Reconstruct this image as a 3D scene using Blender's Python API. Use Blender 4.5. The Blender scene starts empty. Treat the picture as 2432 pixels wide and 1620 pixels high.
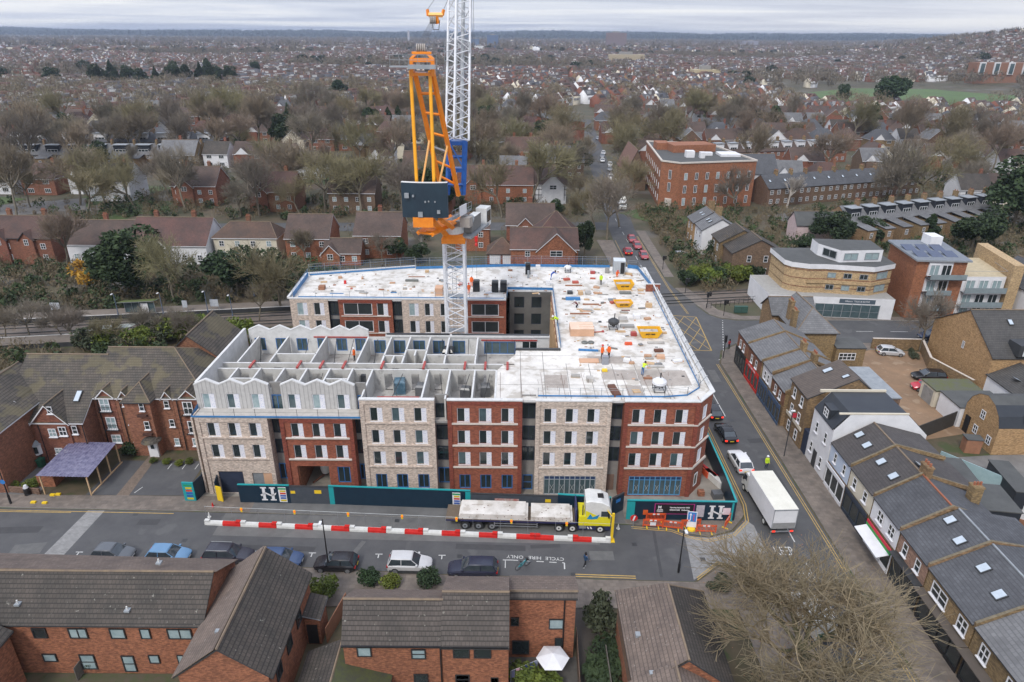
import bpy,math,random
import numpy as np
from mathutils import Matrix,Vector
C=bpy.context.scene.collection
SC=bpy.context.scene
R=math.radians
rnd=random.Random(7)
# ---------------- camera, world, sun, exposure ----------------
F_,CX_,CY_,PITCH,ROLL,CAMH=1621.,1216.,810.,R(24.25),R(.4),47.
cam=bpy.data.objects.new('camera',bpy.data.cameras.new('camera'));C.objects.link(cam)
cam.data.sensor_width=36;cam.data.lens=F_/2432*36;cam.data.clip_end=60000;cam.data.clip_start=.5
cam.matrix_world=Matrix.Translation((0,0,CAMH))@Matrix.Rotation(R(90)-PITCH,4,'X')@Matrix.Rotation(ROLL,4,'Z')
SC.camera=cam
SC.view_settings.view_transform='Standard';SC.view_settings.look='None'
SC.view_settings.gamma=1;SC.view_settings.exposure=0.0
SUN_EL,SUN_AZ=R(48),R(205)
sun=bpy.data.objects.new('sun',bpy.data.lights.new('sun','SUN'));C.objects.link(sun)
sun.data.energy=1.9;sun.data.angle=R(11);sun.data.color=(1,.96,.9)
sdir=Vector((math.sin(SUN_AZ)*math.cos(SUN_EL),math.cos(SUN_AZ)*math.cos(SUN_EL),math.sin(SUN_EL)))
sun.rotation_euler=sdir.to_track_quat('Z','Y').to_euler();sun.location=sdir*100+Vector((0,0,50))
W=bpy.data.worlds.new('World');SC.world=W;W.use_nodes=True
nt=W.node_tree;nt.nodes.clear();N=nt.nodes.new;L=nt.links.new
out=N('ShaderNodeOutputWorld');bg=N('ShaderNodeBackground');L(bg.outputs[0],out.inputs[0]);bg.inputs[1].default_value=.094
sky=N('ShaderNodeTexSky');sky.sky_type='NISHITA';sky.sun_disc=False;sky.sun_elevation=SUN_EL;sky.sun_rotation=SUN_AZ
sky.air_density=1;sky.dust_density=2
tc=N('ShaderNodeTexCoord');sep=N('ShaderNodeSeparateXYZ');L(tc.outputs['Generated'],sep.inputs[0])
def mth(nt,op,a,b=None,clamp=False):
 n=nt.nodes.new('ShaderNodeMath');n.operation=op;n.use_clamp=clamp
 for i,v in enumerate((a,b)):
  if v is None:continue
  if hasattr(v,'is_output'):nt.links.new(v,n.inputs[i])
  else:n.inputs[i].default_value=v
 return n.outputs[0]
def mixc(nt,f,a,b,bt='MIX'):
 n=nt.nodes.new('ShaderNodeMix');n.data_type='RGBA';n.blend_type=bt
 for i,v in((0,f),(6,a),(7,b)):
  if hasattr(v,'is_output'):nt.links.new(v,n.inputs[i])
  else:n.inputs[i].default_value=v if i==0 else(*v[:3],1)
 return n.outputs[2]
def ramp(nt,f,stops):
 n=nt.nodes.new('ShaderNodeValToRGB');nt.links.new(f,n.inputs[0]);cr=n.color_ramp
 while len(cr.elements)<len(stops):cr.elements.new(.5)
 for e,(p,c)in zip(cr.elements,stops):
  e.position=p;e.color=(*c[:3],1)if hasattr(c,'__len__')else(c,c,c,1)
 return n.outputs[0]
zc=mth(nt,'MAXIMUM',sep.outputs[2],0.0)
den=mth(nt,'ADD',zc,.03)
cx=mth(nt,'DIVIDE',sep.outputs[0],den);cy=mth(nt,'DIVIDE',sep.outputs[1],den)
cmb=N('ShaderNodeCombineXYZ');L(mth(nt,'MULTIPLY',cx,.10),cmb.inputs[0]);L(mth(nt,'MULTIPLY',cy,.15),cmb.inputs[1])
nz=N('ShaderNodeTexNoise');L(cmb.outputs[0],nz.inputs['Vector']);nz.inputs['Scale'].default_value=1.1;nz.inputs['Detail'].default_value=6;nz.inputs['Roughness'].default_value=.55
nz.inputs['Distortion'].default_value=.4
cl=ramp(nt,nz.outputs[0],[(.38,(6.0,6.6,8.2)),(.5,(8.4,8.9,10.1)),(.6,(10.8,11.0,11.4))])
right=mth(nt,'MULTIPLY',mth(nt,'ADD',mth(nt,'MULTIPLY',sep.outputs[0],1.6),.0),1,True)
low=mth(nt,'SUBTRACT',1,mth(nt,'MULTIPLY',zc,22),True)
cl=mixc(nt,mth(nt,'MULTIPLY',mth(nt,'MULTIPLY',right,low),.95),cl,(11.2,11.0,10.8))
up=mth(nt,'SUBTRACT',mth(nt,'MULTIPLY',zc,26),.75,True)
cl=mixc(nt,mth(nt,'MULTIPLY',mth(nt,'MULTIPLY',right,up),.8),cl,(4.2,4.7,6.0))
over=mth(nt,'ADD',1,mth(nt,'MULTIPLY',mth(nt,'SUBTRACT',zc,.12,True),1.25))
ovc=N('ShaderNodeVectorMath');ovc.operation='SCALE';L(cl,ovc.inputs[0]);L(over,ovc.inputs['Scale'])
fin=mixc(nt,.9,sky.outputs[0],ovc.outputs[0]);L(fin,bg.inputs[0])
# ---------------- pixel helpers (full-size photo pixels to points of the place) ----------------
def G(px,py,z=0.):
 u=(px-CX_)/F_;v=-(py-CY_)/F_
 c,s=math.cos(ROLL),math.sin(ROLL);u,v=u*c-v*s,u*s+v*c
 d=(u,math.cos(PITCH)+v*math.sin(PITCH),-math.sin(PITCH)+v*math.cos(PITCH));t=(z-CAMH)/d[2]
 return(t*d[0],t*d[1],z)
_OR={1:(0,780),2:(600,780),3:(1200,780),4:(1812,780),5:(0,1200),6:(600,1200),7:(1200,1200),8:(1812,1200),11:(0,0),12:(600,0),13:(1200,0),14:(1812,0),15:(0,400),16:(600,400),17:(1200,400),18:(1812,400)}
def Q(r,x,y,z=0.):return G(_OR[r][0]+x/3.734,_OR[r][1]+y/3.734,z)
def FY(px,py,Y):
 a=G(px,py,0.);t=Y/a[1];return(a[0]*t,CAMH+t*(0-CAMH))
def QY(r,x,y,Y):return FY(_OR[r][0]+x/3.734,_OR[r][1]+y/3.734,Y)
# ---------------- materials ----------------
_mats={}
def M(name,c1=None,c2=None,rough=.8,scale=1.5,kind=None,size=(.225,.075),c3=None,mort=.5,rand=.0,metal=0.,spec=.5,bump=0.,spots=None,vals=0.):
 if name in _mats:return _mats[name]
 m=bpy.data.materials.new(name);m.use_nodes=True;t=m.node_tree;b=t.nodes['Principled BSDF']
 c2=c2 or tuple(x*.8 for x in c1)
 geo=t.nodes.new('ShaderNodeNewGeometry')
 n=t.nodes.new('ShaderNodeTexNoise');n.inputs['Scale'].default_value=scale;n.inputs['Detail'].default_value=5;n.inputs['Roughness'].default_value=.65
 t.links.new(geo.outputs['Position'],n.inputs['Vector'])
 f=ramp(t,n.outputs[0],[(.34,0),(.66,1)])
 col=mixc(t,f,c1,c2)
 uv=t.nodes.new('ShaderNodeUVMap');uv.uv_map='UVMap'
 if kind in('brick','tile'):
  bt=t.nodes.new('ShaderNodeTexBrick');t.links.new(uv.outputs[0],bt.inputs['Vector'])
  bt.inputs['Scale'].default_value=1;bt.inputs['Brick Width'].default_value=size[0];bt.inputs['Row Height'].default_value=size[1]
  bt.inputs['Mortar Size'].default_value=size[1]*(.07 if kind=='brick' else .09);bt.inputs['Bias'].default_value=0
  lo_,hi_=(.62,1.25)if kind=='brick' else(.84,1.12);bt.inputs['Color1'].default_value=(lo_,)*3+(1,);bt.inputs['Color2'].default_value=(hi_,)*3+(1,);bt.inputs['Mortar'].default_value=(mort if kind=='brick' else .5+mort/2,)*3+(1,)
  col=mixc(t,1,col,bt.outputs[0],'MULTIPLY')
 if kind=='tile' and mort<.8:
  sp=t.nodes.new('ShaderNodeSeparateXYZ');t.links.new(uv.outputs[0],sp.inputs[0]);w=mth(t,'FRACT',mth(t,'DIVIDE',sp.outputs[1],size[1]))
  col=mixc(t,mth(t,'MULTIPLY',mth(t,'LESS_THAN',w,.2),1-mort),col,(.012,.011,.01))
 if kind=='rib':
  sp=t.nodes.new('ShaderNodeSeparateXYZ');t.links.new(uv.outputs[0],sp.inputs[0])
  w=mth(t,'FRACT',mth(t,'DIVIDE',sp.outputs[0],size[0]));g=mth(t,'LESS_THAN',w,.22)
  col=mixc(t,mth(t,'MULTIPLY',g,mort),col,(c3 or(.02,.02,.02)))
 if kind=='perf':
  vo=t.nodes.new('ShaderNodeTexVoronoi');vo.inputs['Scale'].default_value=7;t.links.new(uv.outputs[0],vo.inputs['Vector'])
  col=mixc(t,ramp(t,vo.outputs['Distance'],[(.22,1),(.4,0)]),col,c3)
 if spots:
  n2=t.nodes.new('ShaderNodeTexNoise');n2.inputs['Scale'].default_value=spots[0];n2.inputs['Detail'].default_value=3
  t.links.new(geo.outputs['Position'],n2.inputs['Vector'])
  col=mixc(t,mth(t,'MULTIPLY',ramp(t,n2.outputs[0],[(spots[1],0),(min(spots[1]+.07,1),1)]),spots[3]if len(spots)>3 else .8),col,spots[2])
 if vals:
  n3=t.nodes.new('ShaderNodeTexNoise');n3.inputs['Scale'].default_value=.12;n3.inputs['Detail'].default_value=4
  t.links.new(geo.outputs['Position'],n3.inputs['Vector'])
  col=mixc(t,1,col,ramp(t,n3.outputs[0],[(.3,1-vals),(.7,1+vals)]),'MULTIPLY')
 if rand:
  oi=t.nodes.new('ShaderNodeObjectInfo');h=t.nodes.new('ShaderNodeHueSaturation')
  t.links.new(col,h.inputs['Color']);t.links.new(mth(t,'ADD',1-rand,mth(t,'MULTIPLY',oi.outputs['Random'],2*rand)),h.inputs['Value'])
  t.links.new(mth(t,'ADD',.5-rand*.08,mth(t,'MULTIPLY',mth(t,'FRACT',mth(t,'MULTIPLY',oi.outputs['Random'],17.3)),rand*.16)),h.inputs['Hue']);col=h.outputs[0]
 t.links.new(col,b.inputs['Base Color']);b.inputs['Roughness'].default_value=rough;b.inputs['Metallic'].default_value=metal
 b.inputs['Specular IOR Level'].default_value=spec
 if bump:
  bp=t.nodes.new('ShaderNodeBump');bp.inputs['Strength'].default_value=bump;bp.inputs['Distance'].default_value=.05
  t.links.new(n.outputs[0],bp.inputs['Height']);t.links.new(bp.outputs[0],b.inputs['Normal'])
 _mats[name]=m;return m
def emis(name,c,s):
 if name in _mats:return _mats[name]
 m=bpy.data.materials.new(name);m.use_nodes=True;b=m.node_tree.nodes['Principled BSDF']
 b.inputs['Base Color'].default_value=(*c,1);b.inputs['Emission Color'].default_value=(*c,1);b.inputs['Emission Strength'].default_value=s
 _mats[name]=m;return m
CREAM=M('cream_brick',(.60,.50,.425),(.44,.36,.30),kind='brick',size=(.24,.09),mort=1.1,scale=5,spots=(3,.6,(.6,.54,.48),.5),vals=.08)
REDB=M('red_brick',(.31,.1,.055),(.235,.075,.045),kind='brick',size=(.24,.09),mort=.75,scale=3,vals=.1)
DARKRED=M('red_brick_edge',(.235,.06,.038),(.2,.05,.03),kind='brick',size=(.24,.09),mort=.75)
CORN=M('pale_cornice',(.62,.56,.5),(.5,.45,.4),scale=3)
WHITE=M('white_frame',(.78,.78,.8),(.7,.7,.73),rough=.5)
WALLW=M('white_precast',(.66,.655,.65),(.54,.54,.53),scale=1.2,spots=(2.2,.62,(.42,.41,.39),.5))
GREYP=M('grey_cladding',(.5,.49,.475),(.42,.41,.4),kind='rib',size=(.45,1),mort=.3,scale=2)
GREYR=M('grey_rib',(.27,.26,.245),(.22,.21,.2),kind='rib',size=(.14,1),mort=.45,c3=(.1,.1,.095))
GREYC=M('grey_concrete',(.3,.29,.28),(.23,.225,.215),scale=.8,spots=(1.5,.6,(.14,.14,.14),.6))
PREC=M('precast_grey',(.54,.53,.505),(.44,.43,.41),scale=1.2,spots=(1.4,.62,(.25,.24,.23),.6))
SLAB=M('slab_white',(.72,.69,.65),(.53,.5,.455),scale=.8,spots=(.8,.55,(.43,.385,.33),.6),vals=.1)
FLOORC=M('floor_concrete',(.5,.475,.44),(.3,.28,.26),scale=.6,spots=(1.2,.6,(.2,.18,.16),.6))
GLASS=M('window_glass',(.016,.024,.026),(.03,.04,.042),rough=.06,spec=.8,scale=.5)
GLASSB=M('glass_bluish',(.05,.08,.09),(.08,.12,.13),rough=.08,spec=.8)
CURT=M('curtained_glass',(.22,.3,.32),(.34,.42,.43),rough=.15,scale=1.5)
PERF=M('perforated_panel',(.72,.72,.76),(.66,.66,.71),kind='perf',c3=(.42,.46,.62),scale=2)
BLUEF=M('blue_frame',(.04,.14,.36),(.05,.17,.42),rough=.5)
BLUEE=M('blue_mesh',(.045,.20,.44),(.03,.15,.36),rough=.5)
NAVY=M('navy_hoarding',(.006,.022,.042),(.008,.028,.05),rough=.4)
TEAL=M('teal_trim',(.015,.32,.34),(.015,.28,.3),rough=.45)
ASPH=M('asphalt',(.088,.088,.09),(.068,.068,.072),scale=.5,spots=(.35,.62,(.12,.12,.12),.5),vals=.1)
ASPH2=M('asphalt_worn',(.145,.142,.138),(.11,.108,.105),scale=.7,vals=.1)
PAVE=M('paving',(.2,.165,.138),(.13,.11,.095),kind='tile',size=(.6,.45),mort=.8,scale=.7,vals=.12)
PAVEL=M('paving_light',(.25,.21,.18),(.18,.155,.135),kind='tile',size=(.6,.6),mort=.82,scale=.7)
SETT=M('granite_setts',(.27,.265,.26),(.21,.208,.205),kind='tile',size=(.3,.15),mort=.85,scale=1.2)
KERB=M('kerb_stone',(.3,.29,.27),(.22,.21,.2))
GRASS=M('grass_ground',(.055,.085,.02),(.04,.05,.018),scale=.25)
LEAFG=M('leaf_litter',(.1,.075,.045),(.06,.055,.028),scale=.6,spots=(.3,.55,(.045,.065,.018),.8))
TOWNG=M('town_ground',(.105,.08,.052),(.05,.055,.026),scale=.09,spots=(.05,.56,(.13,.12,.11),.7),vals=.2)
FIELD=M('field_green',(.085,.14,.04),(.065,.105,.03),scale=.03)
GRAVEL=M('gravel_yard',(.27,.17,.1),(.2,.13,.08),scale=.4,spots=(.5,.58,(.34,.25,.17),.6),vals=.1)
WLINE=M('white_paint',(.62,.62,.6),(.45,.45,.44),scale=3)
YLINE=M('yellow_paint',(.5,.33,.09),(.36,.25,.1),scale=2)
BLACK=M('black_plastic',(.012,.012,.014),(.018,.018,.02),rough=.45)
DGREY=M('dark_grey_metal',(.05,.052,.056),(.035,.037,.04),rough=.5)
STEEL=M('galvanised_steel',(.33,.35,.37),(.25,.27,.29),rough=.45,metal=.3)
ORANGE=M('crane_orange',(.83,.26,.012),(.72,.2,.01),rough=.4)
CWHITE=M('crane_white',(.74,.75,.78),(.6,.61,.64),rough=.4,scale=3)
CBLUE=M('crane_blue',(.008,.1,.38),(.01,.07,.28),rough=.4)
CWB=M('ballast_navy',(.007,.02,.035),(.012,.032,.05),rough=.5,scale=.4)
RED=M('plastic_red',(.62,.02,.015),(.5,.015,.012),rough=.4)
PWHITE=M('plastic_white',(.7,.7,.68),(.58,.58,.56),rough=.5)
POR=M('barrier_orange',(.7,.1,.03),(.6,.08,.02),rough=.5)
PROPR=M('prop_red',(.4,.06,.05),(.3,.05,.04),rough=.5)
PLY=M('plywood',(.62,.38,.25),(.54,.32,.2),scale=1)
TIMB=M('timber',(.34,.16,.09),(.25,.12,.07),scale=2)
TIML=M('timber_light',(.55,.38,.22),(.45,.3,.17),scale=2)
SKIPY=M('skip_yellow',(.78,.42,.01),(.66,.33,.01),rough=.5,scale=1)
YEL=M('sign_yellow',(.8,.55,.02),(.75,.5,.02),rough=.5)
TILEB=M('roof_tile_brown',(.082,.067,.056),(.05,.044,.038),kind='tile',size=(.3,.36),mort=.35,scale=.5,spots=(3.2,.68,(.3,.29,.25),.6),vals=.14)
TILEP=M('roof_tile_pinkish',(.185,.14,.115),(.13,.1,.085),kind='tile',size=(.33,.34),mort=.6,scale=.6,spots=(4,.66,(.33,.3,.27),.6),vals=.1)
TILEM=M('roof_tile_mossy',(.11,.09,.072),(.06,.054,.046),kind='tile',size=(.3,.36),mort=.35,scale=.6,spots=(.5,.5,(.15,.125,.062),.45),vals=.18)
TILER=M('roof_tile_red',(.12,.064,.048),(.07,.046,.038),kind='tile',size=(.3,.3),mort=.7,scale=.3,rand=.18,vals=.15)
SLATE=M('roof_slate',(.095,.098,.108),(.07,.072,.08),kind='tile',size=(.35,.3),mort=.72,scale=.6,vals=.1)
SLATEL=M('roof_slate_light',(.17,.17,.175),(.13,.13,.135),kind='tile',size=(.35,.35),mort=.75,scale=.6,vals=.1,rand=.1)
SLATEB=M('roof_slate_brownish',(.08,.072,.07),(.062,.055,.054),kind='tile',size=(.3,.3),mort=.7,scale=.6,vals=.1)
FELT=M('roof_felt',(.09,.092,.09),(.065,.067,.066),scale=.6,vals=.1)
FELTD=M('roof_membrane_dark',(.022,.026,.034),(.03,.035,.042),rough=.4,scale=.6)
FBRK=M('foreground_brick',(.36,.145,.075),(.22,.085,.048),kind='brick',size=(.24,.09),mort=.6,scale=4,vals=.12)
YBRK=M('london_stock',(.3,.2,.1),(.2,.135,.075),kind='brick',size=(.24,.09),mort=.7,scale=3,rand=.1,vals=.15)
YBRKB=M('yellow_brick_new',(.44,.28,.14),(.36,.22,.105),kind='brick',size=(.24,.09),mort=.85,scale=3)
BBRK=M('brown_brick',(.19,.12,.08),(.13,.085,.058),kind='brick',size=(.24,.09),mort=.7,scale=3,rand=.12)
ABRK=M('orange_red_brick',(.27,.115,.068),(.19,.08,.05),kind='brick',size=(.24,.09),mort=.75,scale=3,rand=.12)
REND=M('white_render',(.74,.74,.76),(.64,.64,.66),scale=.7)
CRND=M('cream_render',(.66,.6,.48),(.56,.51,.41),scale=.7)
BLUR=M('pale_blue_render',(.5,.57,.68),(.44,.5,.6),scale=.7)
RIDGE=M('ridge_tile',(.23,.17,.11),(.16,.12,.09),scale=2)
TERR=M('terracotta',(.34,.12,.06),(.26,.09,.05),scale=3)
LEAD=M('lead_grey',(.3,.32,.34),(.22,.24,.26),rough=.6)
RUST=M('rebar_rust',(.15,.06,.035),(.1,.045,.03),rough=.8,scale=4)
TWIG=M('bare_twigs',(.27,.21,.145),(.17,.14,.1),scale=.25,rand=.22)
BARK=M('bark',(.2,.17,.125),(.13,.11,.08),scale=2)
EVG=M('evergreen_leaf',(.035,.062,.018),(.014,.03,.011),scale=.7,rand=.2)
BGRN=M('bright_leaf',(.15,.18,.02),(.06,.09,.014),scale=.8,rand=.15)
LBIRCH=M('pale_bark',(.42,.38,.34),(.32,.29,.26),scale=2)
# ---------------- mesh builder ----------------
class MB:
 def __init__(s,M4=None):s.v=[];s.f=[];s.m=[];s.mats=[];s.T=M4
 def mi(s,mat):
  if mat not in s.mats:s.mats.append(mat)
  return s.mats.index(mat)
 def add(s,pts,faces,mat):
  k=len(s.v);T=s.T
  s.v+=[tuple(T@Vector(p))for p in pts]if T else[tuple(p)for p in pts]
  i=s.mi(mat);s.f+=[tuple(k+a for a in f)for f in faces];s.m+=[i]*len(faces)
 def poly(s,pts,mat):s.add(pts,[tuple(range(len(pts)))],mat)
 def box(s,x0,y0,z0,x1,y1,z1,mat,T=None):
  if x0>x1:x0,x1=x1,x0
  if y0>y1:y0,y1=y1,y0
  p=[(x0,y0,z0),(x1,y0,z0),(x1,y1,z0),(x0,y1,z0),(x0,y0,z1),(x1,y0,z1),(x1,y1,z1),(x0,y1,z1)]
  if T:p=[tuple(T@Vector(q))for q in p]
  s.add(p,[(0,3,2,1),(4,5,6,7),(0,1,5,4),(1,2,6,5),(2,3,7,6),(3,0,4,7)],mat)
 def seg(s,a,b,t,z0,z1,mat):
  a=Vector((a[0],a[1],0));b=Vector((b[0],b[1],0));d=(b-a).normalized();n=Vector((-d.y,d.x,0))*t/2
  q=[a-n,b-n,b+n,a+n];s.prism([(p.x,p.y)for p in q],z0,z1,mat)
 def prism(s,pts,z0,z1,mat,top=None):
  n=len(pts);P=[(x,y,z0)for x,y in pts]+[(x,y,z1)for x,y in pts]
  s.add(P,[(i,(i+1)%n,n+(i+1)%n,n+i)for i in range(n)]+[tuple(range(n-1,-1,-1))],mat)
  s.poly([(x,y,z1)for x,y in pts],top or mat)
 def tube(s,a,b,r,mat,n=6,r2=None,caps=True):
  a=Vector(a);b=Vector(b);d=b-a
  if d.length<1e-6:return
  d.normalize();u=d.cross(Vector((0,0,1))if abs(d.z)<.9 else Vector((1,0,0))).normalized();w=d.cross(u);r2=r if r2 is None else r2
  P=[a+(u*math.cos(2*math.pi*i/n)+w*math.sin(2*math.pi*i/n))*r for i in range(n)]+[b+(u*math.cos(2*math.pi*i/n)+w*math.sin(2*math.pi*i/n))*r2 for i in range(n)]
  fs=[(i,n+i,n+(i+1)%n,(i+1)%n)for i in range(n)]
  if caps:fs+=[tuple(range(n)),tuple(range(2*n-1,n-1,-1))]
  s.add(P,fs,mat)
 def beam(s,a,b,w,mat):s.tube(a,b,w*.7071,mat,n=4)
 def lathe(s,prof,c,mat,n=16):
  P=[];k=len(prof)
  for r,z in prof:P+=[(c[0]+r*math.cos(2*math.pi*i/n),c[1]+r*math.sin(2*math.pi*i/n),c[2]+z)for i in range(n)]
  fs=[(j*n+i,j*n+(i+1)%n,(j+1)*n+(i+1)%n,(j+1)*n+i)for j in range(k-1)for i in range(n)]
  if prof[0][0]>0:fs.append(tuple(range(n-1,-1,-1)))
  if prof[-1][0]>0:fs.append(tuple(range((k-1)*n,k*n)))
  s.add(P,fs,mat)
 def loft(s,rings,mat,caps=True):
  n=len(rings[0]);P=[p for r in rings for p in r]
  fs=[(j*n+i,j*n+(i+1)%n,(j+1)*n+(i+1)%n,(j+1)*n+i)for j in range(len(rings)-1)for i in range(n)]
  if caps:fs+=[tuple(range(n-1,-1,-1)),tuple(range((len(rings)-1)*n,len(rings)*n))]
  s.add(P,fs,mat)
 def roofsolid(s,polys,t,mat,trim):
  cnt={}
  rd=lambda p:tuple(round(a,4)for a in p)
  for pl in polys:
   for i in range(len(pl)):
    a,b=rd(pl[i]),rd(pl[(i+1)%len(pl)]);cnt[frozenset((a,b))]=cnt.get(frozenset((a,b)),0)+1
  for pl in polys:
   s.poly(pl,mat);s.poly([(x,y,z-t)for x,y,z in reversed(pl)],trim)
   for i in range(len(pl)):
    a,b=pl[i],pl[(i+1)%len(pl)]
    if cnt[frozenset((rd(a),rd(b)))]==1:
     s.poly([a,(a[0],a[1],a[2]-t),(b[0],b[1],b[2]-t),b],trim)
 def holes(s,o,ux,u0,u1,z0,z1,hs,mat,depth=.22,rev=None,inn=1):
  """wall in the vertical plane through o along unit (ux); outward normal is to the right of ux; hs = (ua, ub, za, zb)"""
  o=Vector(o);ux=Vector(ux).normalized();nin=Vector((-ux.y,ux.x,0))*inn
  us=sorted({u0,u1,*[h[0]for h in hs],*[h[1]for h in hs]});zs=sorted({z0,z1,*[h[2]for h in hs],*[h[3]for h in hs]})
  us=[u for u in us if u0-1e-6<=u<=u1+1e-6];zs=[z for z in zs if z0-1e-6<=z<=z1+1e-6]
  P=lambda u,z,d=0:tuple(o+ux*u+nin*d+Vector((0,0,z)))
  for i in range(len(us)-1):
   for j in range(len(zs)-1):
    uc,zc_=(us[i]+us[i+1])/2,(zs[j]+zs[j+1])/2
    if any(h[0]<uc<h[1]and h[2]<zc_<h[3]for h in hs):continue
    s.poly([P(us[i],zs[j]),P(us[i+1],zs[j]),P(us[i+1],zs[j+1]),P(us[i],zs[j+1])],mat)
  for a,b,c,d in hs:
   for p,q in(((a,c),(b,c)),((b,c),(b,d)),((b,d),(a,d)),((a,d),(a,c))):
    s.poly([P(*p),P(*q),P(*q,depth),P(*p,depth)],rev or mat)
 def build(s,name,parent=None,mat=None,smooth=False,loc=None):
  me=bpy.data.meshes.new(name)
  off=Vector(parent.location)if parent is not None and parent.get('_w')else Vector((0,0,0))
  if parent is not None and parent.parent is not None and parent.get('_off'):off=Vector(parent['_off'])
  if loc is not None:off=Vector(loc)
  me.from_pydata([(x-off.x,y-off.y,z-off.z)for x,y,z in s.v],[],s.f)
  for m_ in s.mats:me.materials.append(m_)
  me.polygons.foreach_set('material_index',s.m)
  if smooth:me.polygons.foreach_set('use_smooth',[True]*len(s.f))
  auto_uv(me)
  o=bpy.data.objects.new(name,me);C.objects.link(o)
  if parent is not None:o.parent=parent;o['_off']=tuple(off)
  elif loc is not None:o.location=loc;o['_off']=tuple(off)
  return o
def auto_uv(me):
 nf=len(me.polygons)
 if not nf:return
 me.update()
 nrm=np.empty(nf*3,'f');me.polygons.foreach_get('normal',nrm);nrm=nrm.reshape(-1,3)
 tot=np.empty(nf,'i');me.polygons.foreach_get('loop_total',tot)
 co=np.empty(len(me.vertices)*3,'f');me.vertices.foreach_get('co',co);co=co.reshape(-1,3)
 lv=np.empty(len(me.loops),'i');me.loops.foreach_get('vertex_index',lv)
 u=np.stack([-nrm[:,1],nrm[:,0],np.zeros(nf)],1);ln=np.linalg.norm(u,axis=1);flat=ln<.02
 u[flat]=(1,0,0);u[~flat]/=ln[~flat][:,None];v=np.cross(nrm,u)
 un=np.repeat(u,tot,0);vn=np.repeat(v,tot,0);p=co[lv]
 uv=np.stack([(p*un).sum(1),(p*vn).sum(1)],1).astype('f')
 me.uv_layers.new(name='UVMap').data.foreach_set('uv',uv.ravel())
def npmesh(name,V,Fs,mats,mi=None,parent=None,uv=False):
 """V (n,3), Fs (m,k) arrays"""
 me=bpy.data.meshes.new(name);V=np.asarray(V,'f');Fs=np.asarray(Fs,'i');m,k=Fs.shape
 me.vertices.add(len(V));me.vertices.foreach_set('co',V.ravel());me.loops.add(m*k);me.loops.foreach_set('vertex_index',Fs.ravel())
 me.polygons.add(m);me.polygons.foreach_set('loop_start',np.arange(0,m*k,k,dtype='i'));me.polygons.foreach_set('loop_total',np.full(m,k,'i'))
 if mi is not None:me.polygons.foreach_set('material_index',np.asarray(mi,'i'))
 me.update(calc_edges=True)
 for a in mats:me.materials.append(a)
 if uv:auto_uv(me)
 o=bpy.data.objects.new(name,me);C.objects.link(o)
 if parent is not None:o.parent=parent
 return o
def tag(o,label=None,cat=None,group=None,kind=None):
 if label:o['label']=label
 if cat:o['category']=cat
 if group:o['group']=group
 if kind:o['kind']=kind
 return o
def thing(name,label,cat,loc=(0,0,0),group=None,rz=0):
 o=bpy.data.objects.new(name,None);C.objects.link(o);o.location=loc;o.rotation_euler=(0,0,rz);o['_w']=1
 o.empty_display_size=.5
 return tag(o,label,cat,group)
def dup(root,loc,rz=0,label=None,group=None,scale=None):
 r=root.copy();C.objects.link(r);r.location=loc;r.rotation_euler=(0,0,rz)
 if scale is not None:r.scale=(scale,)*3 if not hasattr(scale,'__len__')else scale
 if label:r['label']=label
 if group:r['group']=group
 def rec(a,b):
  for ch in list(a.children):
   c=ch.copy();C.objects.link(c);c.parent=b;rec(ch,c)
 rec(root,r);return r
def struct(o,label=None):o['kind']='structure';return tag(o,label)
ORD=['first','second','third','fourth','fifth','sixth','seventh','eighth','ninth','tenth','eleventh','twelfth','thirteenth','fourteenth','fifteenth','sixteenth','seventeenth','eighteenth','nineteenth','twentieth']
def textmb(mb,s,size,T,mat,ext=.004,align='CENTER',bold=0.):
 cu=bpy.data.curves.new('t','FONT');cu.body=s;cu.size=size;cu.align_x=align;cu.align_y='CENTER';cu.extrude=ext;cu.resolution_u=2;cu.offset=bold
 o=bpy.data.objects.new('t',cu);C.objects.link(o);me=o.to_mesh()
 mb.add([tuple(T@v.co)for v in me.vertices],[tuple(p.vertices)for p in me.polygons],mat)
 o.to_mesh_clear();bpy.data.objects.remove(o);bpy.data.curves.remove(cu)
def TM(x,y,z,rz=0,rx=0,s=1):return Matrix.Translation((x,y,z))@Matrix.Rotation(rz,4,'Z')@Matrix.Rotation(rx,4,'X')@Matrix.Scale(s,4)
_win={}
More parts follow.
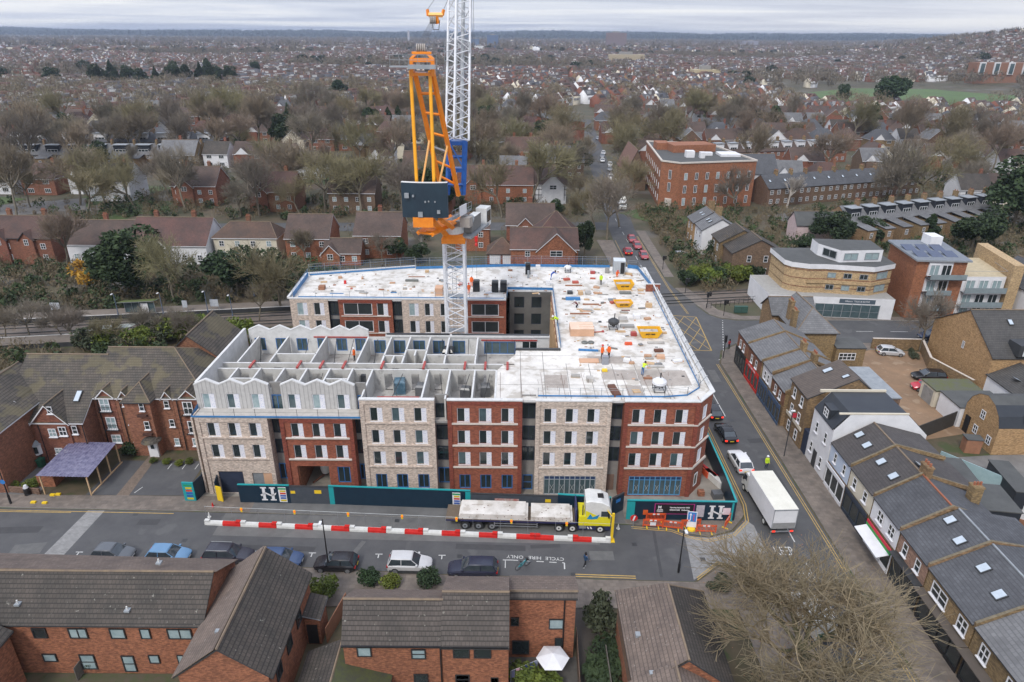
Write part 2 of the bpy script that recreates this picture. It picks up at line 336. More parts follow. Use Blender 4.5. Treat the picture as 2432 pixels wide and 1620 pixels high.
def window(parent,x,y,z,w,h,rz=0,frame=None,glass=None,cols=2,rows=1,style='',off=(0,0,0),name='window',proud=.05):
 """origin at the sill centre, facing local -Y; z is the sill height"""
 frame=frame or WHITE;glass=glass or GLASS
 key=(round(w,2),round(h,2),frame.name,glass.name,cols,rows,style)
 if key not in _win:
  m=MB();fw=min(.09,w*.09);a=-w/2
  if style=='panel':
   g=w*.62;m.box(a,-.0,0,a+g,.04,h,glass)
   m.box(a+g,-.06,0,w/2,.04,h,PERF)
   m.box(a-.02,-.03,0,a+.05,.05,h,frame);m.box(a+g-.05,-.075,0,a+g+.02,.05,h,frame)
   m.box(a+.05,-.03,h-.06,a+g-.05,.05,h,frame);m.box(a-.04,-.14,-.1,w/2+.04,.05,-.001,frame)
  else:
   m.box(a,0,0,w/2,.02,h,glass)
   for i in range(cols+1):
    c=a+fw/2+(w-fw)*i/cols;q=fw/2 if i in(0,cols)else fw*.4
    m.box(c-q,-proud,0,c+q,.03,h,frame)
   for j in range(rows+1):
    c=fw/2+(h-fw)*j/rows;q=fw/2 if j in(0,rows)else fw*.35
    m.box(a+fw,-proud+.004,c-q,-a-fw,.03,c+q,frame)
   if style=='sill':m.box(a-.08,-.16,-.09,-a+.08,.03,-.002,frame)
  o=m.build(name);C.objects.unlink(o);_win[key]=o.data;bpy.data.objects.remove(o)
 o=bpy.data.objects.new(name,_win[key]);C.objects.link(o);o.parent=parent
 P=Vector(parent['_off'])if parent.parent is not None and parent.get('_off')else(Vector(parent.location)if parent.get('_w')else Vector((0,0,0)))
 o.location=Vector((x,y,z))-P;o.rotation_euler=(0,0,rz)
 return o
# ---------------- terrain ----------------
def sstep(a,b,x):t=np.clip((x-a)/(b-a),0,1);return t*t*(3-2*t)
def terr(x,y):
 x=np.asarray(x,float);y=np.asarray(y,float);r=np.hypot(x,y)
 h=58*sstep(.42,.74,x/np.maximum(y,1))*sstep(700,2100,r)*(1-.35*sstep(3200,6000,r))
 far=sstep(5500,9500,r)*(36+8*np.sin(x*.0007+1)+9*np.sin(x*.0019+.4)+5*np.sin(x*.005))
 return np.maximum(h,far)+0*x
rs=[0]+list(np.geomspace(30,14000,70));th=np.linspace(-1.25,1.25,90)
V=[(0,0,-.02)]
for r_ in rs[1:]:
 for t_ in th:
  x,y=r_*math.sin(t_),r_*math.cos(t_);V.append((x,y,float(terr(x,y))-.02))
F4=[];nth=len(th)
for i in range(len(rs)-2):
 for j in range(nth-1):a=1+i*nth+j;F4.append((a,a+1,a+nth+1,a+nth))
me=bpy.data.meshes.new('ground');me.from_pydata(V+[(-400,-60,-.02),(400,-60,-.02)],[],F4+[(0,1+j+1,1+j)for j in range(nth-1)]);me.materials.append(TOWNG)
me.polygons.foreach_set('use_smooth',[True]*len(me.polygons));auto_uv(me)
ground=bpy.data.objects.new('ground',me);C.objects.link(ground);struct(ground)
def sheet(name,pts,z,mat,h=0,side=None):
 m=MB()
 if h:m.prism(pts,z-h,z,side or KERB,top=mat)
 else:m.poly([(x,y,z)for x,y in pts],mat)
 return struct(m.build(name))
sheet('garden_ground',[(-130,15),(130,15),(130,101),(33,101),(33,131),(-130,103)],.004,LEAFG)
sheet('road',[(-140,51.6),(-30,51.6),(-19,50.9),(-7.5,50.2),(12,49.55),(17.3,49.4),(20.4,51.6),(25.6,48.5),(25.6,18),(32.6,18),(32.6,96.5),(34,101),(38,104.5),(60,104.6),(140,104.6),(140,114.4),(56,114.4),(40.5,114),(37.7,115),(36,117),(35,121),(32.9,131),(32.1,138),(32.1,175),(34,205),(37.2,262),(41,330),(46.5,430),(40.5,432),(33.5,345),(29.5,262),(26.5,200),(25.2,168),(25.4,148),(25.6,62.5),(25.3,59.2),(23.2,56.6),(20.4,55.6),(18.6,56),(16.8,57.1),(12,57.5),(-10,58.5),(-34,59.1),(-55,59.5),(-140,60)],.012,ASPH)
sheet('back_road',[(-160,166.5),(-60,172.5),(25.5,176),(25.9,184),(-60,181),(-160,175)],.012,ASPH)
sheet('worn_road_patch',[(-30.5,55.4),(-10,54.8),(9,54.4),(10.2,57.2),(-10,58.4),(-30.5,58.9)],.018,ASPH2)
sheet('raised_table',[(17.9,55.75),(17.35,49.6),(20.4,51.7),(25.55,49.9),(25.55,57.5),(25,58.4),(23.2,56.5),(20.4,55.55)],.02,SETT)
sheet('setts_strip',[(-45.9,51.9),(-43.9,51.9),(-43.6,59.2),(-45.4,59.2)],.02,SETT)
sheet('pavement',[(-140,60.15),(-55,59.65),(-34,59.25),(-28,59.1),(-28,61.7),(-140,62.1)],.11,PAVE,.12)
sheet('site_apron',[(-28,59.05),(12.1,57.65),(12.1,60),(-28,61)],.10,ASPH2,.1)
sheet('pavement',[(12.1,57.65),(16.8,57.25),(18.6,56.15),(20.4,55.75),(23,56.8),(24.6,58.6),(23.9,58.62),(12.1,58.62)],.11,PAVE,.12)
sheet('pavement',[(24.6,58.62),(25.05,59.3),(25.3,62.5),(25.3,119),(24.1,119),(23.9,58.63)],.11,PAVE,.12)
sheet('pavement',[(-140,46),(-45,46),(-10,46),(17,46),(25.3,46),(25.3,48.4),(20.4,51.4),(17.6,49.25),(12,49.35),(-7.5,50.0),(-19,50.7),(-30,51.4),(-140,51.4)],.11,PAVE,.12)
sheet('pavement',[(20.5,18),(25.4,18),(25.4,45.99),(20.5,45.99)],.112,PAVEL,.12)
sheet('pavement',[(32.8,18),(37.5,18),(37.5,60),(36.4,70),(35.6,90),(38.5,104.2),(34.3,100.8),(32.8,96.2)],.11,PAVE,.12)
sheet('pavement',[(37.5,104.3),(60,104.3),(60,101.8),(37.5,101.2)],.11,PAVE,.12)
sheet('pavement',[(33.1,131),(35.3,121),(36.4,117),(38,115.3),(41,114.4),(120,114.6),(120,116.2),(42,116),(38.5,119),(35.5,131)],.11,PAVE,.12)
sheet('pavement',[(32.3,138),(34.3,138),(34.6,175),(32.3,175)],.11,PAVE,.12)
sheet('pavement',[(22.6,131),(25.2,131),(25,166),(21,166)],.11,PAVE,.12)
sheet('site_ground',[(-34.5,61.2),(12.2,58.5),(23.6,58.3),(23.9,66),(24,108),(22,113),(-33.5,105)],.02,M('site_dirt',(.3,.27,.23),(.2,.18,.155),scale=.4,spots=(.6,.6,(.12,.11,.1),.7)))
sheet('car_park',[(-47.2,61.9),(-36.3,61.9),(-36.6,68.6),(-46.9,68.6)],.03,ASPH)
sheet('brick_path',[(-43.75,61.8),(-42.35,61.8),(-42.9,70.6),(-43.9,70.6)],.04,M('block_path',(.2,.15,.115),(.15,.115,.09),kind='tile',size=(.2,.2),mort=.6))
sheet('driveway',[(-62,61.9),(-52.6,61.9),(-52.2,72),(-60,72)],.03,ASPH2)
sheet('gravel_yard',[(47.2,73),(59,76),(59,84),(67,86),(67.2,101),(59.2,102),(50,97),(47.4,86)],.03,GRAVEL)
sheet('back_yard',[(45.5,35),(80,35),(80,72),(58.8,71),(46,69.5)],.03,M('yard_concrete',(.2,.19,.18),(.13,.125,.12),scale=.5))
def railx(t,o):return(-140+t*170,98.6+t*26.4+o)
def band(o0,o1,x0=-140,x1=120):sl=26.4/170;f=lambda x,o:98.6+(x+140)*sl*(1 if x<60 else 1)+o;return[(x0,f(x0,o0)),(x1,f(x1,o0)),(x1,f(x1,o1)),(x0,f(x0,o1))]
BALL=M('track_ballast',(.16,.125,.1),(.11,.09,.075),scale=1.2,vals=.1)
sheet('railway_ballast',band(-4.2,3.0,-140,25.2),.05,BALL);sheet('railway_ballast',band(-4.2,3.0,35.5,120),.05,BALL)
sheet('level_crossing_deck',band(-4.2,3.0,25.3,35.4),.022,M('crossing_deck',(.1,.095,.09),(.08,.076,.072)))
for k,o in enumerate((-2.9,-1.45,.9,2.35)):
 m=MB();p=band(o-.05,o+.05);m.prism(p,.05,.2 if 1 else 0,DGREY)
 tag(m.build('rail'),'steel running rail of the railway, %s from the shelter platform'%ORD[3-k],'rail','railway rails')
PLATF=M('platform_top',(.2,.165,.135),(.15,.125,.105),scale=.6)
for nm,(a,b),x0,x1 in(('platform',(3.4,6.6),-140,-38),('platform',(-8.2,-4.6),-140,-68)):
 p=sheet(nm,band(a,b,x0,x1),.8,PLATF,.9,side=DGREY)
 e=(a,a+.35)if a>0 else(b-.35,b)
 sheet('platform_edge',band(e[0],e[1],x0,x1),.806,M('platform_edging',(.5,.48,.45),(.4,.38,.36)))
sheet('playing_field',[(236,522),(330,515),(400,560),(474,702),(330,708),(250,640)],.5,FIELD)
sheet('playing_field',[(-620,640),(-480,640),(-470,760),(-640,760)],.3,FIELD)
sheet('playing_field',[(-120,1250),(30,1250),(50,1420),(-140,1420)],.3,FIELD)
# ---------------- markings ----------------
def line(pts,w,mat=WLINE,z=.026,name='road_marking'):
 m=MB()
 for a,b in zip(pts,pts[1:]):
  a=Vector((*a,0));b=Vector((*b,0));d=(b-a).normalized();n=Vector((-d.y,d.x,0))*w/2
  m.poly([(p.x,p.y,z)for p in(a-n,b-n,b+n,a+n)],mat)
 return struct(m.build(name))
def dash(a,b,w,l,g,mat=WLINE,z=.026):
 m=MB();a=Vector((*a,0));b=Vector((*b,0));d=(b-a);n_=d.length;d.normalize();n=Vector((-d.y,d.x,0))*w/2;t=0
 while t<n_:
  p,q=a+d*t,a+d*min(t+l,n_);m.poly([(v.x,v.y,z)for v in(p-n,q-n,q+n,p+n)],mat);t+=l+g
 return struct(m.build('road_marking'))
line([(-140,59.75),(-55,59.2),(-36,58.8)],.1,YLINE);line([(-140,59.5),(-55,58.95),(-47,58.85)],.1,YLINE)
for o in(0,.28):line([(6.2,49.95+o),(11.9,49.75+o)],.12,YLINE);line([(12.6,57.2-o),(16.6,56.8-o),(18.4,55.75-o),(20.3,55.25-o),(22.8,56-o)],.1,YLINE,.028)
for o in(0,.28):line([(22.9+o*.5,56-o*.6),(24.9+o,58.2-o*.3),(25.5+o,61),(25.62+o,80),(25.62+o,100)],.1,YLINE,.028)
for o in(0,.26):line([(17.7,49.6+o),(20.2,51.75+o),(22.5,50.9+o)],.1,YLINE,.03)
for o in(0,.26):line([(32.3-o,96),(32.35-o,60),(32.35-o,20)],.09,YLINE);line([(32.6-o,117),(31.9-o,131),(31.85-o,170)],.09,YLINE)
line([(25.9,117),(25.7,131),(25.6,166)],.09,YLINE)
dash((28.6,188),(28.6,121),.12,3,4);line([(28.9,80),(28.85,96)],.12);dash((34.5,101),(38,114),.12,.5,.6);dash((28.9,30),(28.9,58),.12,2,3)
dash((32.8,97.5),(38.5,104),.1,.4,.5);dash((60,109.4),(110,109.4),.12,3,3)
m=MB()
bx=[(26.3,101.3),(32.6,101),(33.6,115.5),(27.2,116.6)]
def bil(u,v):a=Vector((*bx[0],0)).lerp(Vector((*bx[1],0)),u);b=Vector((*bx[3],0)).lerp(Vector((*bx[2],0)),u);return a.lerp(b,v)
def ml(a,b,w):a,b=bil(*a),bil(*b);d=(b-a).normalized();n=Vector((-d.y,d.x,0))*w/2;m.poly([(p.x,p.y,.027)for p in(a-n,b-n,b+n,a+n)],YLINE)
for e in(((0,0),(1,0)),((1,0),(1,1)),((1,1),(0,1)),((0,1),(0,0))):ml(*e,.16)
for k in(.33,.66,1):ml((0,k),(min(1,k*1.0),0),.11)if k<1 else ml((0,1),(1,0),.11)
for k in(.33,.66):ml((k,1),(1,k),.11);ml((0,k),(1-k,1),.11);ml((k,0),(1,1-k),.11)
ml((0,0),(1,1),.11);struct(m.build('box_junction_marking'))
for x,y in((-42.6,51.9),(-37.5,52.2),(-32,52.2),(-25,52.2),(-19.6,52.0),(-13,51.9),(-6.75,51.8)):line([(x-.35,y+.9),(x+.35,y+.9)],.1);line([(x,y+.9),(x,y+.35)],.1)
line([(-.75,52.1),(.05,52.1)],.1);dash((.05,52.1),(5.25,51.75),.1,.7,.55);line([(5.25,51.75),(5.22,50.9)],.12);line([(-.5,52.1),(-.5,51)],.08)
m=MB();T=Matrix.Translation((2.4,52.45,.024))@Matrix.Rotation(R(176.5),4,'Z')
for i,wd in enumerate(('CYCLE','HIRE','ONLY')):textmb(m,wd,.62,T@Matrix.Translation(((-1+i)*1.95,0,0)),WLINE)
struct(m.build('road_lettering'))
m=MB()
for i,wd in enumerate(('KEEP','CLEAR')):textmb(m,wd,1.1,TM(27.3+i*.3,53.6-i*3.6,.024,0)@Matrix.Diagonal((.8,1.6,1,1)),WLINE)
struct(m.build('road_lettering'))
for x in(-40.4,-38.7,-37.2):line([(x,68),(x,66.9)],.08,z=.036)
line([(-42.0,62.3),(-41.6,63.4)],.08,z=.036)
DPT=M('asphalt_patch_dark',(.06,.06,.063),(.05,.05,.053));LPT=M('asphalt_patch_light',(.13,.128,.125),(.1,.1,.1))
for j,(x,y,w,d,a)in enumerate(((-51,56,5,1.0,3),(-48,53.2,3,1.6,8),(-38,57.4,2.2,.9,0),(-24,53.6,9,.7,-2),(-15.5,52.9,.5,3.8,-20),(-2,53.9,7,.8,-2),(3.5,54.1,3,.5,4),(9,52.8,2.4,1.3,0),(14.6,53.2,.3,6.6,-4),(28.0,84,1.1,7,2),(30.6,92,1.2,4,0),(27.2,48,.7,5,5),(30.9,66,1.0,8,0),(29.6,104,4,.8,10),(45,107,8,.9,0),(31.2,74,2.2,1.0,6))):
 c,s=math.cos(R(a)),math.sin(R(a));sheet('road_patch',[(x+u*c-v*s,y+u*s+v*c)for u,v in((-w/2,-d/2),(w/2,-d/2),(w/2,d/2),(-w/2,d/2))],.0215,(DPT,LPT)[j%3==1])
m=MB()
for x,y in((-40,58.7),(-24,51.3),(-9,50.6),(6,50.2),(25.8,70),(25.8,88),(32.3,64),(32.3,82),(-12,57.9),(18.9,52.4),(28.6,58),(-33,54.6),(-5,52.6),(12.5,54.5),(29.5,79),(30.2,100)):m.box(x-.25,y-.25,.005,x+.25,y+.25,.024,DGREY)
struct(m.build('drain_cover'))
# ---------------- the apartment block under construction ----------------
BL=thing('apartment_block','large unfinished apartment block in cream and red brick around the tower crane','building',(-7,62.5,0))
YF=62.4
SEG=[('A',-33.5,-25.87,CREAM),('B',-24.56,-16.87,REDB),('C',-15.92,-8.14,CREAM),('D',-6.73,1.11,REDB),('E',2.58,10.47,CREAM),('F',11.89,19.77,REDB)]
RZ=[9.5,6.77,4.06]
def shopwin(parent,xa,xb,za,zb,y,n,fr,name='shopfront_window'):
 m=MB();m.box(xa,y+.1,za,xb,y+.12,zb,GLASSB);m.box(xa,y+.02,zb-.45,xb,y+.09,zb-.003,M('navy_fascia',(.01,.03,.09),(.012,.035,.1)))
 for i in range(n+1):c=xa+(xb-xa)*i/n;m.box(c-.045,y-.02,za,c+.045,y+.1,zb,fr)
 for z in(za,zb-.5,zb-.06):m.box(xa,y-.01,z,xb,y+.1,z+.07,fr)
 for i in range(1,n):
  c=xa+(xb-xa)*(i+.5)/n
  if i%2:m.beam((c-.2,y+.07,za+.5),(c+.2,y+.07,za+1.3),.02,WLINE);m.beam((c+.2,y+.07,za+.5),(c-.2,y+.07,za+1.3),.02,WLINE)
 return m.build(name,parent)
for nm,x0,x1,mat in SEG:
 low=nm in 'AB';top=9.75 if low else 12.05;hs=[];wn=[]
 if low:rz=[7.5,4.8]
 else:rz=RZ
 offs=[1.72,3.98,6.25]if nm=='B' else([1.75,3.98,6.2]if nm=='A' else([1.5,3.78,6.05]if nm in 'EF' else[1.65,3.95,6.3]))
 for z in rz:
  for o in offs:hs.append((o-.66,o+.66,z,z+1.62));wn.append((x0+o,z,1.3,1.6,'panel',WHITE,GLASS if rnd.random()<.72 else GLASSB,2))
 if nm in 'CD':
  for o in offs:hs.append((o-.62,o+.62,.9,2.75));wn.append((x0+o,.9,1.2,1.82,'',BLUEF,GLASS,2))
 if nm=='B':hs+=[(1.15,4.6,.05,3.72),(5.5,6.9,1.55,3.65)];wn.append((x0+6.2,1.57,1.36,2.06,'',BLUEF,GLASS,2))
 if nm=='A':hs+=[(1.3,4.0,.05,2.95),(5.0,7.2,.05,2.75)]
 if nm=='E':hs.append((1.05,6.75,.15,2.65))
 if nm=='F':hs.append((1.1,6.9,.15,2.65))
 m=MB();W_=x1-x0
 m.holes((x0,YF,0),(1,0,0),0,W_,0,top,hs,mat,.2)
 for a,b in((x0,-1),(x1,1)):m.poly([(a,YF,0),(a,YF+1.4,0),(a,YF+1.4,top),(a,YF,top)][::b*-1],mat)
 edge=DARKRED if mat is REDB else mat
 m.box(x0-.03,YF-.12,0,x0+.42,YF-.001,top,edge);m.box(x1-.42,YF-.12,0,x1+.03,YF-.001,top,edge)
 m.box(x0+.42,YF-.1,top-.5,x1-.42,YF-.001,top,edge)
 if nm=='F':
  a,b=(x1,YF),(21.7,64.7);d=Vector((b[0]-a[0],b[1]-a[1],0));ln=d.length
  hh=[(.9,1.75,z,z+1.62)for z in RZ]+[(.9,1.75,.8,2.7)]
  m.holes((a[0],a[1],0),d,0,ln,0,top,hh,mat,.2)
  d2=Vector((0,1,0));m.holes((21.7,64.7,0),d2,0,43,0,top,[(2+3*i,3.3+3*i,z,z+1.62)for i in range(13)for z in RZ],mat,.2)
 w=m.build('facade_wall',BL)
 w['label']='red brick facade bay' if mat is REDB else 'cream brick facade bay'
 m=MB()
 cz=[7.35,4.66]if low else[9.28,6.56,3.8]
 for z in cz:m.box(x0+.42,YF-.17,z-.09,x1-.42,YF-.002,z+.06,CORN if mat is REDB or z==3.8 and nm!='C' else CREAM)
 if nm=='F':
  dn=d.normalized();nn=Vector((dn.y,-dn.x,0))*.15
  for z in cz:
   p=[Vector((x1-.42,YF-.17,0)),Vector((a[0]+.02,a[1]-.18,0)),Vector((b[0]+.16,b[1]-.1,0)),Vector((b[0],b[1],0)),Vector((a[0],a[1],0)),Vector((x1-.42,YF,0))]
   h2=.16 if z==3.8 else .06;m.prism([(q.x,q.y)for q in p],z-.09,z+h2,CORN)
  for z in RZ+[.8]:
   c=Vector((a[0],a[1],0))+dn*1.32;window(BL,c.x-dn.y*-.1*0,c.y+.05,z,.82,1.6,math.atan2(dn.y,dn.x),WHITE,PERF if z>1 else GLASS,1)
  for i in range(13):
   for z in RZ:window(BL,21.62,64.7+2.65+3*i,z,1.26,1.6,R(90),WHITE,GLASS,2,style='panel')
 m.build('cornice',BL)
 for x,z,w_,h,st,fr,gl,c in wn:window(BL,x,YF+.12,z,w_,h,0,fr,gl,c,1,st)
 m=MB()
 if not low:m.box(x0-.06,YF-.16,top,x1+(.06 if nm!='F' else 0),YF+.32,top+.12,WALLW)
 if nm=='F':m.prism([(x1,YF-.16),(21.85,64.6),(21.85,107.2),(21.35,107.2),(21.35,64.9),(x1-.1,YF+.32)],top,top+.12,WALLW)
 if not low:m.build('parapet_capping',BL)
sw=shopwin(BL,3.65,9.3,.15,2.65,YF+.02,10,M('shop_frame_grey',(.35,.38,.4)));shopwin(BL,13.02,18.76,.15,2.65,YF+.02,10,M('shop_frame_blue',(.1,.3,.52)))
m=MB();m.box(-32.18,YF+.12,.05,-29.52,YF+.18,2.94,M('garage_door_navy',(.02,.03,.06)));m.build('garage_door',BL)
m=MB();m.box(-28.47,YF+.12,.05,-27.3,YF+.18,2.74,STEEL);m.box(-27.3,YF+.08,1,-26.32,YF+.16,2.74,PLY);m.build('boarded_opening',BL)
m=MB();m.box(-23.9,67.9,0,-19.4,68,3.75,GREYC);m.box(-23.5,YF+.2,3.73,-19.9,68,3.8,GREYC);m.box(-23.46,YF+.2,0,-23.3,68,3.72,FBRK);m.box(-20.0,YF+.2,0,-19.9,68,3.72,WALLW);m.build('carriage_arch',BL)
m=MB();m.lathe([(0,0),(.45,.15),(.6,.8),(.5,1.5),(.28,2.0),(0,2.1)],(-21.5,66,.3),WALLW,12);m.tube((-21.5,66,.3),(-22.6,64.4,.05),.12,RUST)
tag(m.build('wrapped_cement_silo'),'pale wrapped equipment bundle inside the carriage arch','equipment bundle')
for x0,x1,low in((-25.87,-24.56,1),(-16.87,-15.92,1),(-8.14,-6.73,0),(1.11,2.58,0),(10.47,11.89,0)):
 yy=YF+1.2;top=9.75 if low else 12.05;m=MB();m.box(x0,yy,0,x1,yy+.2,top,GREYR)
 zz=[8.2,5.55,2.85]if not low else[8.95-.2,6.2,3.45]
 m.build('recess_wall',BL)
 rows=[(9.3,1.75),(6.6,1.75),(3.95,1.75)]if not low else[(7.3,1.75),(4.7,1.75)]
 for z,h in rows:window(BL,(x0+x1)/2,yy-.06,z,x1-x0-.08,h,0,M('anthracite_frame',(.015,.025,.045)),GLASS,2,1)
 gz=1.3 if low else .9
 if x0 in(1.11,):window(BL,(x0+x1)/2,yy-.06,.05,1.1,1.95,0,BLUEF,GLASS,1,2,name='entrance_door')
 elif x0==10.47:m=MB();m.box(x0+.1,yy-.1,.05,x0+1.05,yy-.02,2.1,M('door_brown',(.2,.13,.1)));m.build('service_door',BL)
 else:window(BL,(x0+x1)/2,yy-.06,gz,x1-x0-.08,2.0,0,BLUEF,GLASS,2,1)
ZB,YG=9.35,64.3
def gable_wall(x0,n,y,face,flat=None,wins=True,p=2.65,zb=ZB,mat=GREYP,cap=True):
 m=MB();w=p;
 for i in range(n):
  a=x0+i*w;g0=a+.62;hs=[]
  pts=lambda d:[(a,y+d,12.7),(a+w/2,y+d,13.3),(a+w,y+d,12.7)]
  if wins:m.holes((a,y,0),(1,0,0),0,w,zb,12.4,[(.62,1.98,9.9,11.6)],mat,.2)
  else:m.box(a,y,zb,a+w,y+.02,12.4,mat)
  m.poly([(a,y,12.4),(a+w,y,12.4),(a+w,y,12.7),(a+w/2,y,13.3),(a,y,12.7)],mat)
  m.poly([(a,y+.3,12.7),(a+w/2,y+.3,13.3),(a+w,y+.3,12.7),(a+w,y+.3,12.4),(a,y+.3,12.4)],WALLW)
  if wins:m.holes((a+w,y+.3,0),(-1,0,0),0,w,zb,12.4,[(w-1.98,w-.62,9.9,11.6)],WALLW,.02)
  for q,r_ in(((a,12.7),(a+w/2,13.3)),((a+w/2,13.3),(a+w,12.7))):
   m.poly([(q[0],y-.04,q[1]+.06),(r_[0],y-.04,r_[1]+.06),(r_[0],y+.34,r_[1]+.06),(q[0],y+.34,q[1]+.06)],WALLW)
   m.poly([(q[0],y-.04,q[1]-.08),(r_[0],y-.04,r_[1]-.08),(r_[0],y-.04,r_[1]+.06),(q[0],y-.04,q[1]+.06)],WALLW)
 return m
m=gable_wall(-33.92,3,YG,1);m.build('gabled_wall',BL)
for a_,b_ in((-25.97,-24.71),(-16.76,-15.7)):m=MB();m.box(a_,YG+.5,ZB,b_,YG+.7,12.75,GREYR);m.build('recess_wall',BL)
m=gable_wall(-24.71,3,YG,1);m.build('gabled_wall',BL)
for i in range(3):
 for x in(-33.92,-24.71):window(BL,x+2.65*i+1.3,YG+.1,9.9,1.3,1.68,0,WHITE,CURT if(i+int(x))%2 else GLASSB,2,1,'panel')
window(BL,-25.34,YG+.45,9.4,1.2,1.9,0,BLUEF,GLASSB,2);window(BL,-16.2,YG+.45,9.4,.9,1.9,0,BLUEF,GLASSB,2)
m=MB();m.box(-33.6,YF-.1,9.75,-15.95,YG-.02,9.83,M('ledge_pale',(.5,.47,.43)));m.build('ledge',BL)
m=MB()
m.box(-33.75,YF-.2,9.9,-15.95,YF-.14,10.08,BLUEE)
for i in range(9):x=-33.6+i*2.2;m.tube((x,YF-.1,9.8),(x,YF-.1,10.9),.025,DGREY,5)
m.tube((-33.7,YF-.1,10.5),(-15.95,YF-.1,10.5),.015,DGREY,4)
m.poly([(-33.9,YF-.1,9.8),(-33.9,YG,9.8),(-33.9,YG,10.4),(-33.9,YF-.1,10.0)],BLUEE)
tag(m.build('edge_protection'),'blue edge protection rail along the ledge below the grey gables','safety rail')
m=MB();m.prism([(-33.7,64.6),(-15.9,64.6),(-15.9,62.7),(-1.64,62.7),(-1.64,69.5),(.4,74),(.4,78.9),(-33.7,78.9)],9.1,ZB,GREYC,top=FLOORC);m.build('storey_floor',BL)
def pw(pts,name='partition_wall',z1=12.,z0=ZB,mat=None,t=.18,cap=True,doors=()):
 m=MB()
 for a,b in pts:
  m.seg(a,b,t,z0,z1-.05,mat or PREC)
  if cap:m.seg(a,b,t+.004,z1-.05,z1,WALLW)
 return m.build(name,BL)
xs=[-31.2,-28.6,-25.9,-23.3,-20.7,-18.1]
for x in xs:pw([((x,64.75),(x,69.6))],z1=12.1)
for x in(-15.85,-12.9+3.4,-7.0,-3.3-.9,-1.75):pw([((x,62.8),(x,69.6))])
def corr(y,segs,z1,holes):
 m=MB()
 for a,b in segs:
  hs=[(h[0]-a,h[1]-a,ZB,11.4)for h in holes if a<h[0]and h[1]<b]
  m.holes((a,y-.09,0),(1,0,0),0,b-a,ZB,z1,hs,PREC,.18,inn=1)
  m.holes((b,y+.09,0),(-1,0,0),0,b-a,ZB,z1,[(b-a-h[1],b-a-h[0],h[2],h[3])for h in hs],PREC,.01,inn=1)
  m.box(a,y-.1,z1,b,y+.1,z1+.05,WALLW)
 return m.build('corridor_wall',BL)
dr=[(-31.0,-30.1),(-28.3,-27.4),(-25.6,-24.7),(-22.8,-21.9),(-20.3,-19.4),(-17.6,-16.7),(-14.6,-13.7),(-11.5,-10.6),(-8.9,-8),(-6.2,-5.2),(-3.9,-2.9)]
corr(69.7,[(-33.6,-1.8)],11.9,dr);corr(71.2,[(-33.6,0.3)],11.9,[(a+.6,b+.6)for a,b in dr])
for x in(-31.9,-28.2,-23.4,-18.6+.5,-15.2,-12.8,-10.3,-7.9,-4.3):pw([((x,71.3),(x,78.7))])
for s_ in(((-28.2,73.6),(-23.4,73.6)),((-15.2,73.3),(-12.8,73.3)),((-12.8,74.9),(-10.3,74.9)),((-10.3,73.6),(-4.3,73.6)),((-31.1,67.2),(-28.7,67.2)),((-20.6,67.2),(-18.2,67.2)),((-11.6,73.3),(-11.6,74.8)),((-14,71.3),(-14,73.2))):pw([s_])
pw([((-33.75,64.6),(-33.75,79.1))],'gable_end_wall',12.9,0,WALLW,.3)
m=MB();m.seg((-33.9,62.4),(-33.9,79.2),.2,0,9.7,CREAM);m.box(-33.95,79.0,0,6,79.25,9.3,CREAM);m.build('side_wall',BL)
m=gable_wall(-33.3,3,79.0,1,mat=WALLW);m.build('rear_gabled_wall',BL);m=gable_wall(-25.35,3,79.0,1,mat=WALLW,p=2.4);m.build('rear_gabled_wall',BL)
m=MB();m.holes((-18.15,79.0,0),(1,0,0),0,22.9,ZB,11.9,[(o,o+1.5,9.6,11.4)for o in(.6,3.1,5.6,8.1)]+[(10.6,12.2,9.6,11.4),(14.6,18.6,9.6,11.3),(19.4,21.4,9.6,11.4)],WALLW,.2)
m.box(-18.15,79.22,ZB,4.75,79.3,9.6,WALLW);m.box(-16,78.85,11.9,4.75,79.35,12.15,WALLW);m.box(-15.9,79.0,12.15,-7.9,79.3,12.3,BLACK);m.box(-7.6,79.0,12.15,4.7,79.3,12.27,DGREY);m.build('rear_wall',BL)
for i in range(3):
 window(BL,-33.3+2.65*i+1.3,79.05,9.9,1.34,1.7,0,BLUEF,GLASSB,2);window(BL,-25.35+2.4*i+1.3,79.05,9.9,1.34,1.7,0,BLUEF,GLASSB,2)
for o in(.6,3.1,5.6,8.1):window(BL,-18.15+o+.75,79.05,9.6,1.5,1.8,0,BLUEF,GLASSB,2)
window(BL,-6.75,79.05,9.6,1.6,1.8,0,BLUEF,GLASSB,2);window(BL,-1.55,79.05,9.6,4.0,1.7,0,BLUEF,GLASSB,4);window(BL,2.25,79.05,9.6,2,1.8,0,REND,GLASS,2)
m=MB();m.box(-3.9,78.86,11.45,3.2,78.96,11.62,PROPR);m.build('lintel_beam',BL);m=MB();m.box(-25.1,78.86,11.75,-18.3,78.96,11.9,PROPR);m.build('lintel_beam',BL)
m=MB();m.box(-14.1,62.75,12.02,-9.7,62.95,12.17,PROPR);tag(m.build('steel_beam'),'long red steel beam lying on the front wall of the first cream bay','beam')
k=0
for x in(-29.9,-24.5,-21.9,-19.3,-14.9,-10.1,-5.4,-3.05,-.7+.2):
 m=MB();m.box(x-.13,69.6,12.02,x+.13,71.4,12.2,PROPR)
 tag(m.build('lintel_beam'),'short red beam bridging the open corridor, %s from the left'%ORD[k],'beam','red beams bridging the corridor');k+=1
k=0
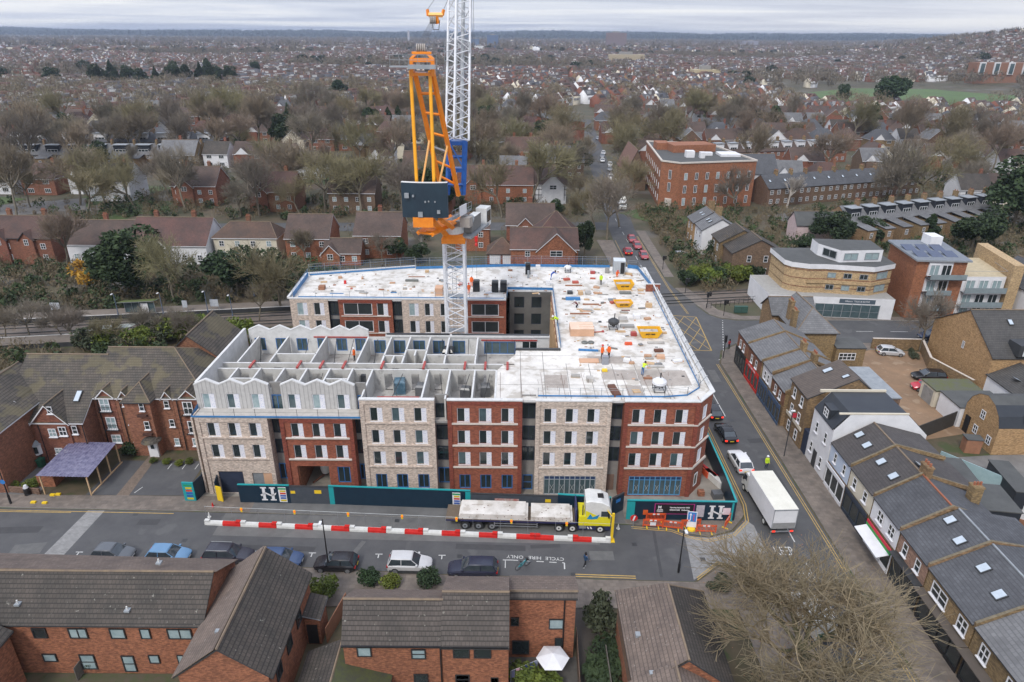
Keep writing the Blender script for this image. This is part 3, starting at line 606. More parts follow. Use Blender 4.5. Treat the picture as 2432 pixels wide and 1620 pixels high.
for x,y,dx,dy in((-32.6,66.3,.9,-1.2),(-29.4,68.2,.8,1.2),(-26.8,67.6,.9,.5),(-22.2,67.8,.7,1.5),(-19.5,66.5,.8,1.4),(-32.8,74.5,0,3.9),(-31.2,76,-.6,2.8),(-29.6,76.5,.2,2.3),(-26,76.5,.3,2.3),(-22.2,76.6,0,2.2),(-20.5,76.5,.5,2.3),(-17.2,76.6,.2,2.2),(-13.6,66.4,1.2,2.9),(-12.5,66.2,-1.2,3),(-7.6,66.5,-.6,2.9),(-5.8,66.4,1,2.9),(-3.2,66.3,.7,3),(-9,76.7,.2,2.2),(-5.5,76.8,0,2.1),(-3.2,76.5,0,2.3),(.3,76.6,0,2.3)):
 m=MB();m.tube((x,y,ZB+.03),(x+dx,y+dy,11.6),.04,DGREY,5);m.box(x-.12,y-.12,ZB,x+.12,y+.12,ZB+.03,DGREY)
 tag(m.build('raking_prop'),'thin dark raking prop bracing a roofless room of the top storey','prop','raking props in the roofless rooms')
SR=[(-1.7,62.7),(19.7,62.75),(21.4,64.85),(21.4,96.3),(21.6,107.1),(20.6,107.9),(.2,108.6),(-15.8,107.2),(-32.5,103),(-32.1,92.05),(-.9,92.05),(-.9,96.3),(5.85,96.3),(5.7,75.1),(.5,75.1),(.4,73.9),(-1.7,69.6)]
m=MB();m.prism(SR,11.7,11.95,WALLW,top=SLAB);m.build('roof_slab',BL)
yb=92.0
RB=[(-32.1,-24.3,CREAM),(-22.0,-11.6,REDB),(-9.6,-.2-1.6,CREAM)]
def bx_(r_,x):return QY(16,x,1160,yb)[0]
x1,x2,x3,x4,x5,x6,x7=bx_(16,325),bx_(16,665),bx_(16,755),bx_(16,1235),bx_(16,1320),bx_(16,1885),bx_(16,2315)
rows=[8.7,5.9]
def rz_(yy):return QY(16,1000,yy,yb)[1]
zt,zb2,zt2,zb3=rz_(1195),rz_(1300),rz_(1350),rz_(1450)
def fac(a,b,mat,wins,y=yb):
 m=MB();hs=[]
 for z,h in((zb2,zt-zb2),(zb3,zt2-zb3),(zb3-2.75,zt2-zb3)):
  for o,w in wins:hs.append((o-w/2,o+w/2,z,z+h));window(BL,a+o,y+.1,z,w-.04,h,0,WHITE,GLASS if rnd.random()<.7 else CURT,2,1,'panel' if w<1.7 else '')
 m.holes((a,y,0),(1,0,0),0,b-a,0,11.9,hs,mat,.2)
 if mat is REDB:
  for z in(zb2-.15,zb3-.15):m.box(a+.3,y-.1,z-.08,b-.3,y-.002,z+.04,CORN)
  m.box(a,y-.1,11.4,b,y-.002,11.9,DARKRED)
 return m.build('facade_wall',BL)
s_=(x4-x3)/480.
fac(x1,x2,CREAM,[((430-325)*s_,1.5),((580-325)*s_,1.5)]);fac(x3,x4,REDB,[((925-755)*s_,4.2),((1145-755)*s_,1.6)])
fac(x5,x6,CREAM,[((1425-1320)*s_,1.4),((1560-1320)*s_,1.3),((1700-1320)*s_,1.3)]);fac(x6,-.9,REDB,[((2060-1885)*s_,4.0)])
for a,b in((x2,x3),(x4,x5)):
 m=MB();m.box(a,yb+.6,0,b,yb+.8,11.9,GREYR);m.build('recess_wall',BL)
 for z,h in((zb2-.2,2),(zb3-.2,2),(zb3-3,2)):window(BL,(a+b)/2,yb+.5,z,b-a-.1,h,0,M('anthracite_frame'),GLASS,2)
CT=M('court_concrete',(.15,.145,.135),(.11,.107,.1),scale=.6,vals=.1)
m=MB();hs=[(o,o+1.5,z,z+1.75)for o in(.7,3.3)for z in(9.2,6.5,3.8,1.1)]
m.holes((-.4,96.2,0),(1,0,0),0,6.3,0,11.7,hs,CT,.3)
m.poly([(5.88,96.2,0),(5.88,75,0),(5.88,75,11.7),(5.88,96.2,11.7)],CT);m.poly([(-.9,92,0),(-.9,96.2,0),(-.9,96.2,11.7),(-.9,92,11.7)][::-1],DARKRED);m.box(-.4,96.55,0,5.9,96.6,11.6,BLACK);m.build('courtyard_wall',BL)
for o in(.7,3.3):
 for z in(9.2,6.5,3.8,1.1):window(BL,-.4+o+.75,96.35,z,1.45,1.7,0,M('anthracite_frame'),GLASS,1)
m=MB();m.box(5.7,77,9.0,5.86,95,11.6,TIMB)
for i in range(7):m.box(5.6,78+i*2.4,3,5.7,79.2+i*2.4,11.2,TIML)
m.box(4.78,75.0,0,5.9,75.2,11.9,WALLW);m.box(.4,75.0,11.85,5.9,75.3,12.2,DGREY);m.build('timber_hoarding_panels',BL)
m=MB();m.poly([(-32.1,92,0),(-32.1,92,11.9),(-32.5,103,11.9),(-32.5,103,0)],CREAM)
m.poly([(-32.5,103,0),(-32.5,103,11.9),(-15.8,107.2,11.9),(-15.8,107.2,0)],CREAM);m.poly([(-15.8,107.2,0),(-15.8,107.2,11.9),(.2,108.6,11.9),(20.6,107.9,11.9),(20.6,107.9,0),(.2,108.6,0)],CREAM);m.build('rear_side_wall',BL)
m=MB();m.box(19.9,96.1,11.97,22.0,96.25,13.1,REDB);m.box(19.85,96.08,13.1,22.05,96.27,13.18,WALLW);m.build('corner_parapet',BL)
m=MB()
for a,b in(((-32.3,92.15),(-32.6,102.9)),((-32.6,102.9),(-15.8,107.05))):m.seg(a,b,.35,11.95,12.25,WALLW)
m.seg((-32.2,92.1),(-.95,92.1),.25,11.95,12.15,WALLW);m.build('parapet_upstand',BL)
def guard(pts,h,label,mesh=True,z=11.97,post=2.4,lo=.45,top=True):
 m=MB()
 for a,b in zip(pts,pts[1:]):
  a=Vector((*a,0));b=Vector((*b,0));L_=(b-a).length;n=max(1,round(L_/post))
  m.seg(a,b,.05,z+.02,z+lo,BLUEE)
  for i in range(n+1):p=a.lerp(b,i/n);m.tube((p.x,p.y,z),(p.x,p.y,z+h),.03,STEEL,5)
  for q in((h-.05,.75*h)if top else(h*.6,)):m.tube((a.x,a.y,z+q),(b.x,b.y,z+q),.016,STEEL if top else BLUEE,4)
  if mesh:
   k=int(L_/.3)
   for i in range(k):p=a.lerp(b,i/k);m.tube((p.x,p.y,z+lo),(p.x,p.y,z+h-.05),.007,BLUEE,3,caps=False)
   for i in range(4):q=z+lo+(h-lo)*i/4;m.tube((a.x,a.y,q),(b.x,b.y,q),.007,BLUEE,3,caps=False)
 return tag(m.build('edge_protection_fence'),label,'safety fence','blue edge protection on the roof')
guard([(-32.0,102.4),(-15.9,106.6)],1.9,'tall blue mesh edge fence on the far left edge of the white roof',lo=.25)
guard([(-15.7,105.9),(.2,107.7),(16,107.4)],1.9,'tall blue mesh edge fence along the far edge of the white roof')
guard([(18.9,107.3),(20.4,106.8),(21.2,97)],1.4,'blue edge fence at the far right corner of the white roof',False,lo=.6)
guard([(-31.7,92.5),(-32.1,102)],1.3,'dark blue mesh fence on the short left edge of the rear roof',lo=.7)
guard([(-31.0,92.7),(-1.2,92.6)],1.0,'low blue edge rail along the courtyard side of the rear roof',False,lo=.16)
guard([(21.0,96),(20.7,78),(20.5,66.5),(20.4,65.6),(18.7,63.9),(16.2,63.5),(2.8,63.5)],1.05,'blue edge rail along the street side and front corner of the roof slab',False,lo=.18)
guard([(5.95,75.8),(6.05,96.4),(-.7,96.6),(-.8,92.6)],1.1,'blue edge rail around the inner courtyard opening',False,lo=.4)
m=MB();m.beam((20.9,96,13.3),(20.3,66.5,13.2),.16,WALLW)
for i in range(16):y=95-i*1.9;m.beam((20.9-.035*i*.6,y,12),(21.4,y,13.1),.07,STEEL)
m.beam((21.5,66,12.6),(21.5,96,12.7),.1,WALLW);tag(m.build('outer_guard_rail'),'pale grey outer scaffold rail leaning along the street edge of the roof','scaffold rail')
# ---------------- tower crane ----------------
MX,MY=-7.5,85.2
CR=thing('tower_crane','tall white and orange luffing tower crane standing in the courtyard of the apartment block','crane',(MX,MY,0))
def P3(px,py,Y):a=FY(px,py,Y);return Vector((a[0],Y,a[1]))
m=MB();zt_=22.7;hw=1.28
for sx in(-1,1):
 for sy in(-1,1):m.box(MX+sx*hw-.15,MY+sy*hw-.15,0,MX+sx*hw+.15,MY+sy*hw+.15,zt_,CWHITE)
nb=9;bh=zt_/nb
for i in range(nb):
 z0,z1=i*bh,(i+1)*bh
 for s in(-1,1):
  a=(MX-hw,MY+s*hw);b=(MX+hw,MY+s*hw);zz=((z0,(z0+z1)/2),((z0+z1)/2,z1))
  m.beam((*a,z0),(*b,(z0+z1)/2),.09,CWHITE);m.beam((*b,(z0+z1)/2),(*a,z1),.09,CWHITE);m.beam((*a,(z0+z1)/2),(*b,(z0+z1)/2),.08,CWHITE)
  if i%2:m.beam((*a,(z0+z1)/2),(*b,z0),.08,CWHITE)
  c=(MX+s*hw,MY-hw);d=(MX+s*hw,MY+hw)
  m.beam((*c,z0),(*d,(z0+z1)/2),.09,CWHITE);m.beam((*d,(z0+z1)/2),(*c,z1),.09,CWHITE)
m.build('mast',CR)
m=MB()
for s in(-.25,.25):m.tube((MX+s-.2,MY+.6,.3),(MX+s-.2,MY+.6,zt_),.03,STEEL,5)
for i in range(74):m.tube((MX-.45,MY+.6,.3+i*.3),(MX+.05,MY+.6,.3+i*.3),.015,STEEL,4)
for z in(5,10,15,20):m.box(MX-1.1,MY-.2,z,MX+1.1,MY+1.1,z+.06,STEEL)
m.build('ladder',CR)
m=MB();m.prism([(MX-1.5,MY-1.5),(MX+1.5,MY-1.5),(MX+1.5,MY+1.5),(MX-1.5,MY+1.5)],zt_,zt_+.6,ORANGE)
m.loft([[(MX-1.5,MY-1.5,zt_+.6),(MX+1.5,MY-1.5,zt_+.6),(MX+1.5,MY+1.5,zt_+.6),(MX-1.5,MY+1.5,zt_+.6)],[(MX-1.15,MY-1.15,zt_+1.1),(MX+1.15,MY-1.15,zt_+1.1),(MX+1.15,MY+1.15,zt_+1.1),(MX-1.15,MY+1.15,zt_+1.1)]],ORANGE)
m.build('support_collar',CR)
zs_=zt_+1.1
m=MB();m.lathe([(1.25,0),(1.3,.1),(1.3,.85),(1.1,.95)],(MX,MY,zs_),PWHITE,24);m.box(MX-1.55,MY-.8,zs_+.1,MX-1.1,MY+.4,zs_+.9,STEEL);m.build('slewing_ring',CR)
zd=zs_+.95
cwc=P3(1006,474,79.6)
m=MB();jf=P3(1085,470,87.2)
ax=Vector((cwc.x,79.6,zd+.4));bx2=Vector((jf.x,87.2,zd+.5));nn=Vector((bx2.y-ax.y,-(bx2.x-ax.x),0)).normalized()
for s in(-.95,.95):
 m.beam(ax+nn*s,bx2+nn*s,.45,ORANGE)
for k in range(7):t=k/6;p=ax.lerp(bx2,t);m.beam(p+nn*-.95,p+nn*.95,.22,ORANGE)
for k in range(6):p=ax.lerp(bx2,k/6);q=ax.lerp(bx2,(k+1)/6);m.beam(p+nn*-.95,q+nn*.95,.13,ORANGE)
m.build('slewing_frame',CR)
m=MB();a=P3(982,526,79.0);b=P3(1030,526,79.0);m.box(a.x,78.6,a.z-.62,b.x,80.2,a.z+.55,ORANGE);m.beam(Vector((b.x-.1,79.2,a.z)),Vector((MX-.9,83.6,zs_+.2)),.6,ORANGE);m.beam(P3(1046,520,79.4),P3(1075,540,83.4),.5,ORANGE);m.build('ballast_bracket',CR)
m=MB()
n=10;pts=[]
l,r_=P3(951,434,78.9).x,P3(1062,436,78.9).x;zt2_,zb2_=P3(1000,434,78.9).z,P3(1000,517,78.9).z
for i in range(n+1):t=i/n;pts.append((l+(r_-l)*t+.25*0,78.75+.35*(2*t-1)**2-.2*t))
P_=pts+[(x,y+.75)for x,y in reversed(pts)]
m.prism(P_,zb2_,zt2_,CWB,top=PWHITE);
for k in range(1,5):
 x=l+(r_-l)*k/5;
m.build('counterweight',CR)
m=MB()
for x,y,s in((966,465,.28),(981,466,.12),(1010,480,.1),(1018,479,.08),(999,510,.3),(1042,504,.2),(1033,480,.08)):p=P3(x,y,78.5);m.box(p.x-s,78.47,p.z-s,p.x+s*.8,78.75,p.z+s,STEEL)
m.build('ballast_fixing',CR)
AY=80.6;at_l,at_r=P3(978,160,AY),P3(1028,160,AY)
m=MB()
for(pa,pb,Y2)in(((975,168),(990,440),80.0),((1021,168),(1031,440),80.0)):m.tube(P3(*pa,AY),P3(*pb,Y2),.2,M('crane_yellow',(.95,.42,.015),(.85,.36,.012),rough=.4),8)
m.build('front_leg',CR)
m=MB();L1,L2=P3(985,172,AY+.4),P3(1045,440,85.4);R1,R2=P3(1026,165,AY+.4),P3(1089,465,86.0)
m.beam(L1,L2,.4,ORANGE);m.beam(R1,R2,.42,ORANGE)
ORL=M('crane_orange_light',(.95,.5,.16),(.9,.45,.12),rough=.4)
for t in(.17,.33,.5,.63,.76,.9):m.beam(L1.lerp(L2,t),R1.lerp(R2,t),.22,ORANGE if t!=.63 else STEEL)
m.tube(L1.lerp(L2,.56),P3(1002,440,80.6),.13,ORL,6);m.tube(R1.lerp(R2,.56),P3(1042,440,81.2),.13,ORL,6)
m.build('a_frame',CR)
m=MB();t0=P3(1003,140,AY)
zz=at_l.z;xl,xr_=at_l.x,at_r.x
for x in(xl,xr_):
 k=1 if x==xl else-1;m.loft([[(x-.2,AY-.4,zz-.9),(x+.2,AY-.4,zz-.9),(x+.2,AY+.8,zz-.9),(x-.2,AY+.8,zz-.9)],[(x-.18,AY-.35,zz+.9),(x+.18,AY-.35,zz+.9),(x+.18,AY+.7,zz+.9),(x-.18,AY+.7,zz+.9)],[(x+k*.75-.2,AY-.2,zz+1.6),(x+k*.75+.2,AY-.2,zz+1.6),(x+k*.75+.2,AY+.6,zz+1.6),(x+k*.75-.2,AY+.6,zz+1.6)]],ORANGE)
for z,h in((-.85,.3),(.55,.4),(1.35,.25)):m.box(xl+.1,AY-.3,zz+z,xr_-.1,AY+.5,zz+z+h,ORANGE)
m.box(xl+.5,AY+.1,zz-.3,xl+.85,AY+.6,zz+.5,PWHITE);m.box(xr_-.9,AY+.1,zz-.4,xr_-.5,AY+.6,zz+.4,DGREY)
m.build('a_frame_head',CR)
m=MB();hx=(at_l.x+at_r.x)/2-.1
for i in range(5):m.tube((hx-.45+i*.2,AY+.2,zz+1.95),(hx-.32+i*.2,AY+.2,zz+1.95),.45,M('sheave',(.4,.36,.32),(.3,.27,.25)),16)
m.build('sheave_block',CR)
m=MB();pl=P3(945,152,AY-1);m.box(at_l.x-2.2,AY-1.7,zz+.05,at_r.x+.3,AY-.6,zz+.18,STEEL)
m.box(at_l.x-.2,AY-1.75,zz-.1,at_r.x+.5,AY-1.69,zz+.35,STEEL)
for i in range(6):x=at_l.x-2.1+i*1.0;m.tube((x,AY-1.65,zz+.1),(x,AY-1.65,zz+1.3),.025,STEEL,4)
for q in(.8,1.3):m.tube((at_l.x-2.1,AY-1.65,zz+q),(at_r.x+.3,AY-1.65,zz+q),.025,STEEL,4)
m.build('head_walkway',CR)
def latt(m,a,b,w0,w1,n,mat,cr,br,ang=R(33)):
 d=(b-a).normalized();u=d.cross(Vector((0,1,0))).normalized();v=d.cross(u)
 u,v=u*math.cos(ang)+v*math.sin(ang),v*math.cos(ang)-u*math.sin(ang)
 cor=lambda t,k:a.lerp(b,t)+(u*(1,-1,-1,1)[k]+v*(1,1,-1,-1)[k])*(w0+(w1-w0)*t)/2
 for k in range(4):
  m.tube(cor(0,k),cor(1,k),cr,mat,8)
  for i in range(n):
   k2=(k+1)%4;t0,t1,t2=i/n,(i+.5)/n,(i+1)/n
   m.tube(cor(t0,k),cor(t1,k2),br,mat,5,caps=False);m.tube(cor(t1,k2),cor(t2,k),br,mat,5,caps=False)
   if i%3==0:m.tube(cor(t0,k),cor(t0,k2),br,mat,5,caps=False)
JF=P3(1082,462,87.3);JD=None
J1=P3(1086,335,90.0)
best=None
for yy in np.arange(95,120,.1):
 p=P3(1091,0,yy);e=abs((p.z-J1.z)*(J1.y-JF.y)/(J1.z-JF.z)-(yy-J1.y))
 if best is None or e<best[0]:best=(e,p)
JT=J1+(best[1]-J1)*2.1
m=MB();latt(m,J1,JT,2.15,1.9,18,CWHITE,.15,.07)
for s in(-.35,.35):m.tube(J1+Vector((s+.2,-.4,0)),JT+Vector((s+.2,-.4,0)),.05,STEEL,5)
m.tube(J1+Vector((.55,.1,.6)),JT+Vector((.5,.1,0)),.22,M('jib_duct',(.45,.47,.5)),8);m.build('jib',CR)
m=MB();d=(JF-J1).normalized()
for s,q in((-1,1),(1,1),(-1,-1),(1,-1)):m.beam(J1+Vector((s*1.0,q*.9,.15)),JF+Vector((s*1.0,q*.35,0)),.42,CBLUE)
for t in(0.02,.28,.52,.8):
 p=J1.lerp(JF,t);q=1.0-t*.0;m.box(p.x-1.1,p.y-.9,p.z-.28,p.x+1.1,p.y+.9-t,p.z+.22,CBLUE)if t in(.02,.52)else m.beam(p+Vector((-1,-.6,0)),p+Vector((1,-.6,0)),.3,CBLUE)
m.beam(J1+Vector((-1,-.9,0)),J1.lerp(JF,.5)+Vector((1,-.6,0)),.16,CBLUE);m.beam(J1.lerp(JF,.5)+Vector((-1,-.6,0)),JF+Vector((1,-.3,0)),.16,CBLUE)
m.build('jib_foot',CR)
m=MB();p=P3(1087,100,J1.y+5.2);p2=p-Vector((0,.1,3.4))
for dx in(-1,1):
 for dy in(-1,1):m.tube(p+Vector((dx*1.6,dy*1.2,0)),p2+Vector((dx*1.6,dy*1.2,0)),.03,STEEL,4)
for i in range(14):m.tube(p+Vector((-1.6+i*.24,-1.2,0)),p2+Vector((-1.6+i*.24,-1.2,0)),.012,STEEL,3)
for z in(0,-1.1,-2.2,-3.4):
 c=p+Vector((0,0,z));q=[c+Vector(v)for v in((-1.6,-1.2,0),(1.6,-1.2,0),(1.6,1.2,0),(-1.6,1.2,0))]
 for i in range(4):m.tube(q[i],q[(i+1)%4],.03,STEEL,4)
m.box(p2.x-1.6,p2.y-1.2,p2.z-.05,p2.x+1.6,p2.y+1.2,p2.z,STEEL);m.build('jib_service_cage',CR)
PB=P3(1034,45,AY+3.6);m=MB()
m.beam(PB+Vector((-.75,0,.4)),PB+Vector((.85,0,.4)),.35,ORL);m.beam(PB+Vector((-.8,0,.3)),PB+Vector((-.85,.1,.95)),.25,ORANGE);m.beam(PB+Vector((.8,0,.35)),PB+Vector((.95,.1,.95)),.25,ORANGE);m.beam(PB+Vector((.1,0,.4)),PB+Vector((.25,0,-.5)),.3,ORANGE)
for i in range(4):m.tube(PB+Vector((-.6+i*.18,0,-.1)),PB+Vector((-.48+i*.18,0,-.1)),.42,_mats['sheave'],14)
q=[PB+Vector(v)for v in((-.4,-.1,-.4),(-.25,-.1,-1.1),(.35,-.1,-1.1),(.5,-.1,-.1))]
for i in range(3):m.tube(q[i],q[i+1],.04,DGREY,5)
m.build('luffing_pulley',CR)
m=MB();ROPE=M('rope_dark',(.1,.1,.105))
for i in range(8):m.tube((hx-.45+i*.13,AY+.6,zz+2.2),PB+Vector((-.55+i*.09,0,-.2)),.018,ROPE,3,caps=False)
dt=(P3(1063,0,AY+7)-(PB+Vector((.9,.1,.9))));m.tube(PB+Vector((.95,.1,.95)),PB+Vector((.95,.1,.95))+dt*3.2,.03,ROPE,4)
dt=(P3(1032,0,AY+6)-(PB+Vector((-.85,.1,.9))));m.tube(PB+Vector((-.85,.1,.95)),PB+Vector((-.85,.1,.95))+dt*3.2,.03,ROPE,4)
HK=P3(1131,572,100.5)
for s in(-.12,.12):m.tube((HK.x+s,HK.y,HK.z+.6),(HK.x+s,HK.y,75),.022,ROPE,4)
m.build('rope',CR)
m=MB();m.box(HK.x-.22,HK.y-.2,HK.z-.1,HK.x+.22,HK.y+.2,HK.z+.7,RED);m.lathe([(.05,-.9),(.2,-.8),(.24,-.55),(.12,-.3),(.12,-.1)],HK,RED,10)
g=G(1126,662,13.2)
for s in(-.7,.7):m.tube((HK.x,HK.y,HK.z-.8),(g[0]+s*.6,g[1],13.3),.018,ROPE,4)
m.build('hook_block',CR)
m=MB();zk=23.7;pts=[G(px,py,zk)[:2]for px,py in((1078,556),(1119,564),(1161,530),(1124,522))];m.prism(pts,zk-.25,zk,STEEL);m.build('machinery_deck',CR)
def obx(m,c,u,l,w,h,mat,top=None):
 u=Vector((*u,0)).normalized();v=Vector((-u.y,u.x,0));c=Vector(c);q=[c-u*l/2-v*w/2,c+u*l/2-v*w/2,c+u*l/2+v*w/2,c-u*l/2+v*w/2]
 m.prism([(p.x,p.y)for p in q],c.z,c.z+h,mat,top=top)
u=(pts[2][0]-pts[1][0],pts[2][1]-pts[1][1]);CABG=M('cabinet_grey',(.2,.195,.185),(.17,.165,.16),rough=.5)
cxm=Vector(((pts[1][0]+pts[2][0])/2-1.0,(pts[1][1]+pts[2][1])/2+.1,zk+.05))
m=MB();obx(m,cxm,u,3.9,1.0,1.85,CABG,PWHITE);m.build('electric_cabinet',CR)
m=MB();obx(m,(pts[0][0]+.55,pts[0][1]+.1,zk+.05),u,.9,.7,1.7,CABG);m.build('electric_cabinet',CR)
m=MB();cc=Vector((pts[2][0]-.75,pts[2][1]+.7,zk-.45));obx(m,cc,u,2.0,1.5,2.5,PWHITE);un=Vector((*u,0)).normalized();vn=Vector((un.y,-un.x,0))
obx(m,cc+vn*.76+Vector((0,0,.6)),u,1.5,.05,1.5,GLASS);obx(m,cc+un*1.01+Vector((0,0,.3)),(u[1],-u[0]),1.2,.05,2.0,GLASS);m.build('cab',CR)
m=MB();w0,w1=P3(1066,488,80.2),P3(1112,458,85.5);w0.z=w1.z=zd+1.9
obx(m,(w0+w1)/2+Vector((0,0,-.05)),(w1.x-w0.x,w1.y-w0.y),(w1-w0).length,.8,.06,STEEL)
dw=(w1-w0).normalized();nw=Vector((dw.y,-dw.x,0))*.4
for i in range(7):p=w0.lerp(w1,i/6)+nw;m.tube(p,p+Vector((0,0,1.1)),.03,STEEL,4)
for q in(.55,1.1):m.tube(w0+nw+Vector((0,0,q)),w1+nw+Vector((0,0,q)),.03,STEEL,4)
m.box(0,0,0,0,0,0,STEEL);m.poly([w0+nw,w1+nw,w1+nw+Vector((0,0,.3)),w0+nw+Vector((0,0,.3))],STEEL);m.build('side_walkway',CR)
m=MB();c=w0.lerp(w1,.52)+nw*1.15;a_,b_=c-dw*1.0,c+dw*1.0
for o in(0,):m.add([a_,b_,b_+Vector((0,0,1.25)),a_+Vector((0,0,1.25)),a_+nw*.15,b_+nw*.15,b_+nw*.15+Vector((0,0,1.25)),a_+nw*.15+Vector((0,0,1.25))],[(0,1,2,3),(7,6,5,4),(3,2,6,7),(0,4,5,1),(1,5,6,2),(0,3,7,4)],REND)
m.build('name_board',CR)
m=MB();pr=(w0+w1)/2;obx(m,pr+Vector((.8,.6,-1.6)),u,1.2,1.3,1.2,_mats['sheave']);
for s in(-.3,.3):m.tube(pr+Vector((1.0+s,.9,-.9)),pr+Vector((1.0+s,2.1,-.9)),.45,STEEL,14)
m.build('winch',CR)
# ---------------- vehicles ----------------
RUB=M('tyre_rubber',(.018,.018,.019),(.025,.025,.025),rough=.85);RIMM=M('alloy_rim',(.35,.36,.38),(.28,.29,.3),rough=.35,metal=.6)
HL=M('headlight_glass',(.55,.58,.6),(.45,.48,.5),rough=.15);TLR=M('tail_light_red',(.35,.01,.01),(.25,.01,.01),rough=.2);NPY=M('plate_yellow',(.7,.5,.03));NPW=M('plate_white',(.7,.7,.68))
CGL=M('car_glass',(.045,.058,.07),(.03,.04,.05),rough=.03,spec=1.0)
def paint(name,c):return M('paint_'+name,c,tuple(x*.92 for x in c),rough=.22,spec=.7)
def car(label,x,y,rz,col,kind='hatch',L_=4.1,W_=1.75,H_=1.48,group=None,lights=False,rails=False,lower=None,roofc=None,cat='car'):
 t=thing('parked_car' if 'parked' in label else 'car',label,cat,(x,y,.012),group,rz)
 a,b=-L_/2,L_/2;w=W_/2;belt=H_*.62;rt=H_
 hood={'hatch':.25,'suv':.25,'estate':.26,'sedan':.27,'van':.1}[kind]
 S=[(a,.72,.45,belt-.22),(a+.08,.9,.3,belt-.06),(a+.3,.97,.22,belt),(a+L_*.3,1,.2,belt),(b-L_*(hood+.06),1,.2,belt-.02),(b-L_*hood,1,.2,belt-.03),(b-L_*.12,.97,.22,belt-.14),(b-.12,.88,.28,belt-.26),(b,.66,.42,belt-.38)]
 rings=[]
 for sx,sw,zl,zh in S:
  ww=w*sw;rings.append([(sx,-ww*.92,zl),(sx,-ww,zl+.15),(sx,-ww,zh-.12),(sx,-ww*.9,zh),(sx,0,zh+.03),(sx,ww*.9,zh),(sx,ww,zh-.12),(sx,ww,zl+.15),(sx,ww*.92,zl)])
 m=MB();m.loft(rings,col)
 if kind=='sedan':ra,rb,ga,gb=a+L_*.27,b-L_*.43,a+L_*.13,b-L_*.29
 elif kind=='hatch':ra,rb,ga,gb=a+L_*.13,b-L_*.43,a+.12,b-L_*.24
 elif kind=='van':ra,rb,ga,gb=a+.06,b-L_*.26,a+.02,b-L_*.1
 else:ra,rb,ga,gb=a+L_*.09,b-L_*.42,a+.1,b-L_*.25
 wr=w*.76;wb=w*.91
 rc=roofc or col
 xs_=[ra,ra+.12,(ra+rb)/2,rb-.1,rb];rr=[]
 for i,sx in enumerate(xs_):
  dz=(-.06,0,.03,0,-.07)[i];rr.append([(sx,-wr,rt-.1+dz),(sx,-wr*.9,rt-.02+dz),(sx,0,rt+.015+dz),(sx,wr*.9,rt-.02+dz),(sx,wr,rt-.1+dz),(sx,0,rt-.14+dz)])
 m.loft(rr,rc)
 for s in(-1,1):
  m.beam((ga+.03,s*wb*.985,belt-.03),(ra+.04,s*wr*.99,rt-.1),.085,col);m.beam((gb-.05,s*wb*.98,belt-.05),(rb-.02,s*wr*.99,rt-.12),.06,col)
  mx=(ra+rb)/2;m.beam((mx,s*(wb+.005),belt),(mx,s*(wr+.012),rt-.08),.07,col)
  m.box(gb-.35,s*(w+.02)-.09,belt+.02,gb-.18,s*(w+.02)+.09,belt+.16,col)
 o=m.build('body',t,smooth=True,loc=(0,0,0))
 try:o.data.set_sharp_from_angle(angle=R(32))
 except Exception:pass
 m=MB();m.loft([[(ga,-wb,belt-.04),(ra,-wr,rt-.1),(ra,wr,rt-.1),(ga,wb,belt-.04)],[(ga+.12,-wb,belt-.04),(ra+.08,-wr,rt-.07),(ra+.08,wr,rt-.07),(ga+.12,wb,belt-.04)],[(gb-.12,-wb,belt-.06),(rb-.08,-wr,rt-.08),(rb-.08,wr,rt-.08),(gb-.12,wb,belt-.06)],[(gb,-wb*.96,belt-.08),(rb,-wr*.97,rt-.12),(rb,wr*.97,rt-.12),(gb,wb*.96,belt-.08)]],CGL);m.build('windows',t,loc=(0,0,0))
 wa,wb2=a+L_*.19,b-L_*.18;r=.32 if kind!='suv' else .36
 for sx in(wa,wb2):
  for s in(-1,1):
   m=MB();m.tube((sx,s*(w-.22),r),(sx,s*(w+.015),r),r,RUB,18);wo=m.build('wheel',t,loc=(0,0,0))
   m=MB();m.tube((sx,s*(w+.016),r),(sx,s*(w+.03),r),r*.66,RIMM,12);m.build('rim',wo,loc=(0,0,0))
   if lower:pass
 for s in(-1,1):
  m=MB();m.add([(b-.3,s*w*.93,belt-.36),(b-.02,s*w*.7,belt-.5),(b-.1,s*w*.66,belt-.31),(b-.42,s*w*.86,belt-.2)],[(0,1,2,3),(3,2,1,0)],HL);m.build('headlight',t,loc=(0,0,.01))
  m=MB();m.box(a-.01,s*w*.62,belt-.3,a+.14,s*w*.93,belt-.12,emis('tail_light_lit',(.9,.04,.02),1.2)if lights else TLR);m.build('tail_light',t,loc=(0,0,0))
 m=MB();m.box(a-.03,-.25,.5,a+.05,.25,.61,NPY);m.build('rear_plate',t,loc=(0,0,0))
 m=MB();m.box(b-.05,-.25,.4,b+.02,.25,.51,NPW);m.build('front_plate',t,loc=(0,0,0))
 if rails:
  m=MB();
  for s in(-1,1):m.tube((ra+.15,s*wr*.95,rt+.04),(rb-.15,s*wr*.95,rt+.04),.022,STEEL,5)
  m.build('roof_rail',t,loc=(0,0,0))
 if lower:
  m=MB()
  for s in(-1,1):m.box(a+.25,s*w-.02,.2,b-.3,s*w+.02,.52,lower)
  m.build('sill_trim',t,loc=(0,0,0))
 return t
def row(px0,px1,py,z=1.0):a=G(px0,py,z);b=G(px1,py,z);return((a[0]+b[0])/2,(a[1]+b[1])/2,abs(b[0]-a[0]))
PG='cars parked along the near kerb'
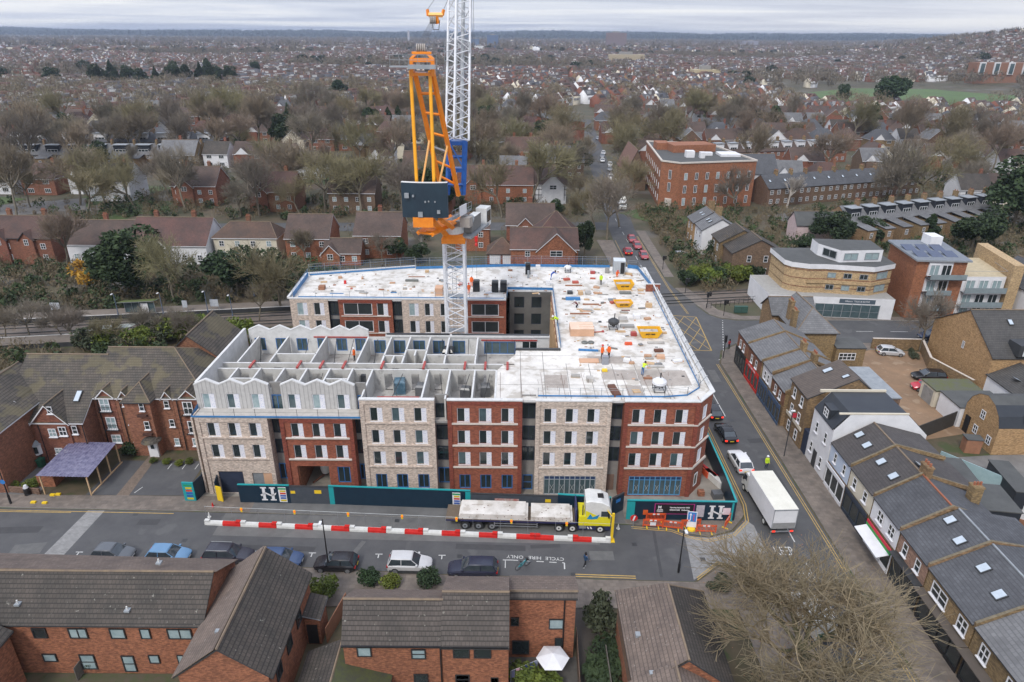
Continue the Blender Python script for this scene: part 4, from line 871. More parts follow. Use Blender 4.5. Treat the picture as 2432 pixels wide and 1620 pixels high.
PARK=[(217,316,1307,0,'grey_green',(.1,.11,.125),'hatch',3.9,1.5,'small grey parked hatchback, leftmost of the parked row',{}),(346,451,1309,0,'sky_blue',(.12,.25,.42),'hatch',4.1,1.45,'light blue parked hatchback between the grey one and the dark people carrier',{}),(481,602,1311,0,'dark_plum',(.03,.03,.045),'suv',4.7,1.65,'dark plum parked people carrier with silver roof rails',dict(rails=True)),(618,716,1318,0,'steel_blue',(.045,.08,.17),'hatch',4.1,1.45,'steel blue parked hatchback next to the dark people carrier',{}),(748,847,1328,180,'black',(.015,.015,.02),'hatch',4.1,1.45,'black parked hatchback facing left beside the black street lamp',{}),(922,1024,1331,0,'silver',(.55,.55,.56),'suv',4.2,1.68,'boxy silver parked off roader with dark lower sides',dict(lower=DGREY)),(1064,1182,1342,180,'midnight',(.02,.025,.05),'estate',4.75,1.6,'dark blue parked estate car facing left at the right end of the row',{})]
for a,b,py,rz,nm,c,kd,L_,H_,lab,kw in PARK:
 x,y,l=row(a,b,py);car(lab,x,y,R(rz-1.2),paint(nm,c),kd,L_,1.76,H_,group=PG,**kw)
car('black coupe with red tail lights driving beside the apartment block',27.5,75.1,R(94),paint('jet',(.012,.012,.015)),'sedan',4.5,1.82,1.36,lights=True)
car('dark car almost hidden behind the red brick corner of the block',27.3,80.6,R(91),paint('jet2',(.02,.02,.025)),'hatch',4.2,1.76,1.45,lights=True)
car('white coupe crossover behind the white box lorry',27.35,68.6,R(93),paint('pearl',(.75,.75,.76)),'hatch',4.5,1.85,1.58,lights=True)
car('dark red car driving away on the left lane beyond the roof',27.0,155.0,R(90),paint('crimson',(.28,.01,.02)),'hatch',4.2,1.8,1.5,lights=True)
for k,(x,y)in enumerate(((30.2,151.6),(30.0,159.6),(29.6,165.2))):car('pinkish red car queueing towards the junction, %s from the near end of the queue'%ORD[k],x,y,R(-88),paint('dusty_red',(.36,.06,.07)),'hatch',4.1,1.78,1.5)
car('silver hatchback parked in the gravel yard under the brick wall',61.2,100.1,R(-8),paint('bright_silver',(.5,.51,.53)),'hatch',4.1,1.78,1.42)
car('black estate car parked in the gravel yard beside the brick wall',62.6,91.5,R(176),paint('gloss_black',(.01,.01,.012)),'estate',4.7,1.8,1.5)
car('dark blue car parked beyond the big bare street tree on the cross road',71.2,106.4,R(180),paint('navy',(.03,.05,.1)),'hatch')
car('red car half hidden behind the mossy garage roof',60.4,88.0,R(170),paint('rosy',(.5,.03,.05)),'hatch')
car('silver car parked in the front garden beyond the crossing',39.3,152.3,R(12),paint('grey_silver',(.3,.31,.33)),'hatch')
tr=[(36.5,262,'grey'),(36.0,281,'white'),(37.2,292,'grey'),(38.6,300,'white'),(33.5,318,'black'),(37.9,272,'white'),(34.8,246,'white'),(41.2,345,'grey'),(37,330,'black')]
for k,(x,y,c)in enumerate(tr):car('%s car on the distant stretch of the main road, %s from the near end'%(c,ORD[k]),x,y,R(-96),paint('far_'+c,{'grey':(.25,.26,.28),'white':(.6,.6,.6),'black':(.03,.03,.03)}[c]),'hatch',4.2,1.8,1.5,group='cars on the distant main road')
def delivery(label,x,y,rz,L_,W_,H_,cab,boxc,nm='box_truck',cat='lorry',cabh=2.5):
 t=thing(nm,label,cat,(x,y,.012),None,rz);a=-L_/2;b=L_/2;cl=1.9;w=W_/2
 m=MB();m.box(a,-w,.95,b-cl,w,H_,boxc);m.build('cargo_box',t,loc=(0,0,0))
 m=MB();m.box(a+.02,-w+.03,H_-.002,b-cl-.02,w-.03,H_+.03,M('box_roof_cream',(.72,.7,.62),(.64,.62,.54),scale=.8));m.build('box_roof',t,loc=(0,0,0))
 m=MB()
 for z in(1.05,H_-.08):m.box(a-.03,-w,z-.06,a,w,z+.06,STEEL)
 for s in(-1,1):m.box(a-.03,s*w-.06*(s>0),1.0,a,s*w+.06*(s<0),H_,STEEL)
 m.box(a-.04,-w+.1,.98,a-.005,w-.1,1.7,M('tail_lift',(.3,.3,.3)));m.build('rear_frame',t,loc=(0,0,0))
 c0=b-cl;hh=cabh
 m=MB();prof=[(c0+.06,.55),(b-.02,.55),(b,1.3),(b-.25,hh*.62),(b-.75,hh-.08),(b-1.0,hh),(c0+.06,hh)]
 m.loft([[(px,-w*.93,pz)for px,pz in prof],[(px,w*.93,pz)for px,pz in prof]],cab);m.build('cab',t,loc=(0,0,0))
 m=MB();m.add([(b-.22,-w*.8,hh*.62),(b-.22,w*.8,hh*.62),(b-.72,w*.78,hh-.12),(b-.72,-w*.78,hh-.12)],[(0,1,2,3)],CGL)
 for s in(-1,1):m.box(b-1.25,s*w*.93-.01,hh*.6,b-.45,s*w*.93+.015,hh-.3,CGL)
 m.build('windscreen',t,loc=(.03,0,-.03))
 m=MB();m.box(a+.1,-w*.4,.55,b-1,w*.4,.95,DGREY);m.box(a+.05,-w*.95,.45,a+.15,w*.95,.6,STEEL);m.build('chassis',t,loc=(0,0,0))
 for sx in(a+L_*.22,b-.85):
  for s in(-1,1):
   m=MB();m.tube((sx,s*(w-.35),.42),(sx,s*(w-.03),.42),.42,RUB,18);wo=m.build('wheel',t,loc=(0,0,0));m=MB();m.tube((sx,s*(w-.03),.42),(sx,s*(w-.01),.42),.24,PWHITE,12);m.build('rim',wo,loc=(0,0,0))
 for s in(-1,1):
  m=MB();m.box(a-.05,s*w*.75-.16,.55,a,s*w*.75+.16,.72,emis('tail_light_lit',(.9,.04,.02),1.2));m.build('tail_light',t,loc=(0,0,0))
  m=MB();m.box(b-.75,s*(w*.93+.14)-.1,1.5,b-.65,s*(w*.93+.14)+.1,1.95,BLACK);m.build('mirror',t,loc=(0,0,0))
 return t
delivery('white box lorry with cream roof on the street beside the site corner',27.65,60.2,R(93),8.6,2.5,3.35,PWHITE,REND)
t=delivery('small white lorry on the main road just beyond the crossing trees',32.2,200.5,R(-93),6.5,2.2,2.9,PWHITE,REND)
t=delivery('white high sided lorry among bare trees on the far main road',33.2,226,R(-95),7.5,2.3,3.2,PWHITE,REND)
def van(label,x,y,rz):
 t=thing('van',label,'van',(x,y,.012),None,rz);w=.95
 prof=[(-2.4,.4),(2.2,.4),(2.45,.6),(2.4,1.05),(1.5,1.25),(.9,1.92),(.6,2.02),(-2.2,2.05),(-2.42,1.9)]
 m=MB();m.loft([[(a,-w,z)for a,z in prof],[(a,w,z)for a,z in prof]],PWHITE);m.build('body',t,loc=(0,0,0))
 m=MB();m.add([(1.49,-.82,1.28),(1.49,.82,1.28),(.93,.8,1.92),(.93,-.8,1.92)],[(0,1,2,3)],CGL);m.build('windscreen',t,loc=(-.02,0,-.02))
 for s in(-1,1):
  m=MB();m.box(.35,s*w-.01,1.25,1.15,s*w+.012,1.75,CGL);m.build('side_window',t,loc=(0,0,0))
  for sx in(-1.5,1.6):
   m=MB();m.tube((sx,s*(w-.25),.33),(sx,s*(w+.01),.33),.33,RUB,16);wo=m.build('wheel',t,loc=(0,0,0));m=MB();m.tube((sx,s*(w+.01),.33),(sx,s*(w+.02),.33),.2,RIMM,12);m.build('rim',wo,loc=(0,0,0))
 m=MB();m.box(-2.46,-.8,.5,-2.4,.8,1.1,M('dark_green_trim',(.02,.1,.06)));m.build('rear_trim',t,loc=(0,0,0));return t
v=G(1925,1450,1.2);van('white van seen through the twigs of the big bare tree',v[0],v[1],R(100))
LT=thing('flatbed_lorry','articulated flatbed lorry with yellow and white cab carrying precast concrete walls','lorry',(1.9,57.55,.012),None,R(-1.8))
loc0=(0,0,0);MID=M('trailer_navy',(.02,.025,.09),(.03,.035,.1),rough=.5)
m=MB();m.box(-8.6,-1.22,1.1,4.9,1.22,1.28,MID,None);m.box(-8.6,-1.2,1.28,4.9,1.2,1.31,M('deck_wood',(.16,.12,.085),(.12,.09,.065),scale=3));m.box(4.75,-1.22,1.3,4.9,1.22,2.9,MID);m.build('trailer_bed',LT,loc=loc0)
m=MB();m.box(-8.3,-.5,.75,4.5,.5,1.1,DGREY)
for z in(.55,.85):m.box(-3.6,-1.18,z,.9,-1.14,z+.08,STEEL)
for x in(-3.6,.8):m.box(x,-1.18,.5,x+.1,-1.14,1.1,STEEL)
m.build('side_guard',LT,loc=loc0)
for sx in(-6.6,-5.2,-3.8-.0,3.1,4.5,7.35):
 for s in(-1,1):
  m=MB();m.tube((sx,s*.75,.48),(sx,s*1.16,.48),.48,RUB,20);wo=m.build('wheel',LT,loc=loc0)
  m=MB();m.tube((sx,s*1.165,.48),(sx,s*1.19,.48),.27,PWHITE if sx>0 else STEEL,12);m.tube((sx,s*1.19,.48),(sx,s*1.2,.48),.1,DGREY,8);m.build('rim',wo,loc=loc0)
 if sx<0:m=MB();m.tube((sx,-1.17,.46),(sx,-1.2,.46),.56,DGREY,16);
m=MB();YC=M('cab_yellow',(.75,.68,.02),(.7,.62,.02),rough=.3)
def cabloft(zs,xs,mat):pass
m=MB();m.box(5.1,-1.15,.9,8.35,1.15,2.05,YC);m.build('cab_lower',LT,loc=loc0)
prof=[(5.75,2.05),(8.4,2.05),(8.38,2.8),(8.15,3.35),(7.4,3.75),(6.2,3.9),(5.75,3.75)]
m=MB();m.loft([[(px,-1.15,z)for px,z in prof],[(px,-1.0,z+.05)for px,z in prof],[(px,1.0,z+.05)for px,z in prof],[(px,1.15,z)for px,z in prof]],PWHITE);m.build('cab_upper',LT,loc=loc0)
m=MB();m.poly([(5.77,-1.156,2.07),(7.2,-1.156,2.07),(5.9,-1.156,2.75),(5.77,-1.156,2.75)][::1],YC);m.poly([(5.9,-1.16,1.75),(6.25,-1.16,2.4),(6.5,-1.16,2.0),(7.2,-1.16,2.35),(7.0,-1.16,1.8),(6.4,-1.16,1.7)],M('cab_blue',(.01,.25,.5)));m.build('cab_stripe',LT,loc=loc0)
m=MB();m.box(7.35,-1.17,2.1,8.2,-1.13,2.75,CGL);m.box(7.35,1.13,2.1,8.2,1.17,2.75,CGL);m.build('side_window',LT,loc=loc0)
m=MB();m.add([(8.42,-1.0,2.1),(8.42,1.0,2.1),(8.22,.95,3.2),(8.22,-.95,3.2)],[(0,1,2,3)],CGL);m.box(7.0,-.35,3.83,7.6,.35,3.9,BLACK);m.build('windscreen',LT,loc=loc0)
m=MB();m.box(4.9+.15,-1.1,.35,8.35,1.1,.9,MID)
for i in range(2):m.poly([(6.1+i*.3,-1.12,.45),(6.25+i*.3,-1.12,.45),(6.1+i*.3,-1.12,.75),(5.95+i*.3,-1.12,.75)],REND)
m.box(5.2,-1.12,.5,5.9,-1.05,.95,STEEL);m.build('skirt',LT,loc=loc0)
for s in(-1,1):m=MB();m.box(8.05,s*1.3-.12,2.1,8.2,s*1.3+.12,2.8,BLACK);m.build('mirror',LT,loc=loc0)
m=MB()
for i in range(4):m.tube((5.5,-.9+i*.05,1.3),(5.5,-.9+i*.05,3.2),.06,DGREY,6)
m.build('air_lines',LT,loc=loc0)
lm=LT.matrix_basis.copy();LTM=Matrix.Translation(LT.location)@Matrix.Rotation(R(-1.8),4,'Z')
def load(x0,x1,lab,n,y0=-1.15,y1=1.15,lugs=10):
 m=MB(LTM);z=1.34
 for k in range(n):m.box(x0+.1*(k%2),y0,z+k*.17,x1-.25*(k==n-1),y1,z+k*.17+.15,SLAB)
 zt=z+n*.17-.02
 for k in range(lugs):x=x0+.3+(x1-x0-.6)*k/(lugs-1);m.box(x,y0-.02,z+.17*(k%n)+.05,x+.1,y0+.04,z+.17*(k%n)+.11,RUST)
 for(a,b)in((.25,.3),(.4,.6),(.7,.3),(.72,.65),(.35,.45)):x=x0+(x1-x0)*a;y=y0+(y1-y0)*b;m.box(x,y,zt,x+.12,y+.06,zt+.03,RUST)
 m.tube((x0+1.2,y0+1.5,zt+.02),(x0+2.4,y0+1.5,zt+.02),.012,RUST,4)
 return tag(m.build('concrete_panel_stack'),lab,'concrete panel')
load(-7.2,-.1,'long stack of pale precast walls on the rear of the flatbed lorry',4);load(.2,4.5,'shorter stack of pale precast walls behind the lorry cab',3)
# ---------------- house helpers ----------------
def vol(T,x0,y0,x1,y1,eave,ridge,axis,wall,roof,oh=.3,hip=(0,0),z0=0,trim=None,rp=None,eave2=None,Mx=None,parts=('wall','roof'),loc=None,ohe=None,ridget=True,t=.14):
 """gabled or hipped volume; axis = ridge direction; rp = ridge position across; eave2 = eave height of the far side"""
 trim=trim or DGREY;e2=eave if eave2 is None else eave2;ohe=oh*.7 if ohe is None else ohe
 if axis=='x':a0,a1,b0,b1=x0,x1,y0,y1;P=lambda a,b,z:(a,b,z)
 else:a0,a1,b0,b1=y0,y1,x0,x1;P=lambda a,b,z:(b,a,z)
 rc=(b0+b1)/2 if rp is None else rp
 m=MB(Mx);q=[P(a0,b0,0),P(a1,b0,0),P(a1,b1,0),P(a0,b1,0)]
 hs=lambda p,z:(p[0],p[1],z)
 m.poly([hs(q[0],z0),hs(q[1],z0),hs(q[1],eave),hs(q[0],eave)],wall);m.poly([hs(q[2],z0),hs(q[3],z0),hs(q[3],e2),hs(q[2],e2)],wall)
 for k,(a,h)in enumerate(((a1,hip[1]),(a0,hip[0]))):
  p=[P(a,b0,z0),P(a,b1,z0),P(a,b1,e2)]+([P(a,rc,ridge)]if not h else[])+[P(a,b0,eave)]
  if h:p=[P(a,b0,z0),P(a,b1,z0),P(a,b1,e2),P(a,b0,eave)]
  m.poly(p if k==0 else p[::-1],wall)
 w=m.build(parts[0],T,loc=loc)
 s1=(ridge-eave)/(rc-b0);s2=(ridge-e2)/(b1-rc);up=.06
 A0,A1=a0-(ohe if not hip[0]else oh),a1+(ohe if not hip[1]else oh);B0,B1=b0-oh,b1+oh;z1=eave-s1*oh+up;z2=e2-s2*oh+up;zr=ridge+up
 R0,R1=(a0-ohe if not hip[0]else a0+hip[0]),(a1+ohe if not hip[1]else a1-hip[1])
 polys=[[P(A0,B0,z1),P(A1,B0,z1),P(R1,rc,zr),P(R0,rc,zr)],[P(A1,B1,z2),P(A0,B1,z2),P(R0,rc,zr),P(R1,rc,zr)]]
 if hip[0]:polys.append([P(A0,B1,z2),P(A0,B0,z1),P(R0,rc,zr)])
 if hip[1]:polys.append([P(A1,B0,z1),P(A1,B1,z2),P(R1,rc,zr)])
 if axis=='y':polys=[p[::-1]for p in polys]
 m=MB(Mx);m.roofsolid(polys,t,roof,trim)
 if ridget:m.tube(P(R0,rc,zr+.02),P(R1,rc,zr+.02),.1,RIDGE,5)
 if ridget:
  for h,A,Rr in((hip[0],A0,R0),(hip[1],A1,R1)):
   if h:m.tube(P(A,B0,z1),P(Rr,rc,zr),.07,RIDGE,4);m.tube(P(A,B1,z2),P(Rr,rc,zr),.07,RIDGE,4)
 r=m.build(parts[1],T,loc=loc)
 r['_g']=(a0,a1,b0,b1,eave,e2,ridge,rc);return w,r
def chimney(T,x,y,z0,z1,w=.9,d=.55,mat=None,pots=3,loc=None,Mx=None):
 m=MB(Mx);mat=mat or YBRK;m.box(x-w/2,y-d/2,z0,x+w/2,y+d/2,z1,mat);m.box(x-w/2-.06,y-d/2-.06,z1-.2,x+w/2+.06,y+d/2+.06,z1-.05,mat)
 L_=max(w,d)
 for i in range(pots):
  o=(i-(pots-1)/2)*L_/pots;px,py=(x+o,y)if w>=d else(x,y+o);m.lathe([(.11,0),(.09,.35),(.12,.38)],(px,py,z1-.05),TERR,8)
 return m.build('chimney',T,loc=loc)
def rooflight(T,c,sl,w=.7,l=1.0,z=None,glass=None,rz=0,loc=None):
 """c on roof surface, sl = slope angle, rz = direction of downhill"""
 Mx=Matrix.Translation(c)@Matrix.Rotation(rz,4,'Z')@Matrix.Rotation(sl,4,'Y')
 m=MB(Mx);m.box(-l/2,-w/2,-.02,l/2,w/2,.1,DGREY);m.box(-l/2+.08,-w/2+.08,.1,l/2-.08,w/2-.08,.12,glass or M('skylight',(.5,.56,.62),(.4,.46,.52),rough=.1));return m.build('rooflight',T,loc=loc)
DW=M('dark_window_frame',(.03,.03,.032),rough=.5)
def wins(T,y,rz,lst,fr=None,gl=None,**k):
 for x,z,w,h in lst:window(T,x,y,z,w,h,rz,fr or DW,gl or(GLASS if rnd.random()<.45 else CURT),2 if w>.8 else 1,1,**k)
# ---------------- foreground houses (seen from behind and above) ----------------
H1=thing('brick_house','long low red brick terrace with brown tiled roof in the lower left corner','house',(-32,41.8,0))
vol(H1,-46,38.9,-23.7,45.6,5.5,7.85,'x',FBRK,TILEB,rp=41.8,eave2=5.65,oh=.25,ohe=.15)
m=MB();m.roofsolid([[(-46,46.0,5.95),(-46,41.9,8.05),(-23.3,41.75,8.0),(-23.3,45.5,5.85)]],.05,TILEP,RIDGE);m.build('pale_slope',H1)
for i,(x,y)in enumerate(((-40.6,40.9),(-38.2,39.8),(-29.6,39.5),(-41.3+13,42.7))):
 z=5.5+(y-38.9)/2.9*2.5+.15 if y<41.8 else 8;m=MB();m.box(x-.2,y-.2,z-.1,x+.2,y+.2,z+.05,LEAD);m.tube((x,y,z),(x,y,z+.35),.06,PWHITE,6);m.build('roof_vent',H1)
wl=[Q(5,x,y,0)for x,y in((350,1090),(690,1110),(1040,1115),(1280,1120),(1550,1130))]
for(zx,w)in((350,1.1),(690,1.45),(1040,1.2),(1285,.8),(1590,1.9)):x,z=QY(5,zx,1130,38.85);window(H1,x,38.85,3.85,w,1.05,0,DW,CURT if zx!=350 else GLASS,2 if w>1.3 else 1)
for(zx,w,h,z)in((430,1.1,.85,1.3),(760,1.2,1.6,.5),(1120,1.0,1.75,.25),(1355,.85,.9,1.2),(1590,.5,.9,1.2)):x,_=QY(5,zx,1320,38.85);window(H1,x,38.85,z,w,h,0,DW,CURT,1,2 if h>1.5 else 1)
m=MB();m.box(-46,38.78,5.2,-23.8,38.9,5.34,BLACK);m.build('gutter',H1)
H2=thing('brick_house','red brick house with gable facing the camera between the two foreground terraces','house',(-20.3,39,0))
vol(H2,-23.5,34.3,-17.1,44.4,5.5,8.0,'y',FBRK,TILEB,oh=.35,ohe=.12)
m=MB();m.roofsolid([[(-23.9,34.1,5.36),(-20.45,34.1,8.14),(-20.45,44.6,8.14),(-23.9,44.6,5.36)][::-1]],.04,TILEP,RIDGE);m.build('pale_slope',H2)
window(H2,-19.9,34.25,2.9,1.5,1.0,0,DW,CURT,2);window(H2,-21.9,34.25,.5,1.3,1.2,0,DW,GLASS,2)
for y in(36,38.5,41):window(H2,-17.05,y,3.2,1.1,1.2,R(90),DW,GLASS,1)
m=MB();m.box(-21.2+.0,36,7.4,-20.9,36.3,7.75,LEAD);m.build('roof_vent',H2)
m=MB();
t_=thing('porch','small flat brick porch with dark lean-to roof beside the central foreground house','porch',(-16.4,43,0))
m.box(-17.0,41.9,0,-15.8,44,2.7,FBRK);m.build('wall',t_);m=MB();m.roofsolid([[(-17.08,41.7,3.35),(-15.6,41.7,2.95),(-15.6,44.3,2.95),(-17.08,44.3,3.35)]],.12,TILEB,LEAD);m.build('roof',t_);m=MB();m.box(-16.9,41.86,.1,-16.0,41.9,2.2,BLACK);m.build('door',t_)
H3=thing('brick_house','red brick foreground house with stepped brown roofs beside the parasol','house',(-6,39,0))
vol(H3,-12.5,37.2,-5.15,41.7,5.5,8.0,'x',FBRK,M('roof_tile_brown2',(.1,.083,.073),(.07,.06,.053),kind='tile',size=(.3,.36),mort=.35,scale=.5,spots=(3.2,.68,(.3,.29,.25),.6),vals=.12),rp=38.9,eave2=5.95,oh=.2,ohe=.1)
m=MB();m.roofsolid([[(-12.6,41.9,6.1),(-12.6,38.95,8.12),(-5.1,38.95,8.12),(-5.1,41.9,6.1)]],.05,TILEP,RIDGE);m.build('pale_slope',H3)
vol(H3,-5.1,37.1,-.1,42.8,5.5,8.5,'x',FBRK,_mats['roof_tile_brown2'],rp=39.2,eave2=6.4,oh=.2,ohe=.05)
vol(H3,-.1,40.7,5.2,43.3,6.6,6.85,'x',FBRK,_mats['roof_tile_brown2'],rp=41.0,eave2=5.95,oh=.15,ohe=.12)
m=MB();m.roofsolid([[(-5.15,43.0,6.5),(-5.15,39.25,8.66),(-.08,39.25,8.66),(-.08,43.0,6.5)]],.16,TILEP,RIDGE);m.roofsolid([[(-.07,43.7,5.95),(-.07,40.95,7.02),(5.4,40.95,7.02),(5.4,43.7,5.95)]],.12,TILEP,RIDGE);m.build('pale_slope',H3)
for zx,w,z,y in((990,1.1,4.05,37.15),(1470,1.1,3.85,37.15),(1850,1.25,4.1,37.05),(2038,1.3,4.1,37.05)):x,_=QY(6,zx,1310,y);window(H3,x,y,z,w,1.0,0,DW,CURT if zx<1500 else GLASS,1,2 if zx==1470 else 1)
for zx,w,z,h in((1490,1.1,.2,2.1),(1860,1.1,1.2,1.1),(2145,.6,.6,1.4)):x,_=QY(6,zx,1500,37.1);window(H3,x,37.1,z,w,h,0,DW,GLASS if zx!=1860 else CURT,1,2)
for zx,zy,w,h in((85,1070,.65,.9),(450,1100,1.2,1.1),(135,1320,1.4,1.5),(470,1250,.6,.9)):x,z=QY(7,zx,zy,40.65);window(H3,x,40.65,z,w,h,0,DW,CURT if zx==450 else GLASS,1,1)
m=MB();m.tube((4.3,40.6,6.5),(4.3,40.6,.2),.06,BLACK,6);m.tube((-5.2,37.0,5.3),(-5.2,37.0,.2),.06,BLACK,6);m.box(-12.6,36.9,5.24,-.1,37.02,5.36,BLACK);m.build('drainpipe',H3)
H4=thing('low_extension','low brown tiled extension with moss covered slope at the bottom edge between two foreground houses','extension',(-13,37,0))
vol(H4,-15.9,33.2,-9.2,39.3,2.0,3.3,'y',FBRK,TILEB,rp=-13.2,oh=.2)
m=MB();m.roofsolid([[(-13.1,33.1,3.42),(-9.0,33.1,2.1),(-9.0,39.4-1.9,2.1),(-13.1,39.4,3.42)]],.04,M('moss_roof',(.06,.07,.02),(.045,.045,.03),scale=2.5),DGREY);m.build('mossy_slope',H4)
H5=thing('brick_house','hipped pinkish roofed foreground house beside the big bare tree','house',(12,37,0))
vol(H5,8.9,33.6,15.6,42.4,5.5,8.2,'y',FBRK,TILEB,rp=12.2,oh=.3,hip=(0,2.0))
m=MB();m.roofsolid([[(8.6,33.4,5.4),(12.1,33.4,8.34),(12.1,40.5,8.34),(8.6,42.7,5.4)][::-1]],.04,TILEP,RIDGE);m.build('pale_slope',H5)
vol(H5,7.2,26,15.6,33.6,4.9,7.6,'y',FBRK,TILEP,rp=11.4,oh=.3)
m=MB();m.box(9.35,37.2,6.1,9.7,37.6,6.35,LEAD);m.build('roof_vent',H5);m=MB();m.box(9.7,33.6,6.5,10.0,33.9,6.7,LEAD);m.build('roof_vent',H5)
m=MB();m.box(8.8,34,3,8.85,42,5.3,_mats['brown_brick']);m.build('side_boarding',H5)
H0=thing('brick_house','corner of a red brick house with sloping roof at the lower left edge','house',(-42,35,0))
c0=Q(5,250,1030,5.3);vol(H0,-46,30,-38.3,38.2,5.2,7.6,'y',FBRK,TILEB,rp=-42.2,oh=.3)
window(H0,-38.22,35.2,3.1,1.0,1.2,R(90),DW,CURT,1);window(H0,-38.22,34.0,.6,1.0,1.3,R(90),DW,GLASS,1);window(H0,-38.22,32.6,3.1,1.0,1.2,R(90),DW,CURT,1)
GF=M('fence_grey_wood',(.16,.145,.125),(.12,.105,.09),scale=4)
def fence(pts,h,label,mat=GF,t=.06,nm='garden_fence',cat='fence',cap=None,z=0):
 m=MB()
 for a,b in zip(pts,pts[1:]):m.seg(a,b,t,z,z+h,mat);cap and m.seg(a,b,t+.05,z+h,z+h+.06,cap)
 return tag(m.build(nm),label,cat)
fence([Q(5,400,1480)[:2],Q(5,560,1290)[:2]],1.5,'weathered grey garden fence behind the lower left terrace');fence([Q(5,690,1560)[:2],Q(5,900,1280)[:2]],1.4,'weathered fence overgrown with shrub behind the lower left terrace')
fence([(-12.9,46),(-13.6,37.8)],1.6,'pale wooden fence in the alley left of the stepped roof house',PAVEL);fence([(-14.6,46),(-15.4,42)],1.7,'brown fence between the alley and the round clipped bush',TIMB)
fence([(5.6,42.5),(5.4,36.5),(4.6,33)],1.5,'dark fence right of the garden with the parasol',BBRK);fence([(7.9,41),(7.9,32)],1.2,'low dark fence between the alley and the shaggy green garden',GF)
sheet('garden_lawn',[(-37,30),(-24,30),(-24,38.8),(-37,38.8)],.02,M('rough_garden',(.06,.075,.03),(.09,.07,.05),scale=1.2));sheet('garden_patio',[(-.1,33),(5.5,33),(5.5,40.8),(-.1,40.8)],.03,M('patio',(.1,.095,.085),(.07,.065,.058),scale=1.5));sheet('garden_path',[(5.7,32),(7.7,32),(7.7,46),(5.7,46)],.025,M('alley_path',(.06,.05,.042),(.05,.042,.036)))
for k,(x,y,r,z)in enumerate(((1345,1440,.42,1),(1437,1450,.42,1),(1510,1440,.33,1))):
 p=Q(5,x,y);m=MB();m.lathe([(r*.75,0),(r,.65),(r+.03,.68),(r-.05,.66),(r-.06,.5),(0,.5)],(p[0],p[1],.03),_mats['dark_grey_metal'],14)
 tag(m.build('flower_pot'),'large grey round plant pot by the terrace wall, %s from the left'%ORD[k],'plant pot','plant pots behind the terrace')
p=G(1313,1554,2.35);m=MB();US=thing('garden_parasol','open white garden parasol behind the stepped roof house','parasol',(p[0],p[1],.03))
m.lathe([(1.33,0),(.9,.22),(0,.55)],(p[0],p[1],1.95),REND,6);m.build('canopy',US);m=MB();m.tube((p[0],p[1],.03),(p[0],p[1],2.5),.03,STEEL,6);m.lathe([(.25,0),(.25,.08),(.05,.12)],(p[0],p[1],.03),DGREY,10);m.build('pole',US)
ln0,ln1=Q(7,50,1470,1.6),Q(7,290,1370,1.6);WL=thing('washing_line','washing line with pink and blue laundry in the garden below the stepped roof house','washing line',(ln0[0],ln0[1],0))
m=MB();m.tube(ln0,ln1,.012,PWHITE,4);m.tube((ln0[0],ln0[1],0),ln0,.03,STEEL,5);m.tube((ln1[0],ln1[1],0),ln1,.03,STEEL,5);m.build('line',WL)
a,b=Vector(ln0),Vector(ln1)
for i,c in enumerate(((.12,.12,.2),(.6,.35,.42),(.65,.5,.55),(.03,.06,.25),(.04,.08,.3),(.35,.4,.6))):
 q0,q1=a.lerp(b,(i+.15)/6),a.lerp(b,(i+.9)/6);m=MB();m.add([q0,q1,q1-Vector((0,.05,.8)),q0-Vector((0,.05,.75)),q0+Vector((0,.03,0)),q1+Vector((0,.03,0)),q1+Vector((0,-.02,-.8)),q0+Vector((0,-.02,-.75))],[(0,3,2,1),(4,5,6,7),(0,1,5,4),(1,2,6,5),(2,3,7,6),(3,0,4,7)],M('cloth%d'%i,c));m.build('laundry',WL)
# ---------------- red brick flats on the left ----------------
A=thing('block_of_flats','three storey red brick flats with mossy brown roof and small gables left of the site','building',(-47,72,0))
vol(A,-49.75,70.95,-36.2,84,7.5,11.25,'x',ABRK,TILEM,rp=76.6,oh=.3,hip=(0,5.6),trim=REND)
vol(A,-59.4,68.2,-49.8,84,5.7,10.65,'x',ABRK,TILEM,rp=75.7,oh=.3,trim=REND)
def gablet(x,y,w,zb,h,depth,wall=None,trim=REND,oh=.22,T=A,wins_=(),roof=None,hip=0):
 m=MB();wall=wall or ABRK;m.poly([(x-w/2,y,0),(x+w/2,y,0),(x+w/2,y,zb),(x,y,zb+h),(x-w/2,y,zb)],wall)
 for s in(-1,1):m.poly([(x+s*w/2,y,0),(x+s*w/2,y+1.5,0),(x+s*w/2,y+1.5,zb),(x+s*w/2,y,zb)][::s],wall)
 m.build('gable_wall',T);m=MB();o=oh;sl=h/(w/2);zl=zb-sl*o+.08;zr=zb+h+.08
 m.roofsolid([[(x-w/2-o,y-.25,zl),(x,y-.25,zr),(x,y+depth,zr),(x-w/2-o,y+depth,zl)][::-1],[(x,y-.25,zr),(x+w/2+o,y-.25,zl),(x+w/2+o,y+depth,zl),(x,y+depth,zr)][::-1]],.16,roof or TILEM,trim);m.tube((x,y-.22,zr+.02),(x,y+depth,zr+.02),.08,RIDGE,5);m.build('gable_roof',T)
def QX(zx,zy,Y):return QY(1,zx,zy,Y)
for zx,w,h,d in((905,2.0,1.0,2.6),(1072,1.1,.8,2.2),(1458,1.1,.8,2.2),(1650,2.0,1.0,2.6)):gablet(Q(1,zx,625,7.5)[0],70.9,w,7.45,h,d)
bl,br=Q(1,1125,615,7.5)[0],Q(1,1350,620,7.5)[0];bc=(bl+br)/2
m=MB();m.box(bl,69.7,0,br,71.5,7.5,ABRK);m.build('bay_wall',A)
m=MB();a0,a1,a2,a3,p0,p1=(bl-.25,69.4,7.5),(br+.25,69.4,7.5),(br+.25,73.6,7.5),(bl-.25,73.6,7.5),(bc,71.2,9.3),(bc,75.2,9.3)
